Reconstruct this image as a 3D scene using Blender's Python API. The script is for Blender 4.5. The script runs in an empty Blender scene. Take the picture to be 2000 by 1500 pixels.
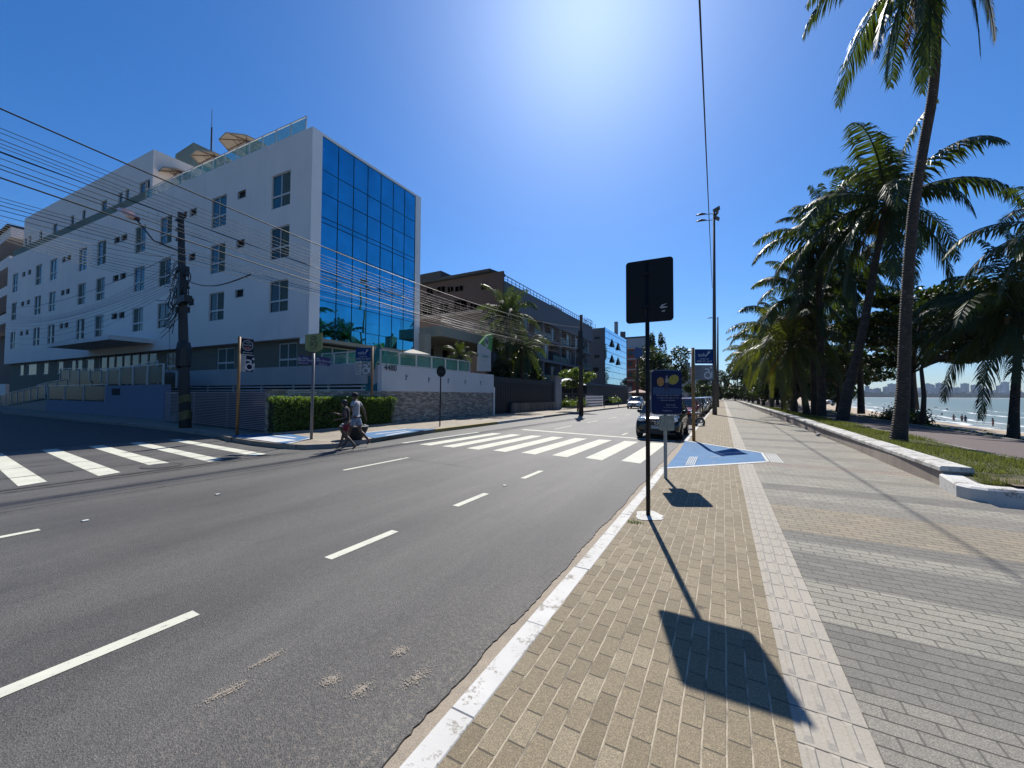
import bpy, bmesh, math, random
from math import sin, cos, pi, radians, tan, atan2, hypot, sqrt
from mathutils import Vector, Matrix
scene = bpy.context.scene
col = scene.collection
# ------------------------------------------------------------ camera
CAM_H = 1.75
FPX = 751.0
camd = bpy.data.cameras.new("camera")
camd.sensor_width = 36.0
camd.lens = 36.0 * FPX / 2000.0
camd.clip_start = 0.05
camd.clip_end = 9000
cam = bpy.data.objects.new("camera", camd)
col.objects.link(cam)
RM = Matrix.Rotation(radians(28.75), 3, 'Z') @ Matrix.Rotation(pi/2 + radians(1.68), 3, 'X') @ Matrix.Rotation(radians(0.25), 3, 'Z')
cam.matrix_world = Matrix.Translation((0, 0, CAM_H)) @ RM.to_4x4()
scene.camera = cam
# ------------------------------------------------------------ sun and sky
SUN_AZ = 17.3      # degrees from +Y toward -X
SUN_EL = 47.3
sv = Vector((-sin(radians(SUN_AZ))*cos(radians(SUN_EL)), cos(radians(SUN_AZ))*cos(radians(SUN_EL)), sin(radians(SUN_EL))))
sund = bpy.data.lights.new("sun", 'SUN')
sund.energy = 5.0
sund.angle = radians(0.53)
sund.color = (1.0, 0.96, 0.89)
sun = bpy.data.objects.new("sun", sund)
sun.rotation_euler = sv.to_track_quat('Z', 'Y').to_euler()
sun.location = (-20, 40, 60)
col.objects.link(sun)
world = bpy.data.worlds.new("World")
scene.world = world
world.use_nodes = True
wn = world.node_tree
bg = wn.nodes['Background']
sky = wn.nodes.new('ShaderNodeTexSky')
sky.sky_type = 'NISHITA'
sky.sun_disc = False
sky.sun_elevation = radians(SUN_EL)
sky.sun_rotation = radians(-SUN_AZ)
sky.altitude = 0
sky.air_density = 1.0
sky.dust_density = 0.6
sky.ozone_density = 3.0
tint = wn.nodes.new('ShaderNodeMix'); tint.data_type = 'RGBA'; tint.blend_type = 'MULTIPLY'; tint.inputs[0].default_value = 1.0
tint.inputs[7].default_value = (0.78, 0.98, 1.28, 1)
hsv = wn.nodes.new('ShaderNodeHueSaturation'); hsv.inputs['Saturation'].default_value = 1.18; hsv.inputs['Value'].default_value = 1.0
wn.links.new(sky.outputs[0], tint.inputs[6]); wn.links.new(tint.outputs[2], hsv.inputs['Color'])
wn.links.new(hsv.outputs[0], bg.inputs[0])
bg.inputs[1].default_value = 0.066
scene.view_settings.view_transform = 'Standard'
scene.view_settings.look = 'None'
scene.view_settings.gamma = 1.0
scene.view_settings.exposure = 0.6
scene.cycles.max_bounces = 8
scene.cycles.transparent_max_bounces = 12

# ------------------------------------------------------------ sight helpers: a point seen at a photo pixel, on a real plane of the place
def _ray(x, y): return RM @ Vector(((x-1000)/FPX, -(y-750)/FPX, -1.0))
CO = Vector((0, 0, CAM_H))
def on_z(x, y, z=0.0): d = _ray(x, y); return CO + d*((z-CAM_H)/d.z)
def on_x(x, y, X): d = _ray(x, y); return CO + d*(X/d.x)
def on_y(x, y, Y): d = _ray(x, y); return CO + d*(Y/d.y)
def on_d(x, y, D): return CO + _ray(x, y)*D
def on_pl(x, y, P, N):
    d = _ray(x, y); return CO + d*((P-CO).dot(N)/d.dot(N))

# ------------------------------------------------------------ mesh builder
class MB:
    def __init__(s): s.v = []; s.f = []
    def add(s, vs, fs):
        o = len(s.v); s.v += [tuple(p) for p in vs]; s.f += [tuple(i+o for i in f) for f in fs]
    def quad(s, a, b, c, d): s.add([a, b, c, d], [(0, 1, 2, 3)])
    def tri(s, a, b, c): s.add([a, b, c], [(0, 1, 2)])
    def box(s, x0, y0, z0, x1, y1, z1):
        s.add([(x0,y0,z0),(x1,y0,z0),(x1,y1,z0),(x0,y1,z0),(x0,y0,z1),(x1,y0,z1),(x1,y1,z1),(x0,y1,z1)],
              [(0,3,2,1),(4,5,6,7),(0,1,5,4),(1,2,6,5),(2,3,7,6),(3,0,4,7)])
    def obox(s, c, ax, ay, az):     # centre and three half-axis vectors
        c = Vector(c); ax = Vector(ax); ay = Vector(ay); az = Vector(az)
        P = [c-ax-ay-az, c+ax-ay-az, c+ax+ay-az, c-ax+ay-az, c-ax-ay+az, c+ax-ay+az, c+ax+ay+az, c-ax+ay+az]
        s.add(P, [(0,3,2,1),(4,5,6,7),(0,1,5,4),(1,2,6,5),(2,3,7,6),(3,0,4,7)])
    def bbox(s, x0, y0, z0, x1, y1, z1, b):   # box with bevelled top edges
        s.add([(x0,y0,z0),(x1,y0,z0),(x1,y1,z0),(x0,y1,z0),(x0,y0,z1-b),(x1,y0,z1-b),(x1,y1,z1-b),(x0,y1,z1-b),
               (x0+b,y0+b,z1),(x1-b,y0+b,z1),(x1-b,y1-b,z1),(x0+b,y1-b,z1)],
              [(0,1,5,4),(1,2,6,5),(2,3,7,6),(3,0,4,7),(4,5,9,8),(5,6,10,9),(6,7,11,10),(7,4,8,11),(8,9,10,11)])
    def prism(s, poly, z0, z1):      # vertical prism from xy polygon
        n = len(poly)
        s.add([(p[0],p[1],z0) for p in poly]+[(p[0],p[1],z1) for p in poly],
              [tuple(range(n-1,-1,-1)), tuple(range(n,2*n))]+[(i,(i+1)%n,n+(i+1)%n,n+i) for i in range(n)])
    def plate(s, poly, d):           # 3-D polygon thickened along vector d
        n = len(poly); d = Vector(d); A = [Vector(p) for p in poly]
        s.add(A+[p+d for p in A], [tuple(range(n-1,-1,-1)), tuple(range(n,2*n))]+[(i,(i+1)%n,n+(i+1)%n,n+i) for i in range(n)])
    def tube(s, pts, rad, n=8, caps=True):
        pts = [Vector(p) for p in pts]
        if not hasattr(rad, '__len__'): rad = [rad]*len(pts)
        rings = []
        up = None
        for i, p in enumerate(pts):
            t = (pts[min(i+1, len(pts)-1)] - pts[max(i-1, 0)])
            if t.length < 1e-9: t = Vector((0,0,1))
            t.normalize()
            if up is None:
                up = Vector((1,0,0)) if abs(t.z) > .8 else Vector((0,0,1))
            a = t.cross(up)
            if a.length < 1e-6: a = t.cross(Vector((0,1,0)))
            a.normalize(); b = a.cross(t).normalized(); up = b
            rings.append([p + (a*cos(2*pi*k/n) + b*sin(2*pi*k/n))*rad[i] for k in range(n)])
        vs = [q for r in rings for q in r]; fs = []
        for i in range(len(pts)-1):
            for k in range(n):
                fs.append((i*n+k, i*n+(k+1)%n, (i+1)*n+(k+1)%n, (i+1)*n+k))
        if caps: fs.append(tuple(range(n-1,-1,-1))); fs.append(tuple((len(pts)-1)*n+k for k in range(n)))
        s.add(vs, fs)
    def lathe(s, c, prof, n=20):     # prof = [(r,z)], axis z through c
        vs = []; fs = []
        for r, z in prof:
            for k in range(n): vs.append((c[0]+r*cos(2*pi*k/n), c[1]+r*sin(2*pi*k/n), c[2]+z))
        for i in range(len(prof)-1):
            for k in range(n): fs.append((i*n+k, i*n+(k+1)%n, (i+1)*n+(k+1)%n, (i+1)*n+k))
        fs.append(tuple(range(n-1,-1,-1))); fs.append(tuple((len(prof)-1)*n+k for k in range(n)))
        s.add(vs, fs)
    def disc(s, c, ax, ay, n=24):    # ellipse facing ax x ay
        c = Vector(c); ax = Vector(ax); ay = Vector(ay)
        s.add([c+ax*cos(2*pi*k/n)+ay*sin(2*pi*k/n) for k in range(n)], [tuple(range(n))])
    def ball(s, c, r, n=8, m=6, sq=(1,1,1)):
        vs = []; fs = []
        for i in range(m+1):
            th = pi*i/m
            for k in range(n):
                vs.append((c[0]+r*sq[0]*sin(th)*cos(2*pi*k/n), c[1]+r*sq[1]*sin(th)*sin(2*pi*k/n), c[2]+r*sq[2]*cos(th)))
        for i in range(m):
            for k in range(n): fs.append((i*n+k, (i+1)*n+k, (i+1)*n+(k+1)%n, i*n+(k+1)%n))
        s.add(vs, fs)
    def build(s, name, mat, parent=None, smooth=False, loc=None):
        me = bpy.data.meshes.new(name)
        vs = s.v
        if loc is not None: vs = [(p[0]-loc[0], p[1]-loc[1], p[2]-loc[2]) for p in vs]
        me.from_pydata(vs, [], s.f); me.update()
        if smooth: me.polygons.foreach_set('use_smooth', [True]*len(me.polygons))
        if mat is not None: me.materials.append(mat)
        o = bpy.data.objects.new(name, me)
        if loc is not None: o.location = loc
        col.objects.link(o)
        if parent is not None:
            o.parent = parent
            o.location = (o.location[0]-parent.location[0], o.location[1]-parent.location[1], o.location[2]-parent.location[2]) if parent.get('_w') else o.location
        return o

def tag(o, label=None, cat=None, group=None, kind=None):
    if label: o['label'] = label
    if cat: o['category'] = cat
    if group: o['group'] = group
    if kind: o['kind'] = kind
    return o
def struct(o): o['kind'] = 'structure'; return o
def thing(name, label, cat, group=None, loc=(0,0,0), rz=0):
    o = bpy.data.objects.new(name, None); col.objects.link(o)
    o.location = loc; o.rotation_euler = (0,0,rz); o.empty_display_size = .3
    return tag(o, label, cat, group)
def part(name, mb, mat, t, smooth=False):
    """mesh given in world coordinates, stored relative to its thing's base (things built this way are unrotated)"""
    L = Vector((0,0,0)); p = t
    while p is not None: L += p.location; p = p.parent
    o = mb.build(name, mat, None, smooth)
    o.data.transform(Matrix.Translation(-L)); o.parent = t
    return o
def lpart(name, mb, mat, t, smooth=False):
    """mesh given in the thing's own coordinates"""
    o = mb.build(name, mat, None, smooth); o.parent = t; return o
def dup(root, loc=None, rz=None, label=None, group=None):
    r = root.copy(); col.objects.link(r)
    if loc is not None: r.location = loc
    if rz is not None: r.rotation_euler = (0,0,rz)
    if label: r['label'] = label
    if group: r['group'] = group
    for ch in [c for c in bpy.data.objects if c.parent == root]:
        c = ch.copy(); col.objects.link(c); c.parent = r
        for g in [q for q in bpy.data.objects if q.parent == ch]:
            d = g.copy(); col.objects.link(d); d.parent = c
    return r
def text_mb(txt, origin, right, up, size, depth=0.004, mb=None, align='CENTER', bold=0.0):
    """lettering as mesh: origin = centre, right/up unit vectors"""
    cu = bpy.data.curves.new('t', 'FONT'); cu.body = txt; cu.size = size; cu.align_x = align; cu.align_y = 'CENTER'; cu.resolution_u = 3; cu.offset = bold
    ob = bpy.data.objects.new('t', cu); col.objects.link(ob)
    dg = bpy.context.evaluated_depsgraph_get(); me = ob.evaluated_get(dg).to_mesh()
    right = Vector(right).normalized(); up = Vector(up).normalized(); n = right.cross(up)
    vs = [Vector(origin)+right*v.co.x+up*v.co.y+n*depth for v in me.vertices]
    fs = [tuple(p.vertices) for p in me.polygons]
    ob.evaluated_get(dg).to_mesh_clear(); bpy.data.objects.remove(ob); bpy.data.curves.remove(cu)
    mb = mb or MB(); mb.add(vs, fs); return mb

# ------------------------------------------------------------ materials
def newmat(name):
    m = bpy.data.materials.new(name); m.use_nodes = True
    nt = m.node_tree; return m, nt, nt.nodes['Principled BSDF']
def N(nt, t, **kw):
    n = nt.nodes.new(t)
    for k, v in kw.items(): setattr(n, k, v)
    return n
def ramp(nt, fac, stops, interp='LINEAR'):
    r = N(nt, 'ShaderNodeValToRGB'); cr = r.color_ramp; cr.interpolation = interp
    while len(cr.elements) < len(stops): cr.elements.new(0.5)
    for e, (p, c) in zip(cr.elements, stops): e.position = p; e.color = (c[0], c[1], c[2], 1)
    if fac is not None: nt.links.new(fac, r.inputs[0])
    return r.outputs[0]
def mapr(nt, sock, a, b, c=0.0, d=1.0):
    m = N(nt, 'ShaderNodeMapRange'); m.inputs[1].default_value = a; m.inputs[2].default_value = b; m.inputs[3].default_value = c; m.inputs[4].default_value = d
    nt.links.new(sock, m.inputs[0]); return m.outputs[0]
def math_(nt, op, a, b=None, c=None):
    m = N(nt, 'ShaderNodeMath', operation=op)
    for i, s in enumerate((a, b, c)):
        if s is None: continue
        if isinstance(s, (int, float)): m.inputs[i].default_value = s
        else: nt.links.new(s, m.inputs[i])
    return m.outputs[0]
def mix(nt, fac, a, b, blend='MIX'):
    m = N(nt, 'ShaderNodeMix', data_type='RGBA', blend_type=blend)
    for i, s in ((0, fac), (6, a), (7, b)):
        if isinstance(s, (int, float)): m.inputs[i].default_value = s
        elif isinstance(s, tuple): m.inputs[i].default_value = (s[0], s[1], s[2], 1)
        else: nt.links.new(s, m.inputs[i])
    return m.outputs[2]
def noise(nt, co, scale, detail=4, rough=.55, stretch=None):
    n = N(nt, 'ShaderNodeTexNoise'); n.inputs['Scale'].default_value = scale; n.inputs['Detail'].default_value = detail; n.inputs['Roughness'].default_value = rough
    if stretch:
        mp = N(nt, 'ShaderNodeMapping'); mp.inputs['Scale'].default_value = stretch; nt.links.new(co, mp.inputs[0]); co = mp.outputs[0]
    nt.links.new(co, n.inputs['Vector']); return n.outputs[0]
def geo(nt): return N(nt, 'ShaderNodeNewGeometry').outputs['Position']
def bump(nt, b, h, strength=.4, dist=.01):
    n = N(nt, 'ShaderNodeBump'); n.inputs['Strength'].default_value = strength; n.inputs['Distance'].default_value = dist
    nt.links.new(h, n.inputs['Height']); nt.links.new(n.outputs[0], b.inputs['Normal'])
MATS = {}
KG = .64
def mat(name, c, rough=.6, var=.12, scale=3.0, metal=0.0, fine=0.0, stain=None, spec=.5, bmp=0.0, emit=None, stretch=None, k=None):
    """plain surface with soft tone variation, optional dirt"""
    if name in MATS: return MATS[name]
    m, nt, b = newmat(name); p = geo(nt)
    n1 = noise(nt, p, scale, 5, .6, stretch)
    lo = tuple(x*(1-var) for x in c); hi = tuple(min(1, x*(1+var)) for x in c)
    out = ramp(nt, n1, [(.3, lo), (.7, hi)])
    if stain:
        n2 = noise(nt, p, scale*.35, 6, .7, (1,1,.25)); s = mapr(nt, n2, .52, .72)
        out = mix(nt, s, out, stain)
    if fine:
        n3 = noise(nt, p, scale*25, 3); out = mix(nt, fine, out, ramp(nt, n3, [(.3, lo), (.7, hi)]))
    kk = k or KG
    out = mix(nt, 1.0, out, (kk, kk, kk), 'MULTIPLY')
    nt.links.new(out, b.inputs['Base Color'])
    r = mapr(nt, n1, .2, .8, max(0, rough-.08), min(1, rough+.08)); nt.links.new(r, b.inputs['Roughness'])
    b.inputs['Metallic'].default_value = metal; b.inputs['Specular IOR Level'].default_value = spec
    if bmp: bump(nt, b, noise(nt, p, scale*20, 4), bmp, .005)
    MATS[name] = m; return m
def glassy(name, c, rough=.03, alpha=None, wob=0.0, metal=0.0, spec=.5):
    if name in MATS: return MATS[name]
    m, nt, b = newmat(name); p = geo(nt)
    n1 = noise(nt, p, .8, 2)
    nt.links.new(ramp(nt, n1, [(.3, tuple(x*.85 for x in c)), (.7, tuple(min(1, x*1.1) for x in c))]), b.inputs['Base Color'])
    b.inputs['Roughness'].default_value = rough; b.inputs['Metallic'].default_value = metal; b.inputs['Specular IOR Level'].default_value = spec
    if alpha is not None: b.inputs['Alpha'].default_value = alpha
    if wob: bump(nt, b, noise(nt, p, .6, 1), wob, .05)
    MATS[name] = m; return m
# ============================================================ GROUND AND PAVING
rng = random.Random(7)
PZ = 0.15          # pavement level
GZ = 0.45          # verge level behind the low wall
def XS(y): return 38.0 + max(0.0, y-120)*0.14          # waterline
def XB(y): return 9.8 + max(0.0, y-70)*0.13 + 0.5*sin(y*.21) + .3*sin(y*.53)   # top of the beach

# asphalt
def asphalt():
    m, nt, b = newmat('asphalt'); p = geo(nt)
    big = noise(nt, p, .35, 5, .6); strk = noise(nt, p, .5, 4, .6, (3.0, .22, 1))
    fine = noise(nt, p, 95, 3, .7); mid = noise(nt, p, 6, 4, .6)
    base = ramp(nt, big, [(.3, (.078,.078,.080)), (.7, (.112,.111,.112))])
    base = mix(nt, mapr(nt, strk, .42, .72, 0, .65), base, (.150,.147,.142))
    base = mix(nt, mapr(nt, noise(nt, p, .9, 5, .65, (1.6,.5,1)), .52, .68, 0, .55), base, (.070,.070,.073))
    base = mix(nt, mapr(nt, mid, .55, .75, 0, .45), base, (.066,.066,.069))
    v = N(nt, 'ShaderNodeTexVoronoi'); v.inputs['Scale'].default_value = 150; nt.links.new(p, v.inputs['Vector'])
    stone = ramp(nt, v.outputs['Color'], [(.25, (.45,.45,.45)), (.5, (1,1,1)), (.85, (2.0,1.95,1.9))])
    base = mix(nt, .55, base, stone, 'MULTIPLY')
    # dust and sand blown in along the gutter, thinning out over the first two metres of road
    sx = N(nt, 'ShaderNodeSeparateXYZ'); nt.links.new(p, sx.inputs[0])
    near = mapr(nt, sx.outputs[0], -2.9, -1.35); nearY = mapr(nt, sx.outputs[1], 4.5, .8)
    nf = math_(nt, 'MULTIPLY', near, nearY)
    sp = noise(nt, p, 30, 4, .75); msk = math_(nt, 'MULTIPLY', mapr(nt, sp, .52, .66), math_(nt, 'MULTIPLY', nf, .75))
    base = mix(nt, msk, base, (.42,.37,.30))
    # wheel tracks polished lighter, oil-darkened lane centres
    tr = math_(nt, 'SINE', math_(nt, 'ADD', math_(nt, 'MULTIPLY', sx.outputs[0], 3.3), math_(nt, 'MULTIPLY', noise(nt, p, .25, 3), 3)))
    base = mix(nt, mapr(nt, tr, -.2, 1, 0, .22), base, (.062,.061,.063)); base = mix(nt, mapr(nt, tr, .1, -1, 0, .16), base, (.17,.167,.16))
    # damp dark line in the wheel tracks next to the gutter
    base = mix(nt, 1.0, base, (KG*1.04,KG*1.0,KG*.95), 'MULTIPLY'); nt.links.new(base, b.inputs['Base Color'])
    b.inputs['Roughness'].default_value = .68; b.inputs['Specular IOR Level'].default_value = .32
    h = math_(nt, 'ADD', fine, math_(nt, 'MULTIPLY', v.outputs['Distance'], .9))
    bump(nt, b, h, .55, .006)
    return m
M_ASPH = asphalt()

def cobble():
    m, nt, b = newmat('cobblestones'); p = geo(nt)
    br = N(nt, 'ShaderNodeTexBrick'); br.inputs['Scale'].default_value = 1; br.inputs['Brick Width'].default_value = .2; br.inputs['Row Height'].default_value = .13
    br.inputs['Mortar Size'].default_value = .014; br.inputs['Color1'].default_value = (.055,.05,.05,1); br.inputs['Color2'].default_value = (.09,.085,.08,1); br.inputs['Mortar'].default_value = (.03,.028,.025,1)
    nt.links.new(p, br.inputs['Vector'])
    o = mix(nt, mapr(nt, noise(nt, p, 1.2), .3, .7, .1, .5), br.outputs['Color'], (.04,.038,.035)); o = mix(nt, 1.0, o, (KG,KG,KG), 'MULTIPLY')
    nt.links.new(o, b.inputs['Base Color']); b.inputs['Roughness'].default_value = .75
    bump(nt, b, br.outputs['Fac'], -.5, .01)
    return m

def pavers(name, cols, bands=None, along_y=True, L=.2, W=.1, dirt=(.20,.18,.15), mortar=(.36,.32,.26), off=(0,0)):
    m, nt, b = newmat(name); p = geo(nt)
    sx = N(nt, 'ShaderNodeSeparateXYZ'); nt.links.new(p, sx.inputs[0])
    cb = N(nt, 'ShaderNodeCombineXYZ')
    wob = math_(nt, 'MULTIPLY', math_(nt, 'SUBTRACT', noise(nt, p, 3.1, 3), .5), .016)
    if along_y: nt.links.new(sx.outputs[1], cb.inputs[0]); nt.links.new(math_(nt, 'ADD', sx.outputs[0], wob), cb.inputs[1])
    else: nt.links.new(sx.outputs[0], cb.inputs[0]); nt.links.new(math_(nt, 'ADD', sx.outputs[1], wob), cb.inputs[1])
    br = N(nt, 'ShaderNodeTexBrick'); br.inputs['Scale'].default_value = 1
    br.inputs['Brick Width'].default_value = L; br.inputs['Row Height'].default_value = W; br.inputs['Mortar Size'].default_value = .0055; br.inputs['Mortar Smooth'].default_value = .35; br.inputs['Bias'].default_value = 0
    br.inputs['Color1'].default_value = (0,0,0,1); br.inputs['Color2'].default_value = (1,1,1,1); br.inputs['Mortar'].default_value = (.5,.5,.5,1)
    nt.links.new(cb.outputs[0], br.inputs['Vector'])
    base = ramp(nt, br.outputs['Color'], [(0, cols[0]), (.35, cols[1]), (.75, cols[1]), (1, cols[2])])
    if bands:
        y0, y1, stops = bands
        bf = mapr(nt, sx.outputs[1], y0, y1)
        bc = ramp(nt, bf, [((y-y0)/(y1-y0), c) for y, c in stops], 'CONSTANT')
        base = mix(nt, 1.0, base, bc, 'MULTIPLY')
    base = mix(nt, mapr(nt, noise(nt, p, 1.1, 5, .65), .42, .75, 0, .55), base, dirt)
    v = N(nt, 'ShaderNodeTexVoronoi'); v.inputs['Scale'].default_value = 260; nt.links.new(p, v.inputs['Vector'])
    grit = ramp(nt, v.outputs['Color'], [(.2, (.55,.55,.55)), (.6, (1,1,1)), (.9, (1.6,1.55,1.45))])
    base = mix(nt, .75, base, grit, 'MULTIPLY')
    base = mix(nt, mapr(nt, noise(nt, p, 45, 3), .5, .8, 0, .5), base, dirt)
    jn = ramp(nt, noise(nt, p, 6, 4), [(.30, tuple(x*.30 for x in mortar)), (.55, mortar)])
    w2 = math_(nt, 'FRACT', math_(nt, 'DIVIDE', math_(nt, 'ADD', sx.outputs[0] if along_y else sx.outputs[1], wob), W)); dl = math_(nt, 'MINIMUM', w2, math_(nt, 'SUBTRACT', 1.0, w2)); lng = mapr(nt, dl, .05, .09)
    jn = mix(nt, lng, jn, tuple(x*.22 for x in mortar)) if along_y else mix(nt, lng, tuple(x*.55 for x in mortar), mortar)
    base = mix(nt, br.outputs['Fac'], base, jn)
    # chewing gum and oil spots
    v2 = N(nt, 'ShaderNodeTexVoronoi'); v2.inputs['Scale'].default_value = 1.7; nt.links.new(p, v2.inputs['Vector'])
    base = mix(nt, mapr(nt, v2.outputs['Distance'], .055, .02, 0, .6), base, (.05,.045,.04))
    base = mix(nt, 1.0, base, (KG,KG,KG), 'MULTIPLY'); nt.links.new(base, b.inputs['Base Color']); b.inputs['Roughness'].default_value = .82; b.inputs['Specular IOR Level'].default_value = .3
    h = math_(nt, 'SUBTRACT', math_(nt, 'MULTIPLY', noise(nt, p, 140, 3), .35), br.outputs['Fac'])
    bump(nt, b, h, .7, .008)
    return m
M_TAN = pavers('tan_pavers', [(.25,.20,.128),(.315,.255,.165),(.385,.32,.215)], dirt=(.25,.205,.14), mortar=(.56,.47,.34))
G0 = (.62,.59,.56); G1 = (1.06,1.01,.90); TN = (1.02,.87,.66); MD = (.84,.79,.72); RD = (1.0,.83,.74)
bst = [(-6,MD),(2.2,MD),(2.72,G0),(3.35,G1),(4.2,G0),(4.85,G1),(5.2,G0),(5.62,TN),(6.8,MD),(7.3,G1),(8.0,G0),(8.5,G1),(9.3,MD),(9.8,G1),(10.6,RD),(11.1,G1),
       (12.2,MD),(12.9,G1),(14.2,MD),(15.0,G1),(16.6,G0),(17.3,G1),(19.0,MD),(20,G1),(23,MD),(24,G1),(27,TN),(28.5,G1),(33,MD),(34.5,G1)]
M_PROM = pavers('banded_pavers', [(.30,.295,.275),(.36,.355,.33),(.41,.40,.375)], bands=(-6, 40, bst), along_y=False, dirt=(.27,.255,.225), mortar=(.17,.155,.13))
M_FARP = pavers('far_pavement', [(.36,.30,.23),(.42,.36,.28),(.46,.40,.32)], along_y=False, L=.5, W=.5, dirt=(.30,.25,.20), mortar=(.22,.19,.15))
def paint(name, c, under, wear=.5, sc=9, crack=False):
    m, nt, b = newmat(name); p = geo(nt)
    n1 = noise(nt, p, sc, 7, .72); n2 = noise(nt, p, sc*7, 4, .7)
    f = mapr(nt, math_(nt, 'ADD', math_(nt, 'MULTIPLY', n1, .6), math_(nt, 'MULTIPLY', n2, .4)), wear, wear+.06)
    c2 = ramp(nt, noise(nt, p, 2.2, 4), [(.3, tuple(x*.82 for x in c)), (.7, c)])
    o = mix(nt, f, c2, under); o = mix(nt, 1.0, o, (KG*1.05,KG*1.05,KG*1.05), 'MULTIPLY'); nt.links.new(o, b.inputs['Base Color']); b.inputs['Roughness'].default_value = .8; b.inputs['Specular IOR Level'].default_value = .2
    bump(nt, b, n2, .35, .004)
    return m
M_ROADP = paint('road_paint', (.80,.79,.66), (.24,.235,.22), .565, 14)
M_KERBP = paint('kerb_paint', (.78,.76,.71), (.36,.33,.28), .535, 6)
M_KERBY = paint('yellow_kerb_paint', (.55,.40,.12), (.28,.25,.2), .52, 7)
M_BLUEP = paint('blue_ramp_paint', (.085,.22,.42), (.22,.28,.34), .56, 2.6)
M_WHITER = paint('white_ramp_paint', (.74,.75,.74), (.4,.42,.44), .58, 9)
M_CONC = mat('concrete', (.34,.32,.29), .85, .2, 2.5, fine=.4, stain=(.16,.15,.13), bmp=.4)
M_GUT = mat('gutter_sand', (.40,.335,.26), .95, .5, 9, fine=.75, stain=(.15,.13,.11), bmp=.6)
M_SAND = mat('beach_sand', (.54,.42,.29), .95, .12, .3, fine=.4, bmp=.3)
M_SOIL = mat('park_soil', (.19,.14,.10), .95, .3, .8, fine=.5, bmp=.4)
M_GRASSB = mat('turf_base', (.085,.085,.03), .95, .35, 1.3, fine=.6)
M_LAND = mat('land', (.14,.13,.10), .95, .25, .02)
M_PATH = mat('cycle_path_asphalt', (.135,.10,.095), .85, .15, .9, fine=.5, bmp=.3)

# broad land, sea, beach
g = MB(); g.add([(-4000,-400,-.03),(9.8,-400,-.03),(9.8,70,-.03),(300,2300,-.03),(-4000,2300,-.03)], [(0,1,2,3,4)])
struct(g.build('ground', M_LAND))
g = MB(); ys = [-400,-200,-120,-80,-50]+[-35+2.5*i for i in range(75)]+[155,165,180,200,230,270,330,420,560,800,1200,1700,2300]
rows = []
for y in ys:
    xb, xs = XB(y), XS(y)
    r = [(xb-1.5, y, -.1)]
    for k in range(9):
        t = k/8; zz = .06*(1-t)**2 - .35*t - 3.05*t**1.15 + .04*sin(y*.9+k*2)
        r.append((xb+(xs-xb)*t, y, zz))
    r.append((xs+14, y, -5.2)); rows.append(r)
W = len(rows[0]); vs = [p for r in rows for p in r]
fs = [(i*W+k, i*W+k+1, (i+1)*W+k+1, (i+1)*W+k) for i in range(len(rows)-1) for k in range(W-1)]
g.add(vs, fs); struct(g.build('beach', M_SAND, smooth=True))

def sea_mat():
    m, nt, b = newmat('sea_water'); p = geo(nt)
    sx = N(nt, 'ShaderNodeSeparateXYZ'); nt.links.new(p, sx.inputs[0])
    yy = math_(nt, 'MAXIMUM', math_(nt, 'SUBTRACT', sx.outputs[1], 120), 0)
    d = math_(nt, 'SUBTRACT', math_(nt, 'SUBTRACT', sx.outputs[0], math_(nt, 'MULTIPLY', yy, .14)), 38)
    wig = math_(nt, 'MULTIPLY', math_(nt, 'SUBTRACT', noise(nt, p, .045, 3), .5), 16)
    d2 = math_(nt, 'ADD', d, wig)
    base = ramp(nt, mapr(nt, d, 0, 60), [(0, (.34,.37,.32)), (.25, (.26,.33,.29)), (1, (.20,.29,.26))])
    base = mix(nt, mapr(nt, noise(nt, p, .03, 4, .6, (1,.3,1)), .35, .65, 0, .5), base, (.17,.25,.23)); base = mix(nt, 1.0, base, (.50,.50,.50), 'MULTIPLY')
    f = None
    for c0, w in ((1.2,1.6), (10,1.0), (24,.9), (37,.5)):
        a = math_(nt, 'ABSOLUTE', math_(nt, 'SUBTRACT', d2, c0)); q = mapr(nt, a, w, w*.35)
        if c0 > 20: q = math_(nt, 'MULTIPLY', q, mapr(nt, noise(nt, p, .02, 2), .45, .58))
        f = q if f is None else math_(nt, 'MAXIMUM', f, q)
    lace = mapr(nt, noise(nt, p, .5, 6, .75, (1,.35,1)), .52, .62); inner = mapr(nt, d2, 12, 0)
    f = math_(nt, 'MAXIMUM', f, math_(nt, 'MULTIPLY', lace, math_(nt, 'MULTIPLY', inner, .6)))
    o = mix(nt, f, base, (.55,.57,.57)); nt.links.new(o, b.inputs['Base Color'])
    nt.links.new(mapr(nt, f, 0, 1, .45, .85), b.inputs['Roughness']); b.inputs['Specular IOR Level'].default_value = .22
    h = math_(nt, 'ADD', noise(nt, p, .9, 4, .6, (1,.4,1)), math_(nt, 'MULTIPLY', f, .6)); bump(nt, b, h, .8, .5)
    return m
g = MB(); g.add([(12,-3000,-3.4),(7000,-3000,-3.4),(7000,7000,-3.4),(100,7000,-3.4),(12,100,-3.4)], [(0,1,2,3,4)])
struct(g.build('sea', sea_mat()))

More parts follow.
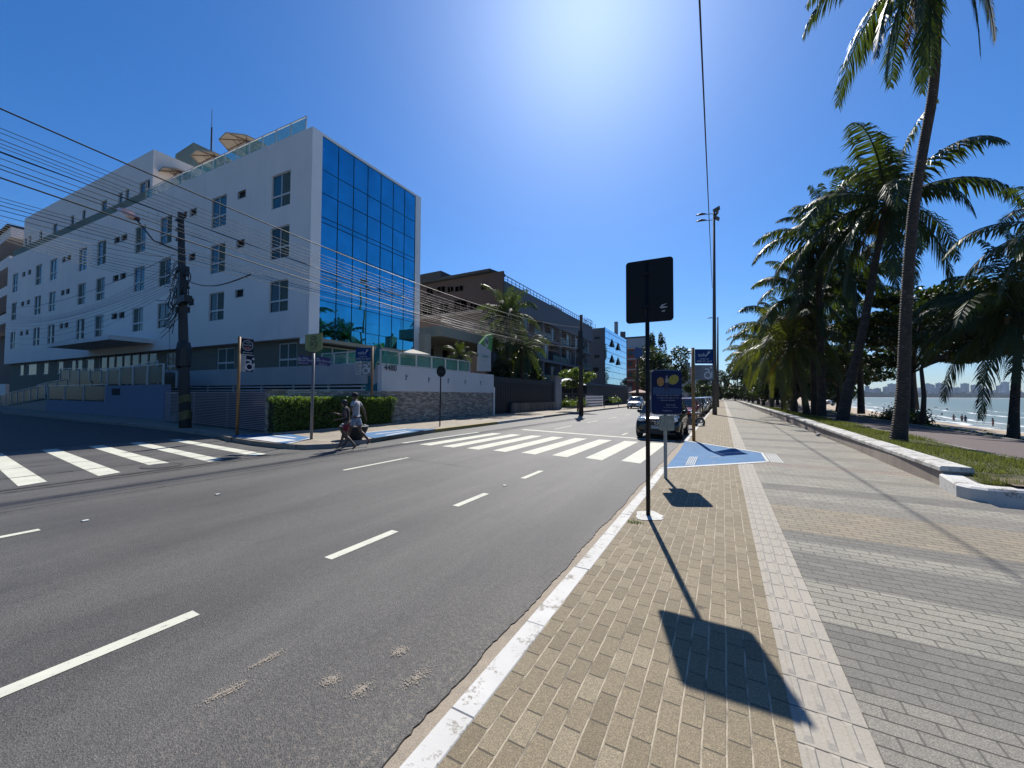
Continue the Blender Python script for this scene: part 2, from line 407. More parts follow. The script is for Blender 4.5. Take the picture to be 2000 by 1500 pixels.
# avenue and side street
g = MB()
edge = []       # ragged asphalt edge along the near gutter
y = -14.0
while y < 18: edge.append((-1.43 + .012*sin(y*2.3)+.008*sin(y*7.1)+rng.uniform(-.008,.008), y)); y += .035
edge += [(-1.43, 18), (-1.43, 400)]
fe = [(-13.2,400),(-13.2,60)]
n = len(edge)
vs = [(x, y, 0.0) for x, y in edge] + [(-14.5, y, 0.0) for x, y in edge]
g.add(vs, [(i, i+1, n+i+1, n+i) for i in range(n-1)])
g.add([(-14.5,-14,0),(-14.5,9.3,0),(-18.9,9.3,0),(-18.9,-14,0)], [(0,1,2,3)])
struct(g.build('avenue_road', M_ASPH))
g = MB(); g.add([(-18.9,-14,.004),(-18.9,9.6,.004),(-130,7.0,.004),(-130,-14,.004)], [(0,1,2,3)])
struct(g.build('side_street', cobble()))
# thicker lip of the resurfaced asphalt: dark broken edge
g = MB()
for i in range(len(edge)-3):
    (x0, y0), (x1, y1) = edge[i], edge[i+1]
    g.quad((x0, y0, 0), (x1, y1, 0), (x1+.012, y1, -.02), (x0+.012, y0, -.02))
struct(g.build('asphalt_lip', mat('tar_edge', (.06,.055,.05), .95, .4, 20)))
g = MB()
ys = [-14+.25*i for i in range(180)]
for y0 in ys:
    g.quad((-1.47,y0,-.009), (-1.22,y0,-.004), (-1.22,y0+.25,-.004), (-1.47,y0+.25,-.009))
g.quad((-1.47,31,-.009),(-1.22,31,-.004),(-1.22,400,-.004),(-1.47,400,-.009))
struct(g.build('gutter', M_GUT))

# road markings ------------------------------------------------
RZ = .004
def mark(name, quads):
    g = MB()
    for q in quads: g.add([(p[0], p[1], RZ) for p in q], [tuple(range(len(q)))])
    struct(g.build(name, M_ROADP))
q = []
yy = .60-2.2*4
for (a, b_) in [(-8.2,-7.2),(-6,-5),(-3.8,-2.8),(-1.55,-.6),(.52,1.53),(2.70,3.66),(4.93,5.83),(7.25,8.2)]:
    q.append([(-3.77,a),(-3.65,a),(-3.65,b_),(-3.77,b_)])
for (a, b_) in [(-6,-4.2),(-.4,1.46),(5.97,8.05)]:
    q.append([(-7.76,a),(-7.65,a),(-7.65,b_),(-7.76,b_)])
a = 18.6
while a < 200: q.append([(-7.72,a),(-7.61,a),(-7.61,a+2.6),(-7.72,a+2.6)]); a += 5.4
a = 17.4
while a < 200: q.append([(-4.0,a),(-3.89,a),(-3.89,a+1.1),(-4.0,a+1.1)]); a += 4.4
mark('lane_markings', q)
q = []
for k in range(9):
    x = -10.15+k*1.0; w = .26 if k else .12
    q.append([(x-w,10.35+.02*k),(x+w,10.35),(x+w+.05,15.2),(x-w+.05,15.2)])
mark('avenue_crosswalk', q)
mark('stop_line', [[(-9.0,17.35),(-1.62,15.95),(-1.62,16.2),(-9.0,17.75)]])
q = []
for k, (y0, y1) in enumerate([(-.2,.16),(.92,1.25),(1.94,2.30),(3.0,3.36),(4.0,4.38),(5.0,5.36),(6.1,6.47)]):
    q.append([(-18.4,y0+.45*0+.46),(-11.62,y0-.02),(-11.75,y1),(-18.4,y1+.42)])
mark('side_street_crosswalk', q)
# reflective lane studs
g = MB()
for (x, y) in [(-7.68,1.86),(-7.72,3.45),(-3.72,6.5)]:
    g.obox((x,y,.008), (.035,0,0), (0,.03,0), (0,0,.006))
struct(g.build('lane_studs', mat('stud_plastic', (.75,.74,.68), .4)))
# construction joints and sealed cracks in the asphalt
def crack(pts, w, seed):
    r = random.Random(seed); g = MB(); P = []
    for (a, b_) in zip(pts, pts[1:]):
        L = hypot(b_[0]-a[0], b_[1]-a[1]); k = max(2, int(L/.12))
        for i in range(k): t = i/k; P.append((a[0]+(b_[0]-a[0])*t+r.uniform(-.015,.015), a[1]+(b_[1]-a[1])*t+r.uniform(-.01,.01)))
    for a, b_ in zip(P, P[1:]):
        ww = w*r.uniform(.5,1.2); dx, dy = b_[0]-a[0], b_[1]-a[1]; l = hypot(dx,dy) or 1; nx, ny = -dy/l*ww, dx/l*ww
        g.quad((a[0]-nx,a[1]-ny,.0075), (b_[0]-nx,b_[1]-ny,.0075), (b_[0]+nx,b_[1]+ny,.0075), (a[0]+nx,a[1]+ny,.0075))
    return g
cr = MB()
for pts, w, sd in (([(-9.6,4.5),(-8.9,6.4),(-8.5,7.1)], .003, 61), ([(-10.3,7.4),(-7.9,7.9),(-5.2,7.7)], .006, 64)):
    c = crack(pts, w, sd); cr.add([(x,y,.0062) for x, y, z in c.v], c.f)
struct(cr.build('asphalt_crack', mat('crack_dark', (.05,.05,.052), .95)))
g = crack([(-11.25,-6),(-11.3,2.0),(-11.4,6.9)], .05, 1)
for c in (crack([(-10.95,-6),(-11.02,3),(-11.2,7.2)], .018, 2), crack([(-12.9,.5),(-12.7,7.1)], .022, 3), crack([(-14.6,.5),(-14.1,7.0)], .016, 4), crack([(-9.3,-3),(-9.2,7)], .01, 5)):
    g.add(c.v, c.f)
struct(g.build('asphalt_joint', mat('tar', (.02,.02,.02), .9)))
# iron manhole
t = thing('manhole_cover', 'round dark iron manhole cover in the asphalt at the end of a crosswalk bar', 'manhole', loc=(-11.95,4.15,.006))
g = MB(); g.lathe((0,0,0), [(.40,.0),(.40,.004),(.33,.005),(.32,.001),(.0001,.001)], 28); lpart('frame', g, mat('cast_iron', (.06,.055,.05), .6, .3, 30), t)
g = MB(); g.lathe((0,0,0), [(.31,.001),(.31,.003),(.24,.004),(.23,.0025),(.15,.0025),(.14,.004),(.0001,.004)], 28)
lpart('cover', g, mat('iron_cover', (.07,.065,.06), .6, .4, 40, bmp=.9), t)
# sand and mortar smears left on the asphalt
def smear(cx, cy, ang, L, Wd, seed):
    L *= 1.25; Wd *= 1.5; r = random.Random(seed); g = MB(); ca, sa = cos(ang), sin(ang)
    for i in range(330):
        t = r.gauss(0,.42)+.15*sin(i*.37); s = r.gauss(0,.34)*(.35+.65*abs(sin(t*5+seed)))
        x = cx+ca*t*L-sa*s*Wd; y = cy+sa*t*L+ca*s*Wd; a = r.uniform(.0010,.0032)
        k = r.randint(3,5); g.add([(x+a*1.6*cos(2*pi*q/k+i)*r.uniform(.6,1.3), y+a*sin(2*pi*q/k+i)*1.3, .0045+i*4e-6) for q in range(k)], [tuple(range(k))])
    return g
def streak_poly(g, cx, cy, ang, L, Wd, seed):
    r = random.Random(seed); ca, sa = cos(ang), sin(ang); n = 26; up = []; dn = []
    for i in range(n+1):
        t = -1+2*i/n; w = Wd*(1-abs(t)**1.5)**.8*(.6+.4*sin(t*7+seed)); 
        for lst, sg in ((up,1),(dn,-1)):
            s = sg*w*r.uniform(.45,1.1)+Wd*.5*sin(t*2.3+seed); lst.append((cx+ca*t*L-sa*s, cy+sa*t*L+ca*s, .0042))
    for i in range(n): g.quad(dn[i], dn[i+1], up[i+1], up[i])
M_SMEAR = mat('mortar_dust', (.42,.36,.29), .95, .2, 20)
for i, a in enumerate([(-2.58,1.22,1.4,.10,.05),(-2.66,1.50,1.5,.10,.03),(-2.12,1.58,1.2,.05,.05),(-1.90,1.62,1.3,.07,.05),(-1.68,1.85,1.4,.10,.06),(-1.95,1.98,1.5,.05,.05)]):
    g = smear(*a, seed=i+40)
    if i < 2: streak_poly(g, a[0], a[1], a[2], a[3]*1.25, a[4]*.20, i+3); streak_poly(g, a[0]+.035, a[1]+.02, a[2]+.08, a[3]*.7, a[4]*.15, i+9)
    elif i < 4: streak_poly(g, a[0], a[1], a[2], a[3]*.6, a[4]*.22, i+3)
    o = g.build('mortar_smear', M_SMEAR)
    tag(o, ['two pale sandy streaks on the asphalt nearest the lower left','thin broken pale streak just beyond the sandy streaks','small orange mortar blot on the asphalt','ragged pale blot between the mortar blot and the gutter','long crumbled pale patch beside the gutter edge','faint scatter of pale grains on the asphalt'][i], 'smear', 'mortar smears on the asphalt', 'stuff')

# near kerb: painted stones, one by one with hairline joints
g = MB(); y = -3.0
while y < 9.05:
    L = min(rng.uniform(.85,1.0), 9.06-y); j = rng.uniform(-.006,.006)
    g.bbox(-1.235+j, y+.001, -.06, -1.105+j+.01, y+L-.001, PZ+.004+rng.uniform(-.002,.002), .005); y += L
y = 15.1
while y < 70:
    L = 1.0; g.bbox(-1.245, y+.004, -.06, -1.115, y+L-.004, PZ+.004, .012); y += L
g.box(-1.245, 70, -.06, -1.115, 300, PZ+.004)
struct(g.build('kerb', M_KERBP))

# near pavement: tan strip, tactile strip, banded promenade; the ramp cuts the strip between y 9.06 and 15.1
def sheet(name, x0, x1, spans, z, m, step=None):
    g = MB()
    for (a, b_) in spans: g.box(x0, a, z-.12, x1, b_, z)
    return struct(g.build(name, m))
# ramp outline in plan
RL0, RL1 = (-1.22, 9.08), (-1.22, 15.08); RR0, RR1 = (.90, 11.35), (.92, 12.95)
g = MB()
g.prism([(-1.105,-3),(.285,-3),(.285,10.64),(-1.105,9.17)], PZ-.12, PZ)
g.prism([(-1.105,14.98),(.285,13.62),(.285,60),(-1.105,60)], PZ-.12, PZ)
g.prism([(-1.115,60),(.285,60),(.285,300),(-1.115,300)], PZ-.12, PZ)
struct(g.build('paver_strip', M_TAN))
g = MB()
g.prism([(.60,-3),(3.5,-3),(3.5,300),(.60,300),(.60,13.3),(.92,13.0),(.90,11.35),(.60,11.02)], PZ-.12, PZ)
struct(g.build('promenade', M_PROM))
g = MB(); g.prism([(3.3,-3),(9,-3),(9,8.35),(3.3,8.35)], PZ-.12, PZ-.002); struct(g.build('promenade_crossing', M_PROM))
g = MB(); g.prism([(.285,-3),(.60,-3),(.60,11.0),(.285,10.64)], PZ-.12, PZ-.003); g.prism([(.285,13.62),(.60,13.3),(.60,300),(.285,300)], PZ-.12, PZ-.003)
M_TACT = mat('tactile_concrete', (.45,.405,.335), .85, .22, 3, fine=.5, stain=(.28,.25,.22), bmp=.35)
struct(g.build('tactile_base', M_TACT))
g = MB(); y = -1.0
while y < 40:
    if not (10.5 < y < 13.6):
        dx = rng.uniform(-.006,.006)
        for c in (.335,.425,.52):
            w = .020; L = .232; a = y+.009; a = y+.02
            g.add([(c-w+dx,a,PZ-.003),(c+w+dx,a,PZ-.003),(c+w+dx,a+L,PZ-.003),(c-w+dx,a+L,PZ-.003),(c-w*.6+dx,a+.035,PZ+.005),(c+w*.6+dx,a+.035,PZ+.005),(c+w*.6+dx,a+L-.03,PZ+.005),(c-w*.6+dx,a+L-.03,PZ+.005)],
                  [(0,1,5,4),(1,2,6,5),(2,3,7,6),(3,0,4,7),(4,5,6,7)])
    y += .25
struct(g.build('tactile_bars', M_TACT))
g = MB(); y = -1.0
while y < 30:
    g.quad((.285,y-.003,PZ-.0015),(.60,y-.003,PZ-.0015),(.60,y+.003,PZ-.0015),(.285,y+.003,PZ-.0015)); y += .25
struct(g.build('tactile_joints', mat('joint_dirt', (.14,.12,.1), .95)))

# blue kerb ramp
g = MB()
A = (-1.24,9.12,.02); B = (-1.24,15.05,.02); Am = (-1.10,9.2,PZ+.003); Bm = (-1.12,14.98,PZ+.003)
P0 = (-1.22,10.5,.01); P1 = (-1.22,13.6,.01); Q0 = (RR0[0],RR0[1],PZ+.003); Q1 = (RR1[0],RR1[1],PZ+.003)
g.add([(-1.24,10.3,.0),(-1.24,13.7,.0),Q1,Q0,(-1.2,9.12,PZ+.003),(-1.2,15.02,PZ+.003)], [(0,3,2,1),(0,4,3),(1,2,5)])
g.add([(-1.24,9.12,-.05),(-1.24,10.3,0),(-1.2,9.12,PZ+.003)], [(0,1,2)]); g.add([(-1.24,15.02,-.05),(-1.24,13.7,0),(-1.2,15.02,PZ+.003)], [(0,1,2)])
g.add([(-1.24,9.12,-.08),(-1.24,15.02,-.08),(.92,13,-.08),(.92,11.3,-.08)], [(0,1,2,3)])
struct(g.build('kerb_ramp', M_BLUEP))
def strip(g, a, b_, w, z):
    a = Vector(a); b_ = Vector(b_); d = (b_-a).normalized(); n = Vector((-d.y,d.x,0))*w*.5
    g.add([a-n+Vector((0,0,z)), b_-n+Vector((0,0,z)), b_+n+Vector((0,0,z)), a+n+Vector((0,0,z))], [(0,1,2,3)])
g = MB()
strip(g, (-1.2,9.08,PZ), (.92,11.28,PZ), .13, .007); strip(g, (-1.2,15.06,PZ), (.94,13.02,PZ), .12, .007); strip(g, (.95,11.3,PZ), (.95,13.0,PZ), .06, .009)
for k in range(5): strip(g, (1.03+k*.055,11.25-.0*k,PZ), (1.03+k*.055,12.95,PZ), .027, .006)
for k in range(5):
    x = -.84+k*.045; z = .0+(x+1.24)/2.15*.15
    g.add([(x,10.5,z+.012),(x+.024,10.5,z+.014),(x+.024,12.0,z+.014),(x,12.0,z+.012)], [(0,1,2,3)])
struct(g.build('ramp_markings', M_WHITER))

# concrete footing splash around the foreground sign
g = MB(); r = random.Random(3)
pts = [(-.89+(.17+.03*sin(k*.7)+r.uniform(-.008,.008))*cos(2*pi*k/30), 5.42+(.22+.03*cos(k*.9)+r.uniform(-.008,.008))*sin(2*pi*k/30)) for k in range(30)]
g.add([(x,y,PZ+.006) for x, y in pts]+[(-.89,5.42,PZ+.018)], [(k,(k+1)%30,30) for k in range(30)])
struct(g.build('sign_footing', M_KERBP))

# far pavement with its kerb
kb = [(-130,7.6),(-60,7.9),(-34,8.1),(-27.99,8.25),(-22.94,8.2),(-17.8,7.95),(-16.4,7.55),(-14.06,7.33),(-12.51,7.36),(-11.6,7.6),(-11.1,8.2),(-11.2,9.6),(-11.5,10.9),(-11.74,14.0),(-11.95,20),(-12.12,24.78),(-12.15,27),(-12.3,27.6),(-12.6,40),(-12.9,55.3),(-12.9,300)]
g = MB(); poly = kb + [(-60,300),(-60,30),(-130,30)]
g.prism(poly, -.1, PZ); struct(g.build('far_pavement', M_FARP))
def kerbline(name, pts, m, z=PZ+.004, w=.14):
    g = MB()
    for a, b_ in zip(pts, pts[1:]):
        dx, dy = b_[0]-a[0], b_[1]-a[1]; l = hypot(dx,dy); k = max(1, int(l/1.0)) if l < 60 else 1; nx, ny = dy/l, -dx/l
        for i in range(k):
            t0, t1 = i/k, (i+1)/k-.006/l
            x0, y0, x1, y1 = a[0]+dx*t0, a[1]+dy*t0, a[0]+dx*t1, a[1]+dy*t1; s0 = .01
            g.prism([(x0+nx*s0,y0+ny*s0),(x1+nx*s0,y1+ny*s0),(x1-nx*w,y1-ny*w),(x0-nx*w,y0-ny*w)], -.1, z)
    struct(g.build(name, m))
kerbline('far_kerb', kb[:6], M_CONC); kerbline('far_kerb', kb[9:12], M_CONC); kerbline('far_kerb', kb[13:15], M_KERBY); kerbline('far_kerb', kb[14:18], M_KERBP); kerbline('far_kerb', kb[17:], M_CONC)
# its two blue ramps
g = MB(); z = PZ+.009
g.add([(-15.6,7.55,.02),(-12.3,7.38,.02),(-13.2,8.9,z),(-15.6,9.3,z),(-16.6,7.75,z)], [(0,1,2,3),(0,3,4)])
g.add([(-11.15,9.9,.02),(-11.55,12.6,.02),(-13.0,13.4,z),(-13.0,10.6,z)], [(0,1,2,3)])
g.add([(-11.55,12.6,.02),(-11.75,14.1,z),(-13.0,13.4,z)], [(0,1,2)])
for v in list(g.v): pass
g2 = MB(); g2.add([(x,y,zz+.006 if zz > .1 else .17) for x, y, zz in g.v], g.f)
struct(g2.build('kerb_ramp', M_BLUEP))
g = MB(); zz = z+.012
for a, b_, w in (((-15.0,7.9),(-12.9,7.75),.7), ((-15.3,8.6),(-13.6,8.5),.16), ((-11.2,9.8),(-13.1,10.45),.12), ((-13.1,10.45),(-13.1,13.5),.12), ((-11.5,10.8),(-11.9,12.5),.16), ((-12.2,10.9),(-12.3,12.7),.14), ((-12.3,7.45),(-13.2,8.9),.14)):
    strip(g, (a[0],a[1],zz), (b_[0],b_[1],zz), w, 0)
struct(g.build('ramp_markings', M_WHITER))

# low seaside wall and white kerb end
M_WALLT = paint('whitewashed_cap', (.74,.72,.67), (.36,.34,.30), .50, 2.8)
M_WALLS = mat('wall_render', (.40,.33,.27), .9, .25, 2.5, fine=.3, stain=(.22,.18,.15), bmp=.5, stretch=(1,1,.3))
t = thing('low_wall', 'long low promenade wall with a whitewashed cap beside the grass verge', 'low wall', loc=(3.6,12,0))
g = MB(); g.prism([(3.42,9.72),(3.80,9.72),(4.1,30),(4.2,90),(4.2,200),(3.75,200),(3.73,78),(3.72,30),(3.60,20),(3.42,12)], 0, .46); part('wall_face', g, M_WALLS, t)
g = MB(); y = 9.7
def xw(y): return 3.40+min(.32, max(0, (y-9.7))*.016)
while y < 110:
    L = 1.6 if y < 50 else 8
    x0 = xw(y); x1 = xw(y+L)
    j = rng.uniform(-.004,.004)
    g.add([(x0-.03,y+.004,.44),(x0+.40,y+.004,.44),(x1+.40,y+L-.004,.44),(x1-.03,y+L-.004,.44),
           (x0-.03,y+.004,.505+j),(x0+.40,y+.004,.505+j),(x1+.40,y+L-.004,.505+j),(x1-.03,y+L-.004,.505+j),
           (x0-.005,y+.01,.53+j),(x0+.375,y+.01,.53+j),(x1+.375,y+L-.01,.53+j),(x1-.005,y+L-.01,.53+j)],
          [(0,1,5,4),(1,2,6,5),(2,3,7,6),(3,0,4,7),(4,5,9,8),(5,6,10,9),(6,7,11,10),(7,4,8,11),(8,9,10,11)])
    y += L
part('wall_cap', g, M_WALLT, t)
t = thing('white_kerb', 'thick whitewashed kerb turning the corner of the grass verge', 'kerb', loc=(3.5,9,0))
g = MB()
P = [(3.36,9.70),(3.28,8.92),(3.36,8.74),(3.52,8.66),(4.6,8.78),(9.0,9.1)]; Q = [(3.62,9.70),(3.60,9.10),(3.64,9.02),(3.72,8.98),(4.6,9.08),(9.0,9.4)]
hh = [.40,.36,.36,.36,.36,.36]
for i in range(len(P)-1):
    a, b_, c, d = P[i], P[i+1], Q[i+1], Q[i]; h0, h1 = hh[i], hh[i+1]; bv = .03
    def ins(p, q, s): return (p[0]+(q[0]-p[0])*s, p[1]+(q[1]-p[1])*s)
    a2, b2 = ins(a,d,.12), ins(b_,c,.12)
    g.add([(*a,.05),(*b_,.05),(*b_,h1-bv),(*a,h0-bv),(*b2,h1),(*a2,h0),(*c,h1),(*d,h0),(*c,.05),(*d,.05)], [(0,1,2,3),(3,2,4,5),(5,4,6,7),(7,6,8,9)])
part('kerb_stone', g, paint('whitewash', (.78,.76,.72), (.28,.25,.21), .54, 3.5), t, smooth=False)

# verge, path, park ground
g = MB(); n = 90
for i in range(n):
    y0 = 9.0+i*1.1; y1 = y0+1.1
    xl = lambda y: 3.62+min(.35, max(0,(y-9.7))*.016) ; xr = lambda y: 5.35+.12*sin(y*.8)
    zz = lambda y: GZ if y > 9.8 else .36
    g.quad((xl(y0),y0,zz(y0)-.02),(xr(y0),y0,zz(y0)),(xr(y1),y1,zz(y1)),(xl(y1),y1,zz(y1)-.02))
struct(g.build('grass_verge', M_GRASSB))
g = MB(); g.quad((5.2,8.9,GZ-.02),(7.75,8.9,GZ-.02),(7.75,160,GZ-.02),(5.2,160,GZ-.02)); struct(g.build('cycle_path', M_PATH))
g = MB()
for i in range(70):
    y0 = 8.9+i*2.5; y1 = y0+2.5
    g.add([(3.9,y0,GZ-.05),(7.7,y0,GZ-.05),(XB(y0)+.3,y0,.02),(XB(y0)+.3,y1,.02),(7.7,y1,GZ-.05),(3.9,y1,GZ-.05)], [(0,1,4,5),(1,2,3,4)])
struct(g.build('park_ground', M_SOIL))
g = MB(); g.box(5.33,12,GZ-.1,5.42,160,GZ+.02); g.box(7.72,12,GZ-.1,7.82,160,GZ+.03); struct(g.build('path_edging', M_CONC))
# ============================================================ HOTEL
M_WHITE = mat('white_render', (.74,.67,.62), .85, .06, .35, fine=.15, stain=(.66,.60,.55), bmp=.15, k=1.0)
M_WHITE2 = mat('smooth_white_render', (.84,.80,.76), .8, .04, .4, bmp=.1, k=1.0)
M_OLIVE = mat('olive_render', (.20,.19,.14), .85, .08, .5, fine=.2)
M_GREEN = mat('grey_green_render', (.22,.29,.24), .85, .1, .5, fine=.2, stain=(.13,.17,.14))
M_FRAME = mat('aluminium_frame', (.52,.52,.50), .45, .05, 2, k=.9)
M_PANE = glassy('window_glass', (.010,.038,.040), .06, wob=.15, spec=.35)
M_PANEB = glassy('blue_window_glass', (.015,.085,.12), .05, wob=.2, spec=.5)
M_DARK = mat('dark_void', (.015,.015,.018), .9, .3)
M_CURT = mat('curtain_cloth', (.10,.15,.13), .9, .25, 1.5, stretch=(12,12,.2))
M_MIRROR = glassy('mirror_glass', (.07,.40,.56), .015, wob=.10, metal=1.0)
M_MULL = mat('dark_mullion', (.015,.05,.09), .5, .1)
M_BEIGE = mat('beige_concrete', (.50,.45,.34), .85, .12, .6, fine=.3, stain=(.34,.31,.24))
M_RAILG = glassy('green_rail_glass', (.10,.32,.27), .06, alpha=.45, spec=.8)
M_STEEL = mat('white_metal', (.70,.72,.70), .4, .05)
def streaked(name, m):
    nt = m.node_tree; b = nt.nodes['Principled BSDF']; src = b.inputs['Base Color'].links[0].from_socket; p = geo(nt)
    s = noise(nt, p, 1.0, 5, .7, (2.6,2.6,.10)); s2 = noise(nt, p, .5, 3)
    f = math_(nt, 'MULTIPLY', mapr(nt, s, .54, .70), mapr(nt, s2, .40, .62, 0, .38))
    nt.links.new(mix(nt, f, src, (.40,.37,.35)), b.inputs['Base Color'])
streaked('w', M_WHITE)
M_STONE = None
def stone_mat():
    m, nt, b = newmat('stacked_stone'); p = geo(nt)
    sx = N(nt, 'ShaderNodeSeparateXYZ'); nt.links.new(p, sx.inputs[0]); cb = N(nt, 'ShaderNodeCombineXYZ')
    nt.links.new(math_(nt, 'ADD', sx.outputs[1], sx.outputs[0]), cb.inputs[0]); nt.links.new(sx.outputs[2], cb.inputs[1])
    br = N(nt, 'ShaderNodeTexBrick'); br.inputs['Scale'].default_value = 1; br.inputs['Brick Width'].default_value = .34; br.inputs['Row Height'].default_value = .075; br.inputs['Mortar Size'].default_value = .006
    br.squash = .7; br.squash_frequency = 3; br.offset_frequency = 2
    br.inputs['Color1'].default_value = (0,0,0,1); br.inputs['Color2'].default_value = (1,1,1,1); br.inputs['Mortar'].default_value = (.2,.2,.2,1)
    nt.links.new(cb.outputs[0], br.inputs['Vector'])
    o = ramp(nt, br.outputs['Color'], [(0,(.17,.15,.125)),(.4,(.30,.265,.22)),(.7,(.42,.375,.31)),(1,(.56,.51,.43))])
    o = mix(nt, mapr(nt, noise(nt, p, 5, 5), .4, .7, 0, .5), o, (.17,.15,.12)); o = mix(nt, br.outputs['Fac'], o, (.04,.035,.03))
    nt.links.new(o, b.inputs['Base Color']); b.inputs['Roughness'].default_value = .9
    bump(nt, b, math_(nt, 'ADD', br.outputs['Color'], math_(nt, 'MULTIPLY', noise(nt, p, 30), .3)), .9, .03); return m
M_STONE = stone_mat()

C0 = Vector((-22.6, 14.8, 0)); SA = radians(3.3)
SU = Vector((-cos(SA), -sin(SA), 0)); SN = Vector((sin(SA), -cos(SA), 0)); SVI = -SN      # along the wall, outward, inward
def W3(u, z, out=0.0): p = C0+SU*u+SN*out; return Vector((p.x, p.y, z))
def to_uz(x, y, out=0.0):
    P = C0+SN*out; q = on_pl(x, y, P, SN); return ((q-P).dot(SU), q.z)
def holed_wall(f, u0, u1, z0, z1, holes, depth, mb):
    us = sorted(set([u0, u1]+[h[0] for h in holes]+[h[2] for h in holes])); zs = sorted(set([z0, z1]+[h[1] for h in holes]+[h[3] for h in holes]))
    for a, b_ in zip(us, us[1:]):
        for c, d in zip(zs, zs[1:]):
            m_, k_ = (a+b_)/2, (c+d)/2
            if any(h[0] < m_ < h[2] and h[1] < k_ < h[3] for h in holes): continue
            mb.quad(f(a,c,0), f(b_,c,0), f(b_,d,0), f(a,d,0))
    for a, c, b_, d in holes:
        mb.quad(f(a,c,0), f(a,c,-depth), f(b_,c,-depth), f(b_,c,0)); mb.quad(f(a,d,0), f(b_,d,0), f(b_,d,-depth), f(a,d,-depth))
        mb.quad(f(a,c,0), f(a,d,0), f(a,d,-depth), f(a,c,-depth)); mb.quad(f(b_,c,0), f(b_,c,-depth), f(b_,d,-depth), f(b_,d,0))
def fbox(f, mb, u0, z0, u1, z1, o0, o1):
    P = [f(u0,z0,o0), f(u1,z0,o0), f(u1,z0,o1), f(u0,z0,o1), f(u0,z1,o0), f(u1,z1,o0), f(u1,z1,o1), f(u0,z1,o1)]
    mb.add(P, [(0,3,2,1),(4,5,6,7),(0,1,5,4),(1,2,6,5),(2,3,7,6),(3,0,4,7)])
def add_window(f, t, a, c, b_, d, depth, pane, transom=.36, curtain=None, mull=True):
    """white frame standing in the opening, two glass leaves over a fixed light"""
    fr = MB(); w = .06; o = -depth+.03
    fbox(f, fr, a, c, b_, c+w, o-.03, o+.05); fbox(f, fr, a, d-w, b_, d, o-.03, o+.05)
    fbox(f, fr, a, c+w, a+w, d-w, o-.03, o+.05); fbox(f, fr, b_-w, c+w, b_, d-w, o-.03, o+.05)
    if mull:
        zt = c+(d-c)*transom; fbox(f, fr, a+w, zt-.06, b_-w, zt+.06, o-.03, o+.055)
        mm = (a+b_)/2; fbox(f, fr, mm-.03, c+w, mm+.03, zt-.06, o-.02, o+.045); fbox(f, fr, mm-.03, zt+.06, mm+.03, d-w, o-.02, o+.045)
    fr_o = part('window', fr, M_FRAME, t)
    g = MB(); g.quad(f(a+.02,c+.02,o), f(b_-.02,c+.02,o), f(b_-.02,d-.02,o), f(a+.02,d-.02,o)); part('pane', g, pane, fr_o)
    if curtain:
        g = MB(); k = 7; x0, x1 = curtain; U = [(a+w)+(b_-a-2*w)*(x0+(x1-x0)*i/k) for i in range(k+1)]
        for i in range(k): g.quad(f(U[i],c+w,o+.006+.006*(i%2)), f(U[i+1],c+w,o+.012-.006*(i%2)), f(U[i+1],d-w,o+.012-.006*(i%2)), f(U[i],d-w,o+.006+.006*(i%2)))
        part('curtain', g, M_CURT, fr_o)
hotel = thing('hotel', 'white hotel with a blue mirror glass front on the corner of the side street', 'hotel', loc=(C0.x, C0.y, 0))
HT = 18.7; LEN = 56.5; FL = 9.95           # height, length of the side wing, width of the front
# window columns read along the wall, three storeys
cols = [(529,562),(410,437),(309,331),(263,280),(189,203),(154,166),(97,108),(69,79),(24,33)]
zr = [(7.15,9.25),(10.7,12.85),(14.15,16.45)]
holes = []; wins = []
for ci, (x0, x1) in enumerate(cols):
    ua = to_uz(x1, 600)[0]; ub = to_uz(x0, 600)[0]
    if ub-ua < 1.9: ub = ua+1.95
    for ri, (a, b_) in enumerate(zr): holes.append((ua,a,ub,b_)); wins.append((ua,a,ub,b_,ci,ri))
slots = []
for (x0, x1) in [(459,476),(368,380),(349,361),(233,245),(219,231),(128,136),(119,126),(53,59),(42,48)]:
    ua = to_uz(x1, 580)[0]; ub = max(to_uz(x0, 580)[0], ua+1.0)
    for a in (8.55, 12.1, 15.65): slots.append((ua,a,ub,a+.62))
g = MB(); SB = 5.35
holed_wall(W3, 0, LEN, SB, HT, holes+slots, .14, g)
# mass of the building behind the skin
def hp(u, v): p = C0+SU*u+SVI*v; return (p.x, p.y)
back = [hp(0,.16), hp(LEN,.16), hp(LEN,14), (C0.x-.2, C0.y+FL)]
part('side_wall', g, M_WHITE, hotel)
g = MB()
g.quad(W3(LEN,SB,0), W3(LEN,SB,-14), W3(LEN,HT,-14), W3(LEN,HT,0)); g.quad(W3(0,SB,0), W3(LEN,SB,0), W3(LEN,SB,-14), W3(0,SB,-14)); g.quad(W3(0,HT,0), W3(LEN,HT,0), W3(LEN,HT,-.2), W3(0,HT,-.2))
g.quad(W3(0,HT-1.0,-.2), W3(LEN,HT-1.0,-.2), W3(LEN,HT-1.0,-14), W3(0,HT-1.0,-9.8)); g.quad(W3(0,HT-1.0,-.2), W3(LEN,HT-1.0,-.2), W3(LEN,HT,-.2), W3(0,HT,-.2))
g.quad(W3(0,SB,-9.9), W3(LEN,SB,-14), W3(LEN,HT-1,-14), W3(0,HT-1,-9.9))
part('roof_slab', g, M_WHITE, hotel)
for k, (a, c, b_, d, ci, ri) in enumerate(wins):
    blue = ri == 2 or (ri == 1 and ci in (1,3)); r = random.Random(k)
    cu = {0:(0,.42),1:(.55,1),2:None}[r.randrange(3)] if not (ci == 0 and ri == 0) else (0,.5)
    add_window(W3, hotel, a, c, b_, d, .14, M_PANEB if blue else M_PANE, curtain=cu)
